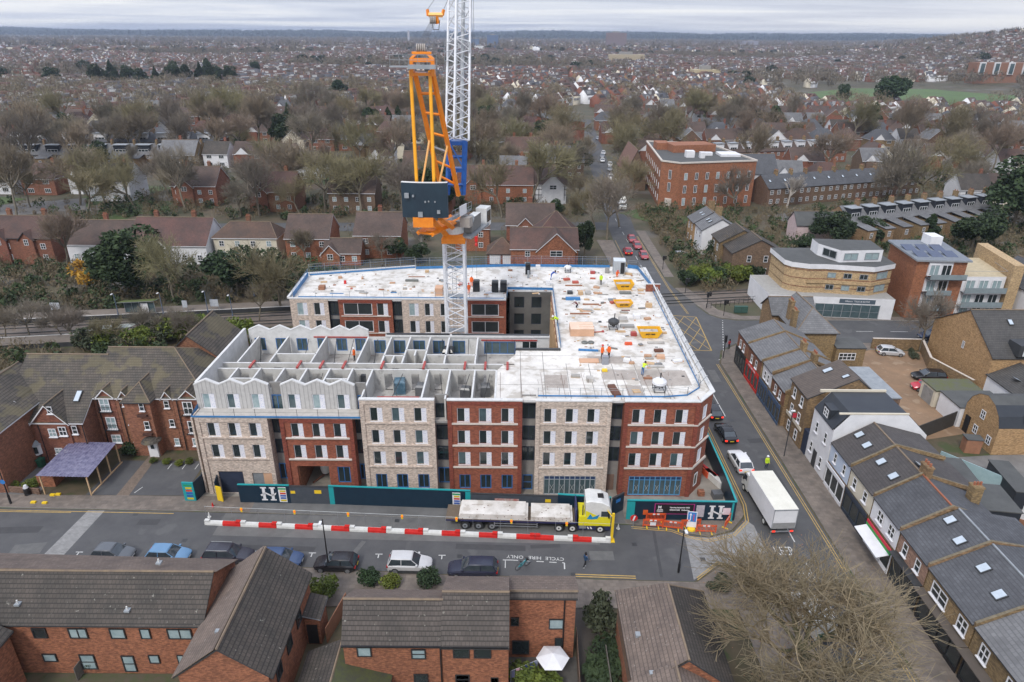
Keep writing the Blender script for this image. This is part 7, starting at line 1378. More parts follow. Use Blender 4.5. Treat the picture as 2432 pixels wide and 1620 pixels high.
for lab,y0,y1,fr,rf,ch in(('light slate roofed shop adjoining the tall yellow brick house with bluish shopfront',77.4,82.3,ABRK,SLATEL,1),('light slate roofed shop with white upper front, second north of the tall house',82.35,86.0,REND,SLATEL,1),('light slate roofed shop with red newsagent front near the crossing corner',86.05,92.0,ABRK,SLATEL,0),('light slate roofed shop at the north end of the parade',92.05,97.0,ABRK,SLATEL,0)):
 s=shop(lab,y0,y1,5.1 if y0<80 else 5.4,7.3,40.1,44.5 if y0>80 else 42.5,5.5,fr,rf,fx=35.3-(y0>84)*.2,wn=[((y0*2+y1)/3,3.3,.7,1.2),((y0+y1*2)/3,3.3,.7,1.2)])
 if ch:chimney(s,40.3,y1-.2,6,8.6,.6,1.1)
 red=y0==86.05;shopglass(s,y0+.2,y1-.2,x=35.0,fr=RED if red else(M('shop_blue',(.06,.1,.18))if y0<83 else DGREY),n=4);signb(s,y0+.2,y1-.2,2.5,.55,RED if red else(M('shop_blue')if y0<86 else BLACK),'NEWS  AND  WINE' if red else None,.35,REND,x=35.0)
CH=thing('corner_house','hipped slate roofed brick house behind the north end of the shops','house',(46,101,0));vol(CH,43.8,96.4,50,106,5.6,8.3,'y',YBRK,SLATEL,oh=.35,hip=(3.0,0));chimney(CH,44.2,101,5,9.0,.6,1.2);chimney(CH,43.6,97.8,5,8.6,.6,1.1)
vol(CH,50,95.4,54.5,99.6,3.2,3.5,'x',YBRK,FELT,oh=.1,ridget=False);window(CH,51.8,95.35,1.2,2.6,1.2,0,WHITE,GLASS,4,2)
vol(CH,42.5,103.5,49.5,108.5,5.6,7.6,'x',YBRK,SLATEL,oh=.3)
def tv(label,nm,x0,y0,x1,y1,e,r_,ax,w,rf,cat='house',**k):T=thing(nm,label,cat,((x0+x1)/2,(y0+y1)/2,0));vol(T,x0,y0,x1,y1,e,r_,ax,w,rf,**k);return T
AR=thing('arched_house','orange brick house with round topped gable and two rooflights on the right','house',(64,74,0));m=MB();pr=[(71.2,0),(77.6,0),(77.6,3.7),(77.0,5.0),(75.9,6.0),(74.4,6.5),(72.9,6.0),(71.8,5.0),(71.2,3.7)]
m.poly([(59.1,y,z)for y,z in pr][::-1],YBRKB);m.poly([(75,y,z)for y,z in pr],YBRKB);m.poly([(59.1,71.2,0),(75,71.2,0),(75,71.2,3.7),(59.1,71.2,3.7)],YBRKB);m.build('wall',AR);m=MB()
for(ya,za),(yb_,zb_)in zip(pr[2:],pr[3:]):m.poly([(59.05,ya,za+.03),(75,ya,za+.03),(75,yb_,zb_+.03),(59.05,yb_,zb_+.03)],FELT if za>5.1 and zb_>5.1 else FELTD)
m.build('roof',AR);rooflight(AR,(62.5,71.6,4.75),R(65),.8,1.1,rz=R(-90));rooflight(AR,(65,71.6,4.75),R(65),.8,1.1,rz=R(-90))
for y,z in((74.3,3.3),(74.8,.9),(72.2,.9)):window(AR,59.05,y,z,.8,1.15,R(-90),WHITE,GLASS,2,2)
m=MB();m.box(59.0,76.1,0,59.08,77.0,2.4,BLACK);m.build('door',AR)
G1=thing('garage','cream garage with mossy flat roof and grey double doors facing the gravel yard','garage',(61,85,0));m=MB();m.box(58.4,82.9,0,64.8,86.4,2.5,CRND);m.build('wall',G1);m=MB();m.box(58.3,82.8,2.5,64.9,86.5,2.65,M('moss_flat',(.1,.11,.04),(.1,.1,.085),scale=1));m.build('roof',G1);m=MB();m.box(58.34,83.4,.05,58.39,85.7,2.2,GREYC);m.build('door',G1)
G2=thing('garage','white walled garage with grey felt roof in front of the arched house','garage',(61.5,80,0));m=MB();m.box(58.6,77.7,0,65.2,82.3,2.8,REND);m.build('wall',G2);m=MB();m.box(58.5,77.65,2.8,65.3,82.4,2.95,FELT);m.build('roof',G2)
BY=thing('brick_house','big yellow brick house with grey tiled roof, dormer and rooflights at the right edge','house',(75,92,0));vol(BY,67.5,86.5,92,101,6.0,10.4,'x',YBRKB,M('grey_plain_tile',(.085,.08,.075),(.06,.057,.055),kind='tile',size=(.3,.3),mort=.5,scale=.5),rp=93.5,oh=.2);vol(BY,67.5,79.5,73.5,86.5,3.4,5.2,'y',REND,_mats['grey_plain_tile'],oh=.2,rp=71.5)
for x,y in((72.2,91.5),(75.6,91.5),(79.5,91.3),(82.5,91.3)):rooflight(BY,(x,y,6+(y-86.5)*.63+.15),R(32),.7,1.0,rz=R(-90))
window(BY,67.45,93,4.5,.5,1.1,R(-90),WHITE,GLASS);m=MB();m.box(70.5,86,6.3,74.5,88.5,8.0,DGREY);m.build('dormer',BY);window(BY,72.5,85.9,6.5,3.0,1.1,0,WHITE,CURT,3);window(BY,76.5,86.4,3.6,1.0,1.4,0,WHITE,GLASS,2,2);window(BY,80,86.4,3.6,1.4,1.4,0,WHITE,CURT,2,2);rooflight(BY,(69,83,4.35),R(-25),.8,1.1,rz=R(180));rooflight(BY,(69.3,81,4.35),R(-25),.8,1.1,rz=R(180))
fence([(59.1,102.2),(67.1,101.9),(64.6,95.0),(66.6,87.5)],1.9,'stock brick wall with stone coping around the gravel yard',YBRK,.3,'boundary_wall','wall',CORN);fence([(46.5,71.6),(58.5,78.0)],2.2,'dark timber fence between the gravel yard and the rear yards',M('dark_fence',(.05,.045,.04)),.1)
fence([(51,68.6),(57,61)],2.2,'pale green glass screen in the rear yards',M('green_screen',(.35,.48,.5),(.3,.42,.44),rough=.3),.08,'glass_screen','screen');fence([(48,60),(58,52)],1.9,'brown timber fence in the rear yards of the shops',TIMB,.08);fence([(54,58.5),(60,50.5)],2.2,'long white wall running through the rear yards',REND,.2,'yard_wall','wall')
for lab,p,w,d,h,c in(('bright green canopy box in the rear yard behind the cream shop',(52.5,54.5),1.9,1.3,1.8,M('green_box',(.01,.22,.05))),('brick outbuilding with flat grey roof behind the awning shop',(49,48.5),5,4,3.0,YBRK),('dark clad extension with flat roof behind the cream shop',(48.6,57),4.2,4.5,4.2,M('slate_dark_clad')),('dark flat roofed extension behind the brown slate shop',(48.2,62.5),4.0,5,3.6,FELTD),('long low dark shed in the rear yards',(56,63.5),2.0,6,2.2,FELTD),('pale tarpaulin covered heap in the right hand yard',(67,62.5),5,3,1.0,REND),('small brown timber shed near the dark fence',(57,72.0),1.8,1.2,1.9,TIMB)):
 T=thing('outbuilding',lab,'outbuilding',(*p,0));m=MB(TM(p[0],p[1],0,R(-8)));m.box(-w/2,-d/2,0,w/2,d/2,h,c);m.build('wall',T);m=MB(TM(p[0],p[1],0,R(-8)));m.box(-w/2-.1,-d/2-.1,h,w/2+.1,d/2+.1,h+.12,FELT if c not in(REND,)else c);m.build('roof',T)
# ---------------- modern buildings across the cross road ----------------
MD=thing('modern_building','modern banded brick building with curved glass end above a white shop base','building',(58,120,0))
m=MB();lo=[(46.8,116.9),(68.6,114.6),(69.4,128),(46.8,128)];m.prism(lo,0,4.0,REND,top=M('roof_pale',(.35,.34,.32)));m.build('shop_base',MD)
d=Vector((21.8,-2.3,0)).normalized();m=MB();o=Vector((46.8,116.9,0));nn=Vector((d.y,-d.x,0))
def onf(m,u0,u1,z0,z1,off,mat):a=o+d*u0;b=o+d*u1;q=[a-nn*.05,b-nn*.05,b+nn*off,a+nn*off];m.prism([(p.x,p.y)for p in q],z0,z1,mat)
onf(m,1.6,3.6,.2,2.9,.03,GLASSB);onf(m,8.3,19.6,.2,2.7,.03,GLASSB)
for i in range(8):onf(m,8.3+i*1.6,8.4+i*1.6,.1,2.8,.07,STEEL)
onf(m,8.3,19.6,1.35,1.4,.06,STEEL);m.build('shop_window',MD);m=MB();onf(m,12.4,18.6,2.95,3.75,.06,M('sign_slate',(.08,.11,.14)));TT=Matrix.Translation(o+d*15.5+nn*.07+Vector((0,0,3.35)))@Matrix.Rotation(math.atan2(d.y,d.x),4,'Z')@Matrix.Rotation(R(90),4,'X');textmb(m,'Alliance  TILES & BATHS',.42,TT,REND);m.build('shop_sign',MD)
mid=[(50.3,120.6),(51,119.3),(53.6,118.1),(56.5,118.1),(64.5,116.6),(69.0,118.6),(69.2,128),(50.3,128)];big=[(50.0,120.5),(50.9,119.1),(53.6,117.9),(56.5,117.9),(64.6,116.3),(69.3,118.4),(69.5,128.2),(50,128.2)]
YB2=M('pale_yellow_brick',(.5,.36,.2),(.42,.29,.16),kind='brick',size=(.24,.09),mort=.85);m=MB();m.prism(mid,4,8.6,YB2);m.build('wall',MD);m=MB()
for z in(5.0,6.6,8.2):m.prism([(x,y-.04)for x,y in mid],z,z+.12,ABRK)
m.prism([(x,y-.25)for x,y in mid[2:6]]+[(69.1,119),(53.6,119.5)],5.9,6.5,YB2);m.build('brick_band',MD);m=MB();m.prism(big,8.6,9.5,REND,top=FELT);m.build('white_parapet',MD)
pen=[(57.0,123.5),(59.3,119.0),(67.2,119.7),(67.8,126),(57.2,127)];m=MB();m.prism(pen,9.4,11.7,REND,top=FELT);m.build('penthouse',MD)
for(a,b),n_ in(((57.6,122.3),0),):pass
def winl(T,a,b,zs,h,n,w=None,fr=WHITE):a=Vector((*a,0));b=Vector((*b,0));dd=(b-a);L_=dd.length;rz=math.atan2(dd.y,dd.x);[window(T,*(a+dd*((i+.5)/n))[:2],z,w or L_/n*.6,h,rz,fr,GLASS if rnd.random()<.6 else CURT,2,1,proud=.07)for i in range(n)for z in zs]
winl(MD,(57.3,122.85),(59.1,119.2),(9.9,),1.4,1,3.0,LEAD);winl(MD,(59.3,118.95),(67.2,119.65),(9.9,),1.3,2,2.6,LEAD);winl(MD,(56.5,118.05),(64.5,116.55),(4.7,7.0),.95,3,1.4,LEAD);winl(MD,(64.6,116.6),(69.0,118.55),(4.5,6.9),1.3,1,2.6,LEAD);winl(MD,(50.35,120.4),(53.5,118.1),(4.2,6.2),1.8,1,1.6,LEAD)
RF=thing('block_of_flats','red brick and white flats with balconies and solar panels on a flat roof','building',(76,119,0));m=MB();m.prism([(71.4,115.6),(80.0,115.2),(82,127.5),(72.7,127.5)],0,11,M('flat_orange_brick',(.34,.14,.07),(.27,.11,.055),kind='brick',size=(.24,.09),mort=.85));m.build('wall',RF)
m=MB();m.prism([(70.9,115.0),(80.4,114.6),(82.4,128),(72.2,128)],11,11.3,LEAD,top=M('roof_bluegrey',(.2,.22,.25)));m.build('roof',RF)
for i in range(6):x=73+(i%3)*2.6;y=118+(i//3)*4;m=MB(TM(x,y,11.5,0,R(12)));m.box(-1,-1.2,0,1,1.2,.08,M('solar_blue',(.08,.1,.16),rough=.15));m.build('solar_panel',RF)
m=MB();m.box(78,124,11.3,80.2,127,13.0,REND);m.build('roof_plant',RF);m=MB();
for z in(8.5,5.6,2.7):m.box(73.4,115.2,z-.2,77.6,115.5,z+2.3,REND)
m.build('white_bay',RF);winl(RF,(73.4,115.15),(77.6,115.15),(8.4,5.5,2.6),2.0,2,1.7)
for z in(8.1,5.2,2.3):
 m=MB();m.box(73.2,113.7,z-.15,79.6 if z==8.1 else 77.6,115.3,z,DGREY);m.box(73.2,113.7,z,79.6 if z==8.1 else 77.6,113.75,z+.9,M('balcony_glass',(.25,.3,.32),rough=.15));m.build('balcony',RF)
F2=thing('block_of_flats','lower white and brick flats with glass balconies and roof terrace at the right','building',(85,121,0));m=MB();m.prism([(80.9,116.5),(88.6,116.5),(91,128),(82,128)],0,7.8,REND,top=M('terrace_sand',(.5,.42,.28)));m.prism([(88.7,115.5),(90.6,115.5),(93,130),(91,130)],0,10.2,YB2);m.build('wall',F2);winl(F2,(81.2,116.4),(88.3,116.4),(5.4,2.7,.2),1.8,3,1.7)
for z in(5.1,2.4):m=MB();m.box(81,115.3,z-.12,88.5,116.45,z,LEAD);m.box(81,115.3,z,88.5,115.36,z+.95,_mats['balcony_glass']);m.build('balcony',F2)
m=MB()
for a,b in(((81,116.6),(88.6,116.6)),((88.6,116.6),(91,128)),((81,116.6),(82,128))):m.tube((*a,8.8),(*b,8.8),.03,STEEL,4)
m.build('terrace_rail',F2)
FR=tv('white and navy bay fronted house at the far right edge beyond the flats','terraced_house',91.5,112.5,99,124,6.0,9.5,'y',REND,SLATE,oh=.2);winl(FR,(92,112.45),(96,112.45),(.8,3.6),1.6,2,1.1);m=MB();m.box(92.5,112.6,6.1,95.5,114,8.3,M('slate_dark_clad'));m.build('dormer',FR);window(FR,94,112.5,6.5,1.4,1.3,0,WHITE,CURT,2,2)
BR=thing('brick_block','large four storey red brick block with grey flat roof beyond the crossing','building',(55,215,0));pl=[(43.3,203),(48,199.2),(71.5,204.5),(66,238),(46,243)];OB=M('block_orange_brick',(.33,.135,.07),(.26,.105,.055),kind='brick',size=(.24,.09),mort=.85,vals=.1)
m=MB();m.prism(pl,0,13.3,OB,top=FELT);m.prism([(50,219),(64,222),(62,229),(49,227)],13.3,15.5,OB);m.build('wall',BR);m=MB();n=len(pl)
for i in range(n):m.seg(pl[i],pl[(i+1)%n],.5,13.3,13.7,CORN)
m.build('parapet',BR);winl(BR,(48.3,199.15),(71.2,204.3),(1.2,4.8),2.2,7,1.0);winl(BR,(48.3,199.15),(71.2,204.3),(8.6,),2.0,7,1.0);winl(BR,(43.35,202.85),(47.9,199.1),(5,8.6),2.6,1,.9);winl(BR,(46.0,242.9),(43.3,203.1),(1.5,5,8.6),1.8,9,1.0)
m=MB();m.box(44.8,200.3,0,46.6,201.4,3.0,CORN);m.build('entrance',BR)
for q_ in((52,210,13.3,54.5,212.5,15.2),(56,209,13.3,57.4,211,15.0),(63,212,13.3,69,218,14.0),(58,214,13.3,61,216,14.2),(46,225,13.3,50,231,15.4)):m=MB();m.box(*q_,REND if q_[0]!=46 else OB);m.build('roof_plant',BR)
tv('steep pinkish tiled wing on the left of the large red brick block','tiled_hall',36.8,226,43.5,246,6,13,'y',BBRK,M('pinkish_tile',(.22,.12,.09),(.17,.095,.075),kind='tile',size=(.3,.3),mort=.7),'building');tv('white gabled house with slate roof behind the large red brick block','house',70,214,82,226,8,13,'x',REND,SLATE)
# ---------------- middle distance houses ----------------
def front_wins(T,x0,x1,y,eave,n,w=1.1,rows=(.9,3.4),fr=None):
 for i in range(n):
  for z in rows:
   if z+1.2<eave:window(T,x0+(x1-x0)*(i+.5)/n,y-.04,z,w,1.25,0,fr or WHITE,GLASS if rnd.random()<.6 else CURT,2,2)
def cottage(label,x0,y0,x1,y1,eave,ridge,ax,w,rf,n=3,hip=(0,0),ch=1,trim=None,rp=None,gables=(),**k):
 T=tv(label,'detached_house',x0,y0,x1,y1,eave,ridge,ax,w,rf,hip=hip,trim=trim or REND,rp=rp,oh=.35,**k)
 if n:front_wins(T,x0,x1,y0,eave,n)
 for i in range(ch):chimney(T,x0+(x1-x0)*(i+.5)/max(ch,1),(y0+y1)/2+.5 if rp is None else rp+.3,eave,ridge+1.3,.9,.7,ABRK)
 for gx,gw in gables:
  m=MB();m.poly([(gx-gw/2,y0-.6,0),(gx+gw/2,y0-.6,0),(gx+gw/2,y0-.6,eave-.3),(gx,y0-.6,eave+gw*.42),(gx-gw/2,y0-.6,eave-.3)],w);m.box(gx-gw/2,y0-.598,0,gx+gw/2,y0+.5,eave-.35,w);m.build('gable_wall',T)
  m=MB();zr=eave+gw*.42+.1;m.roofsolid([[(gx-gw/2-.3,y0-.9,eave-.55),(gx,y0-.9,zr),(gx,y0+5,zr),(gx-gw/2-.3,y0+5,eave-.55)][::-1],[(gx,y0-.9,zr),(gx+gw/2+.3,y0-.9,eave-.55),(gx+gw/2+.3,y0+5,eave-.55),(gx,y0+5,zr)][::-1]],.18,rf,trim or REND);m.build('gable_roof',T)
  window(T,gx,y0-.64,eave-1.6,gw*.32,1.3,0,WHITE,GLASS,2,2)
 return T
RT=M('roof_plum_tile',(.108,.07,.056),(.07,.05,.042),kind='tile',size=(.3,.3),mort=.7,scale=.35,vals=.2)
cottage('red brick house with dark plum tiled roof left of the low gabled link building',-50.5,147,-40.8,157,5.5,9.5,'x',FBRK,RT,3,rp=152.2,ch=0);cottage('red brick house with plum tiled roof and chimney behind the roof corner',-35.8,149.8,-25.4,161,5.5,9.3,'x',FBRK,RT,2,rp=155.5)
cottage('low red brick gabled link building between the two plum roofed houses',-41.5,144.5,-33.5,150,3.0,5.4,'x',FBRK,RT,3,ch=0,gables=((-40.0,4.0),))
cottage('cream rendered house with hipped brown roof in the row beyond the railway',-66.5,147.2,-52.5,154,5.5,8.1,'x',CRND,TILER,4,hip=(3,2));cottage('white fronted red tiled cottage with gable behind the big dark evergreen',-84,144.5,-67.2,155,4.4,9.0,'x',REND,TILER,5,rp=150.5,ch=2,gables=((-78,5.0),))
cottage('brown tiled cottage left of the big dark evergreen',-98,145,-84.3,155,4.4,8.4,'x',REND,RT,4);cottage('orange red brick house with two tall gabled dormers near the left edge',-116,144,-100.5,155,6,9.4,'x',ABRK,TILER,4,ch=2,trim=DGREY,gables=((-111.5,3.2),(-105.5,3.0)));cottage('dark roofed house half out of view at the left edge beyond the railway',-133,146,-117,156,6,9.5,'x',ABRK,RT,3)
cottage('red brick house right of the crane mast with hipped brown garage in front',-13.5,156,-5.5,164,5.6,8.2,'x',FBRK,RT,2,ch=0);T=tv('double garage with pyramid tiled roof and white doors','garage',-5.6,146,.8,152,2.6,5.2,'x',FBRK,TILER,'garage',hip=(2.9,2.9),oh=.3);m=MB();m.box(-5.1,145.93,.1,-2.7,146,2.3,REND);m.box(-2.2,145.93,.1,.2,146,2.3,REND);m.build('door',T)
cottage('large red brick house with steep brown gable facing the site',-.4,141,14,152,5.2,8.3,'x',FBRK,TILER,2,ch=0,gables=((9.3,8.2),));tv('tall pyramid brown roof rising behind the steep gabled brick house','house',5,148,14.5,157,6,10.5,'x',FBRK,TILER,hip=(4.5,4.5));cottage('red brick house with small gable and chimney behind the crane platform',-1.5,160,10,170,5.5,9.4,'x',ABRK,RT,3,gables=((3,4),))
T=cottage('half timbered black and white gabled house behind the brown roofs',6.5,206,16,216,6,10.5,'x',REND,RT,0,ch=1,gables=((12,6.5),));m=MB()
for i in range(9):m.box(6.6+i*1.1,205.93,1,6.75+i*1.1,205.99,6,BLACK)
for z in(2.6,4.3,5.9):m.box(6.5,205.9,z,16,205.98,z+.16,BLACK)
m.build('timbering',T)
for i,(x,y,w,r_,g,lab)in enumerate(((-30,190,ABRK,TILER,(-27,),'large red brick villa with red tiled roof left of the crane beyond the back road'),(-52,192,BBRK,RT,(),'brown brick house with white bays beyond the back road'),(-75,193,ABRK,TILER,(-72,),'gabled red brick house behind the row of railway cottages'),(-100,200,ABRK,RT,(-96,),'brick house among bare trees at the left beyond the back road'),(-128,205,REND,TILEB,(),'white house with broad dark hipped roof at the left'),(-14,205,FBRK,TILER,(-12,),'red brick hall with broad red roof behind the orange crane frame'),(-37,232,ABRK,TILER,(),'long hipped red tiled hall with pale flat top behind the crane'),(12,246,BBRK,SLATE,(),'dark brick house with twin slate roofs and tall chimneys left of the main road'),(-3,268,FBRK,TILER,(-1,),'brick gabled house right of the white crane jib'))):
 L_=20 if i in(5,6)else 13;cottage(lab,x,y,x+L_,y+11,6,10.5,'x',w,r_,4,gables=[(q,5)for q in g],ch=2)
for lab,a,w_,rf,fr in(('yellow brick end of the pair of slate roofed villas with rooflights',(43.6,161.2,52,167.5),YBRKB,SLATEL,0),('white fronted half of the pair of slate roofed villas',(43.9,154.6,52.5,161.1),REND,SLATEL,1)):T=tv(lab,'villa',*a,5.9,8.4,'y',w_,rf,oh=.3);chimney(T,49,a[3],7,9.8,1.6,.6);[window(T,a[0]-.04,a[1]+(a[3]-a[1])*q,z,.9,1.5,R(-90),WHITE,GLASS,1,2)for q in(.25,.7)for z in(.8,3.6)];[rooflight(T,(46,a[1]+(a[3]-a[1])*q,7.35),-R(27),.6,1.0)for q in(.3,.6)]
T=tv('stock brick villa with brown roof above the bright green hedge','villa',45.2,144.3,55,150.8,6,8.6,'y',YBRK,TILEB,oh=.3,rp=50);[window(T,45.16,146+k*3,z,.9,1.5,R(-90),WHITE,GLASS,1,2)for k in(0,1)for z in(.8,3.6)]
T=tv('brown brick villa with arched windows in its gable end above the hedge','villa',46,137.5,57,144.2,5.6,8.4,'y',BBRK,TILEB,oh=.3,rp=51.5);[window(T,x,137.46,z,.9,1.4,0,WHITE,GLASS,1,2)for x in(49.5,53)for z in(.9,3.6)];tv('small brown brick annexe with hipped roof beside the villas','annexe',57.3,133,62,139,4.2,5.4,'y',BBRK,FELT)
tv('pink rendered cottage with grey tiled roof near the villas','cottage',70,165,81,171,4.6,7.2,'x',M('pink_render',(.6,.47,.47)),FELT)
def rowline(a,ang,n,sp,dep,eave,ridge,w,rf,lab,grp,dorm=0,ch=1,back=0,flip=0,nm='terraced_house'):
 """terrace: one proto with parts, copied"""
 P=thing(nm,'','house',(0,0,0),grp);vol(P,0,0,sp,dep,eave,ridge,'x',w,rf,oh=.25,ohe=.0,ridget=False);lim=max(eave,2)
 for x in(sp*.27,sp*.73):
  for z in(.8,3.5):
   if z+1.1<lim:window(P,x,-.04,z,1.1,1.3,0,WHITE,GLASS,2,2)
 if ch:chimney(P,sp,dep/2,eave,ridge+1.3,.6,1.3,pots=2)
 if dorm:
  m=MB();m.box(sp*.2,dep*.14,eave,sp*.8,dep*.42,ridge-.2,_mats['slate_dark_clad']if dorm==2 else REND);m.box(sp*.17,dep*.1,ridge-.2,sp*.83,dep*.46,ridge-.05,LEAD);m.build('dormer',P);window(P,sp*.5,dep*.14-.05,eave+.7,sp*.45,1.0,0,WHITE,GLASS,3,1)
 else:rooflight(P,(sp*.35,dep*.25,(eave+ridge)/2+.1),math.atan((ridge-eave)/dep*2),.7,1.0,rz=R(-90))
 if back:m=MB();m.box(.3,-back,0,sp*.55,-.02,4.3,w);m.roofsolid([[(.1,-back-.2,4.4),(sp*.6,-back-.2,4.4),(sp*.6,0,5.2),(.1,0,5.2)]],.12,rf,DGREY);m.build('rear_wing',P);window(P,sp*.28,-back-.04,2.4,.9,1.3,0,WHITE,GLASS,2,2)
 c,s=math.cos(ang),math.sin(ang)
 for i in range(n):
  loc=(a[0]+c*sp*i,a[1]+s*sp*i,0);lb=lab%ORD[i]if '%s' in lab else lab
  if i==0:P.location=loc;P.rotation_euler=(0,0,ang);P['label']=lb
  else:dup(P,loc,ang,lb)
GT='terraced houses on the right'
rowline((76,204),R(18.5),11,5.4,9,5.4,8.6,BBRK,SLATE,'slate roofed house of the long terrace right of the brick block, %s from the left',GT)
rowline((83,166),R(20),9,5.6,8,5.2,8.2,YBRK,SLATEL,'stock brick house in the dormered terrace behind the modern flats, %s from the left',GT,dorm=2,back=6)
rowline((66,268),R(14),12,6.0,9,5.4,8.8,ABRK,RT,'house of the brick terrace beyond the red brick block, %s from the left',GT,dorm=1)
rowline((-216,256),R(3),12,8.2,9,5,8.4,YBRK,SLATEL,'yellow brick terraced house with dormer at the far left, %s from the left',GT,dorm=2,back=5)
rowline((-210,290),R(2),10,8.5,9,5,8.4,YBRK,SLATE,'slate roofed house in the second yellow terrace at the far left, %s from the left',GT,dorm=1)
rowline((-131,392),R(6),9,9,10,5.6,9.5,REND,TILER,'white house of the half timbered looking row left of the crane, %s from the left',GT,dorm=0)
rowline((34,345-5),R(112),7,7.5,10,8.6,9.4,ABRK,FELT,'section of the red brick mansion block left of the road, %s from the near end',GT)
cottage('large light grey slate roofed house among trees at the left',-131,258,-118,268,5.5,10,'x',YBRK,SLATEL,4);cottage('white gabled house with dark roof among the bare trees at upper left',-178,318,-150,330,7,12,'x',REND,TILEB,5,gables=((-170,9),(-158,8)))
protos=[]
KD=[(REND,TILER,'white rendered','reddish tiled'),(ABRK,TILER,'red brick','reddish tiled'),(ABRK,RT,'red brick','plum tiled'),(REND,TILEB,'white rendered','dark brown'),(YBRK,SLATE,'stock brick','slate'),(CRND,RT,'cream rendered','plum tiled'),(BBRK,SLATEL,'brown brick','pale slate'),(ABRK,SLATE,'red brick','slate')]
for k,(w,rf,wn_,rn_)in enumerate(KD):
 P=thing('suburban_house','','house',(0,0,0));hx,hy=4.6+(k%3)*.7,4.4
 vol(P,-hx,-hy,hx,hy,5.3,9.2,'x',w,rf,oh=.35,ohe=.2,hip=((0,0),(3,3),(0,0))[k%3],trim=REND,ridget=False)
 for x in(-hx*.5,hx*.5):
  for z in(.8,3.5):window(P,x,-hy-.05,z,1.9,1.3,0,WHITE,GLASS,3,1)
 chimney(P,hx*.6,.5,7,10.4,.9,.6,ABRK,2)
 if k%2==0:m=MB();m.box(-hx*.75,-hy-.7,0,-hx*.05,-hy-.02,5.2,w);m.poly([(-hx*.8,-hy-.8,5.1),(-hx*0,-hy-.8,5.1),(-hx*.4,-hy-.8,7.4)],REND);m.roofsolid([[(-hx*.85,-hy-.85,5),(-hx*.4,-hy-.85,7.5),(-hx*.4,0,7.5),(-hx*.85,0,5)][::-1],[(-hx*.4,-hy-.85,7.5),(hx*.05,-hy-.85,5),(hx*.05,0,5),(-hx*.4,0,7.5)][::-1]],.2,rf,REND);m.build('gable_bay',P)
 protos.append((P,wn_,rn_))
def roadx(y):return float(np.interp(y,[0,175,205,262,340,560,720,4000],[28.8,28.8,30.5,33.5,37.5,49,58,230]))
def infield(x,y):return 215<x<480 and 500<y<712 or-640<x<-470 and 635<y<765 or-145<x<55 and 1240<y<1425
taken=[(o.location.x,o.location.y)for o in C.objects if o.type=='EMPTY' and o.location.y>140 and o.get('category')in('house','building')]
def clear(x,y,d=9.5,road=9):return abs(x-roadx(y))>road and not infield(x,y)and not(36<x<76 and 195<y<248)and all((x-a)**2+(y-b)**2>d*d for a,b in taken)
def zone(x,y):
 px=x/(y*.912+19)*1621+1216
 a='far left' if px<420 else 'left of the crane' if px<930 else 'behind the crane jib' if px<1180 else 'left of the main road' if px<1400 else 'right of the main road' if px<1850 else 'far right'
 return('in near woods ' if y<330 else 'midway ' if y<440 else 'in distant rows ')+a
cnt=0;first=set();rows=[]
for yb_ in range(215,640,24):
 wmax=.78*yb_+20;x=-wmax;ang=rnd.uniform(-.12,.12)
 while x<wmax:
  den=(.45 if x<-20 else .5)if yb_<300 else .5 if x<20 and yb_<520 else .85
  x+=rnd.uniform(11,14)
  y=yb_+x*math.tan(ang)+rnd.uniform(-2,2)
  if y<200 or rnd.random()>den or not clear(x,y,13 if yb_<300 else 9.5):continue
  rows.append((math.hypot(x,y),x,y,ang+(rnd.random()<.15)*R(90)))
rows.sort();rows=rows[:225]
for d_,x,y,a in rows:
 k=rnd.choice((0,1,2,2,3,4,5,6,7,1));P,wn_,rn_=protos[k];lb='%s house with %s roof %s'%(wn_,rn_,zone(x,y));loc=(x,y,float(terr(x,y)))
 if k not in first:first.add(k);P.location=loc;P.rotation_euler=(0,0,a);P['label']=lb;P['group']='suburban houses beyond the railway'
 else:dup(P,loc,a,lb,'suburban houses beyond the railway')
 taken.append((x,y))
for k,(P,_,_)in enumerate(protos):
 if k not in first:P.location=(-60+k,700,0);P['label']='distant %s house with %s roof'%(protos[k][1],protos[k][2])
ymax=rows[-1][0]
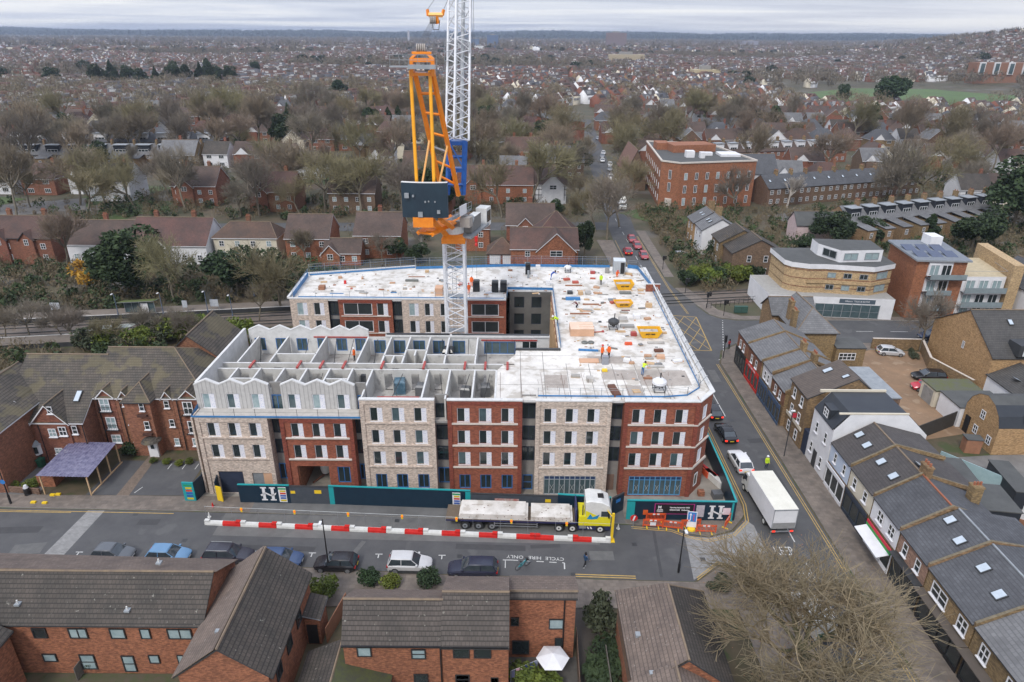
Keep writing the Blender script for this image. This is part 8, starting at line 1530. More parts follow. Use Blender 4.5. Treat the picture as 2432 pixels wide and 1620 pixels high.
# ---------------- far town: too many houses to count ----------------
rg=np.random.default_rng(3)
def town(name,label,r0,r1,cell,sc,n):
 X,Y,A=[],[],[]
 th_=rg.uniform(-.78,.8,n);rr=np.sqrt(rg.uniform(r0**2,r1**2,n));x=rr*np.sin(th_);y=rr*np.cos(th_)
 ca=(np.sin(x*.0041+1.3)*1.2+np.sin(y*.0033+x*.0011)*1.1);u=x*np.cos(ca*.35)+y*np.sin(ca*.35);v=-x*np.sin(ca*.35)+y*np.cos(ca*.35)
 v2=np.round(v/(cell*2.6))*cell*2.6;dv=v2-v;x=x-np.sin(ca*.35)*dv;y=y+np.cos(ca*.35)*dv
 wood=np.sin(x*.0052+2)*np.sin(y*.0061+.7)+.35*np.sin(x*.017)*np.sin(y*.013)
 keep=(wood<.35)&(np.abs(x-np.interp(y,[0,175,340,720,4000],[28.8,28.8,37.5,58,230]))>np.where(y<450,10,4))&~((x>215)&(x<480)&(y>500)&(y<715))&(y>r0*.6)&~((x>-145)&(x<55)&(y>1235)&(y<1430))&~((x>-645)&(x<-465)&(y>630)&(y<770))&(np.hypot(x,y)>r0)
 x,y,ca=x[keep],y[keep],ca[keep]*.35;n=len(x);z=terr(x,y)
 hl=rg.uniform(3.6,6.5,n)*sc;hw=rg.uniform(3.6,4.6,n)*sc;e=rg.uniform(4.8,6,n);rt=e+rg.uniform(2.6,4,n);e,rt=e*(1+(sc-1)*.3),rt*(1+(sc-1)*.3)
 q=np.zeros((n,20,3));sx=np.array([-1,1,1,-1]);sy=np.array([-1,-1,1,1])
 for k in range(4):
  q[:,k]=np.stack([sx[k]*hl,sy[k]*hw,z*0],1);q[:,4+k]=np.stack([sx[k]*hl,sy[k]*hw,e],1);q[:,8+k]=np.stack([sx[k]*(hl-.1),sy[k]*.2+z*0,rt],1)
  q[:,12+k]=np.stack([sx[k]*hl*.8,-hw-.12,np.where(k<2,3.3,4.8)+0*z],1);q[:,16+k]=np.stack([sx[k]*hl*.35-hl*.4,-hw*.55+sy[k]*.1-.5,np.where(k<2,e*.8+rt*.2,e*.25+rt*.8)],1)
 c,s=np.cos(ca)[:,None],np.sin(ca)[:,None];X=q[...,0]*c-q[...,1]*s+x[:,None];Y=q[...,0]*s+q[...,1]*c+y[:,None];V=np.stack([X,Y,q[...,2]+z[:,None]],2).reshape(-1,3)
 f=np.array([[0,1,5,4],[1,2,6,5],[2,3,7,6],[3,0,4,7],[4,5,9,8],[6,7,11,10],[5,6,10,9],[7,4,8,11],[8,9,10,11],[12,13,14,15],[16,17,18,19]]);Fs=(np.arange(n)[:,None,None]*20+f[None]).reshape(-1,4)
 wm=rg.choice(4,n,p=[.14,.46,.24,.16]);rm=rg.choice([4,5,6,7],n,p=[.34,.28,.24,.14]);mi=np.zeros((n,11),int);mi[:,:4]=wm[:,None];mi[:,4:6]=rm[:,None];mi[:,6:8]=wm[:,None];mi[:,8]=rm;mi[:,9]=8;mi[:,10]=np.where(rg.random(n)<.5,9,rm)
 o=npmesh(name,V,Fs,[REND,ABRK,YBRK,CRND,M('far_roof_red',(.14,.075,.058),(.1,.058,.046),vals=.15),M('far_roof_plum',(.12,.08,.068),(.085,.062,.056)),M('far_slate',(.11,.11,.12),(.08,.08,.09)),M('far_roof_brown',(.09,.07,.06)),M('far_window_band',(.18,.17,.17),(.5,.5,.5),scale=.5),M('far_dormer',(.55,.55,.55),(.4,.4,.4))],mi.ravel())
 return tag(o,label,'houses',kind='stuff')
town('distant_town','dense distant rows of suburban houses beyond the individually visible ones',ymax+4,1900,10,1.05,13500);town('distant_town','far suburban rooftops fading into haze towards the horizon',1900,5200,22,2.2,9000)
for lab,px,py,w,h,c in(('broad grey slab block standing on the horizon right of the jib',1464,93,70,52,(.22,.17,.18)),('pale tall thin tower on the horizon left of the jib',970,84,9,55,(.5,.5,.55)),('blue grey tower pair on the horizon right of the jib',1170,97,36,42,(.12,.17,.28)),('blue grey low tower beside the horizon pair',1128,96,28,30,(.15,.2,.3)),('cluster of pale towers on the horizon far right of centre',1785,92,60,26,(.3,.3,.36)),('cream office block in the far town centre',1490,125,60,16,(.45,.38,.27)),('pale yellow distant block right of centre',1680,165,30,11,(.5,.42,.27)),('white warehouse in the far town',1138,94,30,14,(.7,.7,.7))):
 y={93:2600,84:3600,97:2400,96:2500,92:3000,125:1250,165:830,94:2100}[py];p=FY(px,py,y);T=thing('tower_block',lab,'building',(p[0],y,0));m=MB();m.box(p[0]-w/2,y,0,p[0]+w/2,y+20,h,M('block_%d'%px,c));m.build('wall',T);m=MB();m.box(p[0]-w/5,y+5,h,p[0]+w/6,y+15,h+4,GREYC);m.build('plant_room',T)
T=thing('school_building','long red brick building with white framed bays on the right hillside','building',(430,800,10));p0=FY(2340,172,760);zs0,zs1=p0[1]-2,FY(2340,149,760)[1];m=MB();m.box(p0[0]-10,760,0,p0[0]+75,775,zs1,M('school_brick',(.27,.14,.09)));m.build('wall',T)
for i in range(4):m=MB();m.box(p0[0]-8+i*15,758.5,zs0,p0[0]-2+i*15,759.9,zs1+.5,REND);m.box(p0[0]-7+i*15,758,zs0+.8,p0[0]-3+i*15,758.6,zs1-.6,GLASSB);m.build('white_bay',T)
# ---------------- trees ----------------
def grow(seed,h,spread,nl,kids,tw,rt=.3,up=.25,fork=.22,tl=1.0):
 r_=random.Random(seed);S=[]
 def rec(p,d,l,r,lv):
  n=2 if lv else 3;q=p
  for i in range(n):
   d2=(d+Vector((r_.gauss(0,.13),r_.gauss(0,.13),r_.gauss(0,.08)+up*.15*(lv>0)))).normalized();e=q+d2*l/n;S.append((q,e,r*(1-.3*i/n),r*(1-.3*(i+1)/n),lv));
   if lv>=1 and lv<nl:
    for _ in range(kids[lv]//n):sp(e,d2,l,r*.5,lv)
   q,d=e,d2
  if lv<nl:
   for _ in range(kids[lv]if lv==0 else 2):sp(q,d,l,r*.62,lv)
 def sp(p,d,l,r,lv):
  a=r_.uniform(0,6.28);t=spread*r_.uniform(.5,1.2)*(1.1 if lv==0 else 1);u=d.cross(Vector((.3,.1,1))).normalized();v=d.cross(u);nd=(d*math.cos(t)+(u*math.cos(a)+v*math.sin(a))*math.sin(t)+Vector((0,0,up*.4))).normalized()
  rec(p,nd,l*r_.uniform(.55,.82)*(tl if lv==nl-1 else 1),max(r,tw),lv+1)
 rec(Vector((0,0,0)),Vector((0,0,1)),h*fork*1.2,rt,0);return S
def seg_mesh(name,S,mat,sides,parent):
 a=np.array([s[0]for s in S]);b=np.array([s[1]for s in S]);ra=np.array([s[2]for s in S])[:,None];rb=np.array([s[3]for s in S])[:,None];d=b-a;d/=np.linalg.norm(d,axis=1)[:,None]+1e-9
 u=np.cross(d,[.31,.17,.93]);u/=np.linalg.norm(u,axis=1)[:,None]+1e-9;v=np.cross(d,u);V=[]
 for k in range(sides):t=2*math.pi*k/sides;w=u*math.cos(t)+v*math.sin(t);V+=[a+w*ra,b+w*rb]
 V=np.stack(V,1).reshape(-1,3);n=len(S);f=np.array([[2*k,2*((k+1)%sides),2*((k+1)%sides)+1,2*k+1]for k in range(sides)]);Fs=(np.arange(n)[:,None,None]*2*sides+f[None]).reshape(-1,4)
 return npmesh(name,V,Fs,[mat],parent=parent)
def bare(seed,h,spread=.62,nl=4,kids=(6,4,4,6),tw=.02,mat=None,tmat=None,lab='',**k):
 T=thing('bare_tree',lab,'tree');S=grow(seed,h,spread,nl,kids,tw,**k);zm=max(s[1].z for s in S);f=h/zm;S=[(a*f,b*f,r,q,l)for a,b,r,q,l in S]
 seg_mesh('trunk',[s for s in S if s[4]<2],tmat or BARK,6,T);seg_mesh('crown',[s for s in S if s[4]>=2],mat or TWIG,3,T);return T
def leafy(name,cat,seed,h,r,n,mat,size=.3,lab='',shape='round',z0=.15,clump=14,trunk=True):
 T=thing(name,lab,cat);g=np.random.default_rng(seed);cl=g.normal(size=(clump,3));cl/=np.linalg.norm(cl,axis=1)[:,None];cr=g.uniform(.25,.5,clump);cc=cl*g.uniform(.45,.8,clump)[:,None];k=g.integers(0,clump,n);p=g.normal(size=(n,3));p/=np.linalg.norm(p,axis=1)[:,None];p=cc[k]+p*(cr[k]*g.uniform(.7,1.08,n))[:,None]
 zz=(p[:,2]+1.1)/2.2;rad={'round':1,'cone':None,'column':.8,'box':1}[shape];P=p.copy()
 if shape=='cone':P[:,:2]*=np.clip(1.25-zz,.08,1.2)[:,None]
 P[:,:2]*=r;P[:,2]=h*(z0+(1-z0)*np.clip(zz,0,1.1))
 if shape=='box':P[:,0]=np.clip(P[:,0]*1.4,-r,r)+g.normal(0,.05,n);P[:,1]=np.clip(P[:,1]*1.4,-r,r)+g.normal(0,.05,n);P[:,2]=np.minimum(P[:,2]*1.25,h)+g.normal(0,.04,n)
 u=g.normal(size=(n,3));u/=np.linalg.norm(u,axis=1)[:,None];v=np.cross(u,g.normal(size=(n,3)));v/=np.linalg.norm(v,axis=1)[:,None];s=g.uniform(.6,1.2,n)[:,None]*size
 V=np.stack([P-u*s,P+v*s*.5,P+u*s,P-v*s*.5],1).reshape(-1,3);Fs=np.arange(4*n).reshape(-1,4);npmesh('crown' if trunk else 'foliage',V,Fs,[mat],parent=T)
 if trunk:
  m=MB();m.tube((0,0,0),(0,0,h*.6),.2,BARK,7,r2=.08)
  for i in range(5):a=i*1.3;m.tube((0,0,h*(.2+.07*i)),(r*.5*math.cos(a),r*.5*math.sin(a),h*(.4+.08*i)),.07,BARK,5,r2=.03)
  m.build('trunk',T,loc=(0,0,0))
 return T
used={}
def put(P,x,y,label,group=None,rz=None,sc=1.,z=None,name=None):
 z=float(terr(x,y))if z is None else z;rz=rnd.uniform(0,6.28)if rz is None else rz
 if P.name not in used:used[P.name]=1;P.location=(x,y,z);P.rotation_euler=(0,0,rz);P.scale=(sc,)*3 if not hasattr(sc,'__len__')else sc;P['label']=label;P['group']=group or '';o=P
 else:o=dup(P,(x,y,z),rz,label,group,sc)
 if not group and 'group' in o:del o['group']
 return o
BT_=[bare(11+k,13,.62+.07*k,4,(7,4,5,6),.023,tl=1.15,rt=.24,up=.35,fork=.17,mat=(TWIG,M('twigs_grey',(.24,.2,.155),(.155,.135,.105),scale=.25,rand=.2),M('twigs_olive',(.25,.215,.115),(.16,.14,.08),scale=.25,rand=.2))[k%3])for k in range(6)]
EV=[leafy('evergreen_tree','tree',3+k,10,3.6,5200,EVG,.34,shape=s)for k,s in enumerate(('round','cone','round','column'))]
SH=[leafy('shrub','shrub',21+k,2,1.4,1500,mt,.16,shape=s,trunk=False,z0=.02)for k,(mt,s)in enumerate(((EVG,'round'),(BGRN,'round'),(M('leaf_dull',(.06,.07,.035),(.04,.05,.025),rand=.2),'round'),(BGRN,'box')))]
YT=leafy('autumn_tree','tree',5,6,2.4,900,M('autumn_leaf',(.5,.27,.02),(.35,.2,.03)),.28,'yellow autumn tree beside the big dark evergreen',clump=9);p=Q(15,880,1060);put(YT,p[0]-.8,p[1]-2,YT['label'],sc=1.35)
p=Q(15,1200,1140);put(EV[0],p[0],p[1],'very large dark spreading evergreen beyond the platform shelter',sc=(1.95,1.7,1.35));p=Q(15,2120,1130);put(EV[2],p[0],p[1],'broad bright topped evergreen beyond the platform near the rear roof',sc=(1.75,1.5,1.15));p=Q(15,2290,1150);put(EV[0],p[0]+2,p[1]+3,'dark evergreen close behind the left end of the rear roof',sc=(1.0,1.0,.9))
for lab,r_,zx,zy,k,sc in(('tall dark columnar conifer right of the steep gabled house',17,700,800,3,(.7,.7,.9)),('dark clipped evergreen behind the gabled brick houses',17,430,470,0,(.8,.8,.6)),('grey green tree in front of the plum roofed house',16,1280,810,2,(.75,.75,.6)),('round dark evergreen bush left of the crane mast',16,1470,830,0,(.75,.75,.42)),('spreading cedar at the right edge above the modern flats',18,2200,560,0,(2.6,2.6,1.9)),('dense black green yew behind the solar panelled flats',18,1840,740,2,(1.6,1.6,1.15)),('golden green conifer behind the modern flats',18,1460,640,1,(.9,.9,.65)),('dark evergreen behind the white penthouse',18,950,660,2,(1.1,1.1,.7)),('broad evergreen left of the white penthouse',18,600,690,0,(1.4,1.4,.85)),('bright green bush beside the brown brick annexe',18,350,740,2,(.9,.9,.45)),('ivy dark tree behind the bright hedge',17,1860,830,0,(.6,.6,.5)),('tall dark conifer at mid left among bare trees',12,30,670,3,(1.6,1.6,1.6)),('dark cedar with broad top at upper left',11,480,760,0,(2.6,2.6,1.6)),('green evergreen beside the yellow terraces',11,840,1560,2,(1.5,1.5,1.3)),('dark green evergreen at upper centre left',12,300,1330,0,(1.9,1.9,1.5)),('evergreen beside the white half timbered row',12,760,900,0,(2.2,2.2,1.5)),('tall pointed cedar at upper left',11,1850,700,1,(3,3,2.0)),('dark evergreen by the main road bend',13,380,1280,0,(1.9,1.9,1.1)),('dark ivy covered tree left of the main road',13,640,1560,0,(1.4,1.4,1.2)),('grey green conifer on the left bank of the playing field',14,960,1180,1,(1.8,1.8,1.5)),('dark evergreen pair before the playing field',14,700,920,0,(1.6,1.6,1.4)),('dark tall evergreen in front of the playing field',14,1120,980,3,(3.2,3.2,2.3))):
 p=Q(r_,zx,zy);put(EV[k],p[0],p[1],lab,sc=sc)
kk=0
for zx in range(880,2100,130):
 p=Q(11,zx,800-abs(zx-1400)*.05+rnd.uniform(-30,10));put(EV[kk%3],p[0],p[1],'dark pine in the row of evergreens at upper left, %s from the left'%ORD[kk],'row of dark pines at upper left',sc=rnd.uniform(1.7,2.6));kk+=1
def shr(k,x,y,lab,sc,grp=None,z=.02):put(SH[k],x,y,lab,grp,sc=sc,z=z)
for j,(zx,zy,s)in enumerate(((820,1560,2.2),(960,1568,1.9),(1250,1568,2.0),(1430,1500,2.3),(1600,1480,2.4),(1760,1470,2.2),(1950,1500,2.0),(2120,1480,2.0),(2240,1560,1.8),(1080,1600,1.7))):p=Q(15,zx,zy+30);shr(1 if j%3 else 2,p[0],p[1],'yellow green lineside bush behind the brick flats, %s from the left'%ORD[[0,1,3,4,5,6,7,8,9,2][j]],(s,s*.9,s*.95),'lineside bushes')
for j in range(9):p=Q(17,1600+j*75,1040-(j%3)*25);shr(1 if j%4 else 0,p[0],p[1]+rnd.uniform(0,2),'bright green hedge bush at the level crossing, %s from the road'%ORD[j],(1.7,1.6,1.75),'hedge bushes at the crossing')
for lab,x,y,k,sc in(('round clipped dark green bush beside the brick porch',*Q(6,615,800)[:2],3,(1.0,1.0,1.0)),('dark green shrub at the kerb left of the silver off roader',*Q(6,1030,700)[:2],0,(.9,.8,.8)),('lighter green shrub right beside the dark kerb shrub',*Q(6,1230,715)[:2],1,(.8,.7,.6)),('green shrub at the kerb right of the silver off roader',*Q(6,1570,710)[:2],0,(1.1,.8,.8)),('shaggy grey green bush beside the hipped foreground house',*Q(7,860,1080)[:2],2,(1.5,1.4,1.7)),('mass of bright ivy in the narrow foreground garden',*Q(7,900,1450)[:2],0,(1.5,2.2,.6)),('yellow green shrub at the bottom edge below the parasol',*Q(7,250,1590)[:2],1,(1.8,.8,.9)),('green bush right of the carport before the brick flats',*Q(1,1180,1110)[:2],0,(1.3,1.0,.75)),('green hedge bush at the left edge by the litter bin',*Q(1,300,1400)[:2],1,(1.0,.6,.5)),('small yellow shrub on the left pavement edge',*Q(1,120,1420)[:2],1,(.6,.5,.45)),('scrubby shrub overgrowing the garden fence at lower left',*Q(5,880,1400)[:2],2,(.7,.6,.8)),('grassy bush at the corner under the big bare tree',*Q(7,1900,720)[:2],2,(.9,.9,.5)),('bush beside the silver car in the gravel yard',*Q(4,1330,235)[:2],2,(1.9,.6,.35))):shr(k,x,y,lab,sc)
for j,(zx,zy)in enumerate(((1365,1190),(1480,1200),(1590,1215),(1680,1200))):p=Q(1,zx,zy);shr(1,p[0],p[1],'small yellow green shrub in the bed before the flats, %s from the left'%ORD[j],(.4,.35,.35),'small bed shrubs')
def bt(x,y,lab,s,k=None,grp=None):put(BT_[rnd.randrange(6)if k is None else k],x,y,lab,grp,sc=(s*rnd.uniform(.85,1.2),s*rnd.uniform(.85,1.2),s*rnd.uniform(.85,1.2)))
for lab,r_,zx,zy,s in(('bare tree by the gravel yard wall on the cross road',4,1390,200,.75),('large bare tree left of the main road near the queue of red cars',17,900,640,1.25),('bare ivy clad tree left of the main road beyond the site',17,800,560,1.15),('tall bare tree at the road junction beyond the site',17,1010,520,1.1),('bare tree beside the white lorry on the main road',13,1040,1500,1.3),('big bare tree between the main road and the red brick block',17,1130,260,1.2),('bare tree in front of the large red brick block',17,2030,400,1.15),('tall bare tree behind the two plum roofed houses',16,960,420,1.5),('broad pinkish bare tree left of the counterweight',16,640,400,1.35),('broad bare tree above the cottages',16,60,420,1.4),('broad bare tree right of the crane platform',16,2210,440,1.3),('slim bare tree in front of the railway cottages',15,1560,1200,.95),('bare tree beside the orange gabled house',15,620,900,1.0),('bare tree above the white cottage gardens',15,790,420,1.1),('large bare tree at the left edge beyond the railway',15,150,420,1.5),('bare tree between the plum roofed house and garden wall',16,480,860,.65),('bare garden tree near the rear roof edge',16,1150,830,.6),('slender bare tree close to the left end of the rear roof',16,260,1250,1.0),('thicket of bare stems by the rear roof corner',16,60,1350,.55),('bare tree among the villas right of the crossing',17,2060,860,.75)):p=Q(r_,zx,zy);bt(p[0],p[1],lab,s)
for j in range(14):x=-112+j*4.6+rnd.uniform(-1,1);bt(x,99+rnd.uniform(-4,3)+j*.4,'thin bare lineside sapling at the left, %s from the left'%ORD[j],rnd.uniform(.38,.6),grp='bare lineside saplings')
PB=bare(77,9,.4,4,(7,4,4,4),.02,mat=LBIRCH,tmat=LBIRCH,lab='white barked birch left of the crane mast');p=Q(16,1520,760);put(PB,p[0],p[1],'white barked birch left of the crane mast',sc=.85);p=Q(18,210,350);put(PB,p[0],p[1],'pale barked bare tree before the long slate terrace',sc=1.1);p=Q(18,1560,130);put(PB,p[0],p[1],'pale bare tree at the right end of the long slate terrace',sc=1.1)
n_t=0
def wooded(x,y):return .5+.5*math.sin(x*.031+1.1)*math.sin(y*.027+.4)+(.25 if x<10 else-.05)
cand=[]
for _ in range(1900):
 y=math.sqrt(rnd.uniform(168**2,640**2));x=rnd.uniform(-.82,.82)*y
 if y<186 and x<25 or not clear(x,y,5.2,8)or rnd.random()>wooded(x,y)or x>36 and y<200:continue
 cand.append((math.hypot(x,y),x,y));taken.append((x,y))
cand.sort();rest=cand[240:][::1]
for d_,x,y in cand[:240]:
 if rnd.random()<.13:put(EV[rnd.randrange(4)],x,y,'dark evergreen tree '+zone(x,y),'evergreens in the middle distance',sc=rnd.uniform(.9,1.5))
 else:bt(x,y,'leafless brown tree '+zone(x,y),rnd.choice((.8,1.0,1.25,1.45,1.6))*rnd.uniform(.95,1.1),grp='bare trees in the middle distance')
def woods(name,label,pts,n,size,hr,mat,ev=False,zb=.25):
 P=np.array(pts);m_=len(P);g=rg;k=np.repeat(np.arange(m_),n);c=g.normal(size=(m_*n,3));c/=np.linalg.norm(c,axis=1)[:,None];c*=g.uniform(.6,1.05,m_*n)[:,None];h=g.uniform(*hr,m_);r=h*g.uniform(.38,.55,m_)
 X=P[k,0]+c[:,0]*r[k];Y=P[k,1]+c[:,1]*r[k];Z=terr(P[k,0],P[k,1])+h[k]*(zb+(1-zb)*(c[:,2]+1)/2);u=g.normal(size=(m_*n,3));u[:,2]=np.abs(u[:,2])*(1 if ev else 2.2);u/=np.linalg.norm(u,axis=1)[:,None];v=np.cross(u,g.normal(size=(m_*n,3)));v/=np.linalg.norm(v,axis=1)[:,None];s=g.uniform(.6,1.3,m_*n)[:,None]*size;Q_=np.stack([X,Y,Z],1);w=.5 if ev else .16
 return tag(npmesh(name,np.stack([Q_-u*s,Q_+v*s*w,Q_+u*s,Q_-v*s*w],1).reshape(-1,3),np.arange(m_*n*4).reshape(-1,4),[mat]),label,'trees',kind='stuff')
def scat(r0,r1,n,f=1):
 th_=rg.uniform(-.8,.83,n);rr=np.sqrt(rg.uniform(r0**2,r1**2,n));x,y=rr*np.sin(th_),rr*np.cos(th_);w=np.sin(x*.0052+2)*np.sin(y*.0061+.7)+.35*np.sin(x*.017)*np.sin(y*.013);hill=(x/y>.5)&(rr>1100)
 k=((w>.3)|(rg.random(n)<.22*f)|hill&(rg.random(n)<.6))&~((x>240)&(x<472)&(y>515)&(y<708))&(np.abs(x-np.interp(y,[0,175,340,720,4000],[28.8,28.8,37.5,58,230]))>np.where(y<450,8,2));return np.stack([x[k],y[k]],1)
woods('bare_woodland','mass of bare winter trees between the nearer houses',[(x,y)for _,x,y in rest],300,1.0,(9,15),TWIG)
def field(n,x0,x1,y0,y1,ok):
 o=[]
 for _ in range(n):
  x,y=rnd.uniform(x0,x1),rnd.uniform(y0,y1)
  if ok(x,y):o.append((x,y))
 return o
hb=[(ob.location.x,ob.location.y)for ob in C.objects if ob.type=='EMPTY' and ob.location.y>100 and ob.get('category')in('house','building','garage','villa','cottage')]
okh=lambda x,y:abs(x-roadx(y))>8.5 and all((x-a)**2+(y-b)**2>46 for a,b in hb)and not(36<x<74 and 198<y<244)and not(x<26 and 166+(x+160)*.06<y<176+(x+160)*.06+2)
rl=lambda x:98.6+(x+140)*.1553
near=field(900,-135,-36,108,143,lambda x,y:y>rl(x)+7.5)+field(300,-34,24,112,139,lambda x,y:y>rl(x)+4)+field(260,-125,-36,88,100,lambda x,y:y<rl(x)-(9 if x<-68 else 5.5))+field(150,36,46,128,200,lambda x,y:y>137 or x>36)+field(300,62,140,128,163,lambda x,y:True)+field(60,58,64,139,165,lambda x,y:True)+field(120,36,60,171,198,lambda x,y:True)
wide=field(5200,-330,330,158,480,okh)+field(1300,58,170,160,250,okh)+field(500,-120,20,182,215,okh)
g_=near[::3]+wide[::4];b_=[q for k,q in enumerate(near)if k%3]+[q for k,q in enumerate(wide)if k%4]
woods('undergrowth','dull brown undergrowth and bare hedging in the gardens beyond the site',b_,70,.38,(1.2,3.6),M('undergrowth_brown',(.2,.15,.09),(.12,.1,.055),scale=.3),zb=0)
woods('undergrowth','green evergreen hedging and ivy in the gardens beyond the site',g_,80,.36,(1.2,3.4),M('undergrowth_green',(.055,.085,.025),(.028,.045,.016),scale=.3),True,zb=0)
for j in range(70):
 x,y=rnd.uniform(-250,250),rnd.uniform(160,420)
 if okh(x,y):a_=rnd.uniform(0,3);w_,d_=rnd.uniform(3,9),rnd.uniform(5,12);ca,sa=math.cos(a_),math.sin(a_);sheet('lawn',[(x+u*ca-v*sa,y+u*sa+v*ca)for u,v in((-w_,-d_),(w_,-d_),(w_,d_),(-w_,d_))],.01+j*.0006,rnd.choice((M('lawn_green',(.075,.11,.03),(.05,.075,.025),scale=.3),M('terrace_grey',(.17,.16,.15),(.11,.105,.1),scale=.5),M('bed_brown',(.12,.085,.055),(.07,.055,.035),scale=.4))))
FT=M('far_twigs',(.2,.165,.125),(.13,.115,.09),scale=.06);FE=M('far_evergreen',(.028,.045,.022),(.02,.032,.018),scale=.1)
woods('bare_woodland','brown bare woodland and street trees scattered through the distant town',scat(600,1900,5200),110,2.0,(9,16),FT);woods('evergreen_woodland','dark evergreen trees scattered through the distant town',scat(560,2600,750,.3),200,1.6,(9,17),FE,True)
woods('bare_woodland','far bare woodland fading to blue towards the horizon',scat(1900,5600,9000,1.6),26,6.5,(13,24),FT);woods('evergreen_woodland','dark wooded ridge along the horizon',np.stack([rg.uniform(-.8,.83,9000)*7600,6200+rg.uniform(0,3000,9000)],1),10,20,(14,30),FE,True)
BG=bare(207,12.6,.7,5,(10,4,4,4,3),.005,mat=M('foreground_twigs',(.29,.225,.14),(.17,.14,.08),scale=.5),tmat=M('mossy_bark',(.12,.115,.06),(.085,.08,.045),scale=2),rt=.2,up=.12,fork=.19,tl=1.35)
put(BG,24.2,38.5,'very large bare street tree filling the lower right foreground',rz=.6,sc=(1.7,1.6,1.03),z=.1)
m=MB()
for i in range(420):
 x,y=rnd.gauss(25,4.5),rnd.gauss(46,6);s=rnd.uniform(.05,.13);z=.125 if x<25.4 or x>32.9 else .03
 if 18<x<36:m.poly([(x,y,z),(x+s,y+s*.3,z),(x+s*.6,y+s,z),(x-s*.2,y+s*.7,z)],TIMB)
tag(m.build('fallen_leaves'),'fallen leaves scattered on the road and pavement under the big bare tree','leaves',kind='stuff')
# ---------------- railway furniture ----------------
p=[Q(15,*q,2.9)for q in((1035,1210),(1365,1190),(1410,1170),(1090,1185))];T=thing('platform_shelter','platform shelter with mossy green roof on the far platform','shelter',(p[0][0],p[0][1],.8));m=MB();m.roofsolid([[(p[0][0],p[0][1],3.3),(p[1][0],p[1][1]-.3,3.3),(p[1][0]+.2,p[1][1]+1.5,3.1),(p[0][0]+.2,p[0][1]+1.6,3.1)]],.1,M('moss_green_roof',(.1,.13,.03),(.08,.1,.03)),STEEL);m.build('roof',T);m=MB();x0,y0=p[0][0]+.5,p[0][1]+.2
for i in range(5):m.box(x0+i*1.35,y0+1,.8,x0+i*1.35+.08,y0+1.08,3.1,STEEL)
m.box(x0,y0+1.1,1.0,x0+5.4,y0+1.12,2.9,GLASSB);m.box(x0+3,y0+.9,.9,x0+4.3,y0+.95,2.8,REND);m.build('panel',T)
p=[Q(15,*q,3)for q in((760,1450),(1150,1420))];T=thing('platform_shelter','pale ribbed shelter roof on the near platform','shelter',(p[0][0],p[0][1],.8));m=MB();m.roofsolid([[(p[0][0],p[0][1],3.2),(p[1][0],p[1][1],3.2),(p[1][0]+.3,p[1][1]+2.4,3.0),(p[0][0]+.3,p[0][1]+2.4,3.0)]],.08,M('ribbed_pale',(.45,.48,.45),kind='rib',size=(.5,1),mort=.4),STEEL);m.build('roof',T);m=MB();[m.box(p[0][0]+.4+i*2,p[0][1]+1+i*.3,.7,p[0][0]+.5+i*2,p[0][1]+1.1+i*.3,3,STEEL)for i in range(4)];m.build('post_frame',T)
for j,(zx,zy)in enumerate(((1050,1300),(1450,1290),(1845,1275),(2065,1310),(2255,1130))):q=Q(15,zx,zy,.8);lamp('blue grey platform lamp post, %s from the left'%ORD[j],q[0],q[1],4.8,.8,REND,.4,M('lamp_bluegrey',(.12,.16,.24)))
for j,(zx,zy,w)in enumerate(((505,1290,1.7),(1650,1270,.9),(1910,1260,1.5))):q=Q(15,zx,zy,.8);m=MB();m.box(q[0]-w/2,q[1],1.6,q[0]+w/2,q[1]+.08,2.9,M('notice_grey',(.5,.52,.55),(.35,.38,.42),scale=5));m.box(q[0]-w/2,q[1]+.01,.8,q[0]-w/2+.07,q[1]+.07,1.6,STEEL);m.box(q[0]+w/2-.07,q[1]+.01,.8,q[0]+w/2,q[1]+.07,1.6,STEEL);tag(m.build('notice_board'),'platform notice board, %s from the left'%ORD[j],'notice board')
p0,p1=Q(17,1780,1250),Q(17,2310,1170);m=MB()
for i in range(14):a=Vector(p0).lerp(Vector(p1),i/13);m.tube((a.x,a.y,0),(a.x,a.y,1.2),.04,BLACK,5)
for z in(.6,1.2):m.tube((*p0[:2],z),(*p1[:2],z),.035,BLACK,5)
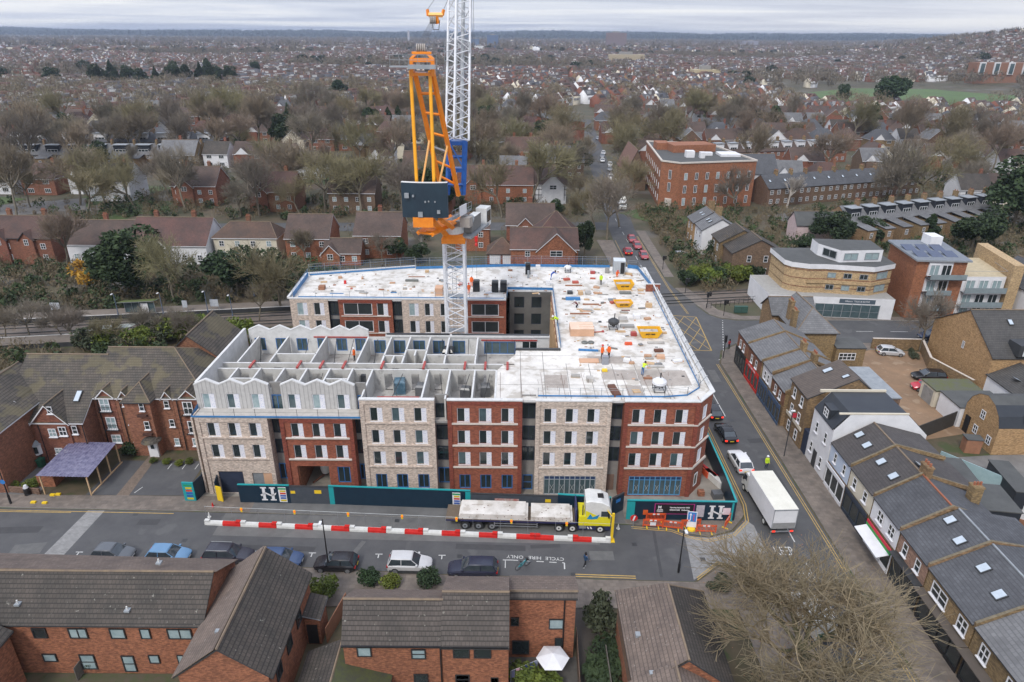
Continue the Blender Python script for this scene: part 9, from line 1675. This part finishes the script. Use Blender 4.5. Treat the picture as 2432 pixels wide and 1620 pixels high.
tag(m.build('railing'),'black tubular railing beside the level crossing','railing')
for lab,zx,zy in(('black traffic signal at the level crossing railing',1935,1310),('black traffic signal with blue sign left of the crossing railing',1785,1240),('black signal post on the pavement of the main road',1395,900),('black signal post beside the hedge at the crossing',1595,1110)):q=Q(17,zx,zy);m=MB();m.tube((q[0],q[1],.1),(q[0],q[1],3.2),.06,BLACK,6);m.box(q[0]-.2,q[1]-.15,2.2,q[0]+.2,q[1]+.15,3.2,BLACK);m.box(q[0]+.3,q[1]-.1,2.4,q[0]+.6,q[1]+.1,3.2,BLACK);m.box(q[0],q[1]-.03,2.7,q[0]+.4,q[1]+.03,2.8,BLACK);tag(m.build('traffic_signal'),lab,'traffic signal')
q=Q(3,1930,270);m=MB();m.tube((q[0],q[1],.1),(q[0],q[1],4.0),.07,BLACK,6);m.box(q[0]-.15,q[1]-.15,2.9,q[0]+.2,q[1]+.15,4.1,BLACK);tag(m.build('traffic_signal'),'black traffic signal at the shop corner by the box junction','traffic signal')
q=Q(17,2085,1280);m=MB();m.box(q[0]-1.2,q[1]-.3,.1,q[0]+1.2,q[1]+.3,1.3,M('cabinet_green',(.04,.1,.08)));m.box(q[0]-.02,q[1]-.32,.15,q[0]+.02,q[1]-.3,1.25,BLACK);tag(m.build('utility_cabinet'),'dark green double utility cabinet by the crossing railing','cabinet')
# ---------------- haze ----------------
m=MB();m.box(-9500,-80,-2,9500,11500,92,_mats['road_haze']if 'road_haze' in _mats else ASPH)
hz=m.build('haze');hm=bpy.data.materials.new('haze_air');hm.use_nodes=True;t=hm.node_tree;t.nodes.clear();o_=t.nodes.new('ShaderNodeOutputMaterial');pv=t.nodes.new('ShaderNodeVolumePrincipled');pv.inputs['Color'].default_value=(.62,.72,.92,1);pv.inputs['Density'].default_value=1.0e-4;pv.inputs['Anisotropy'].default_value=.2;t.links.new(pv.outputs[0],o_.inputs['Volume'])
hz.data.materials.clear();hz.data.materials.append(hm);tag(hz,'pale blue winter haze over the whole town','haze',kind='stuff')
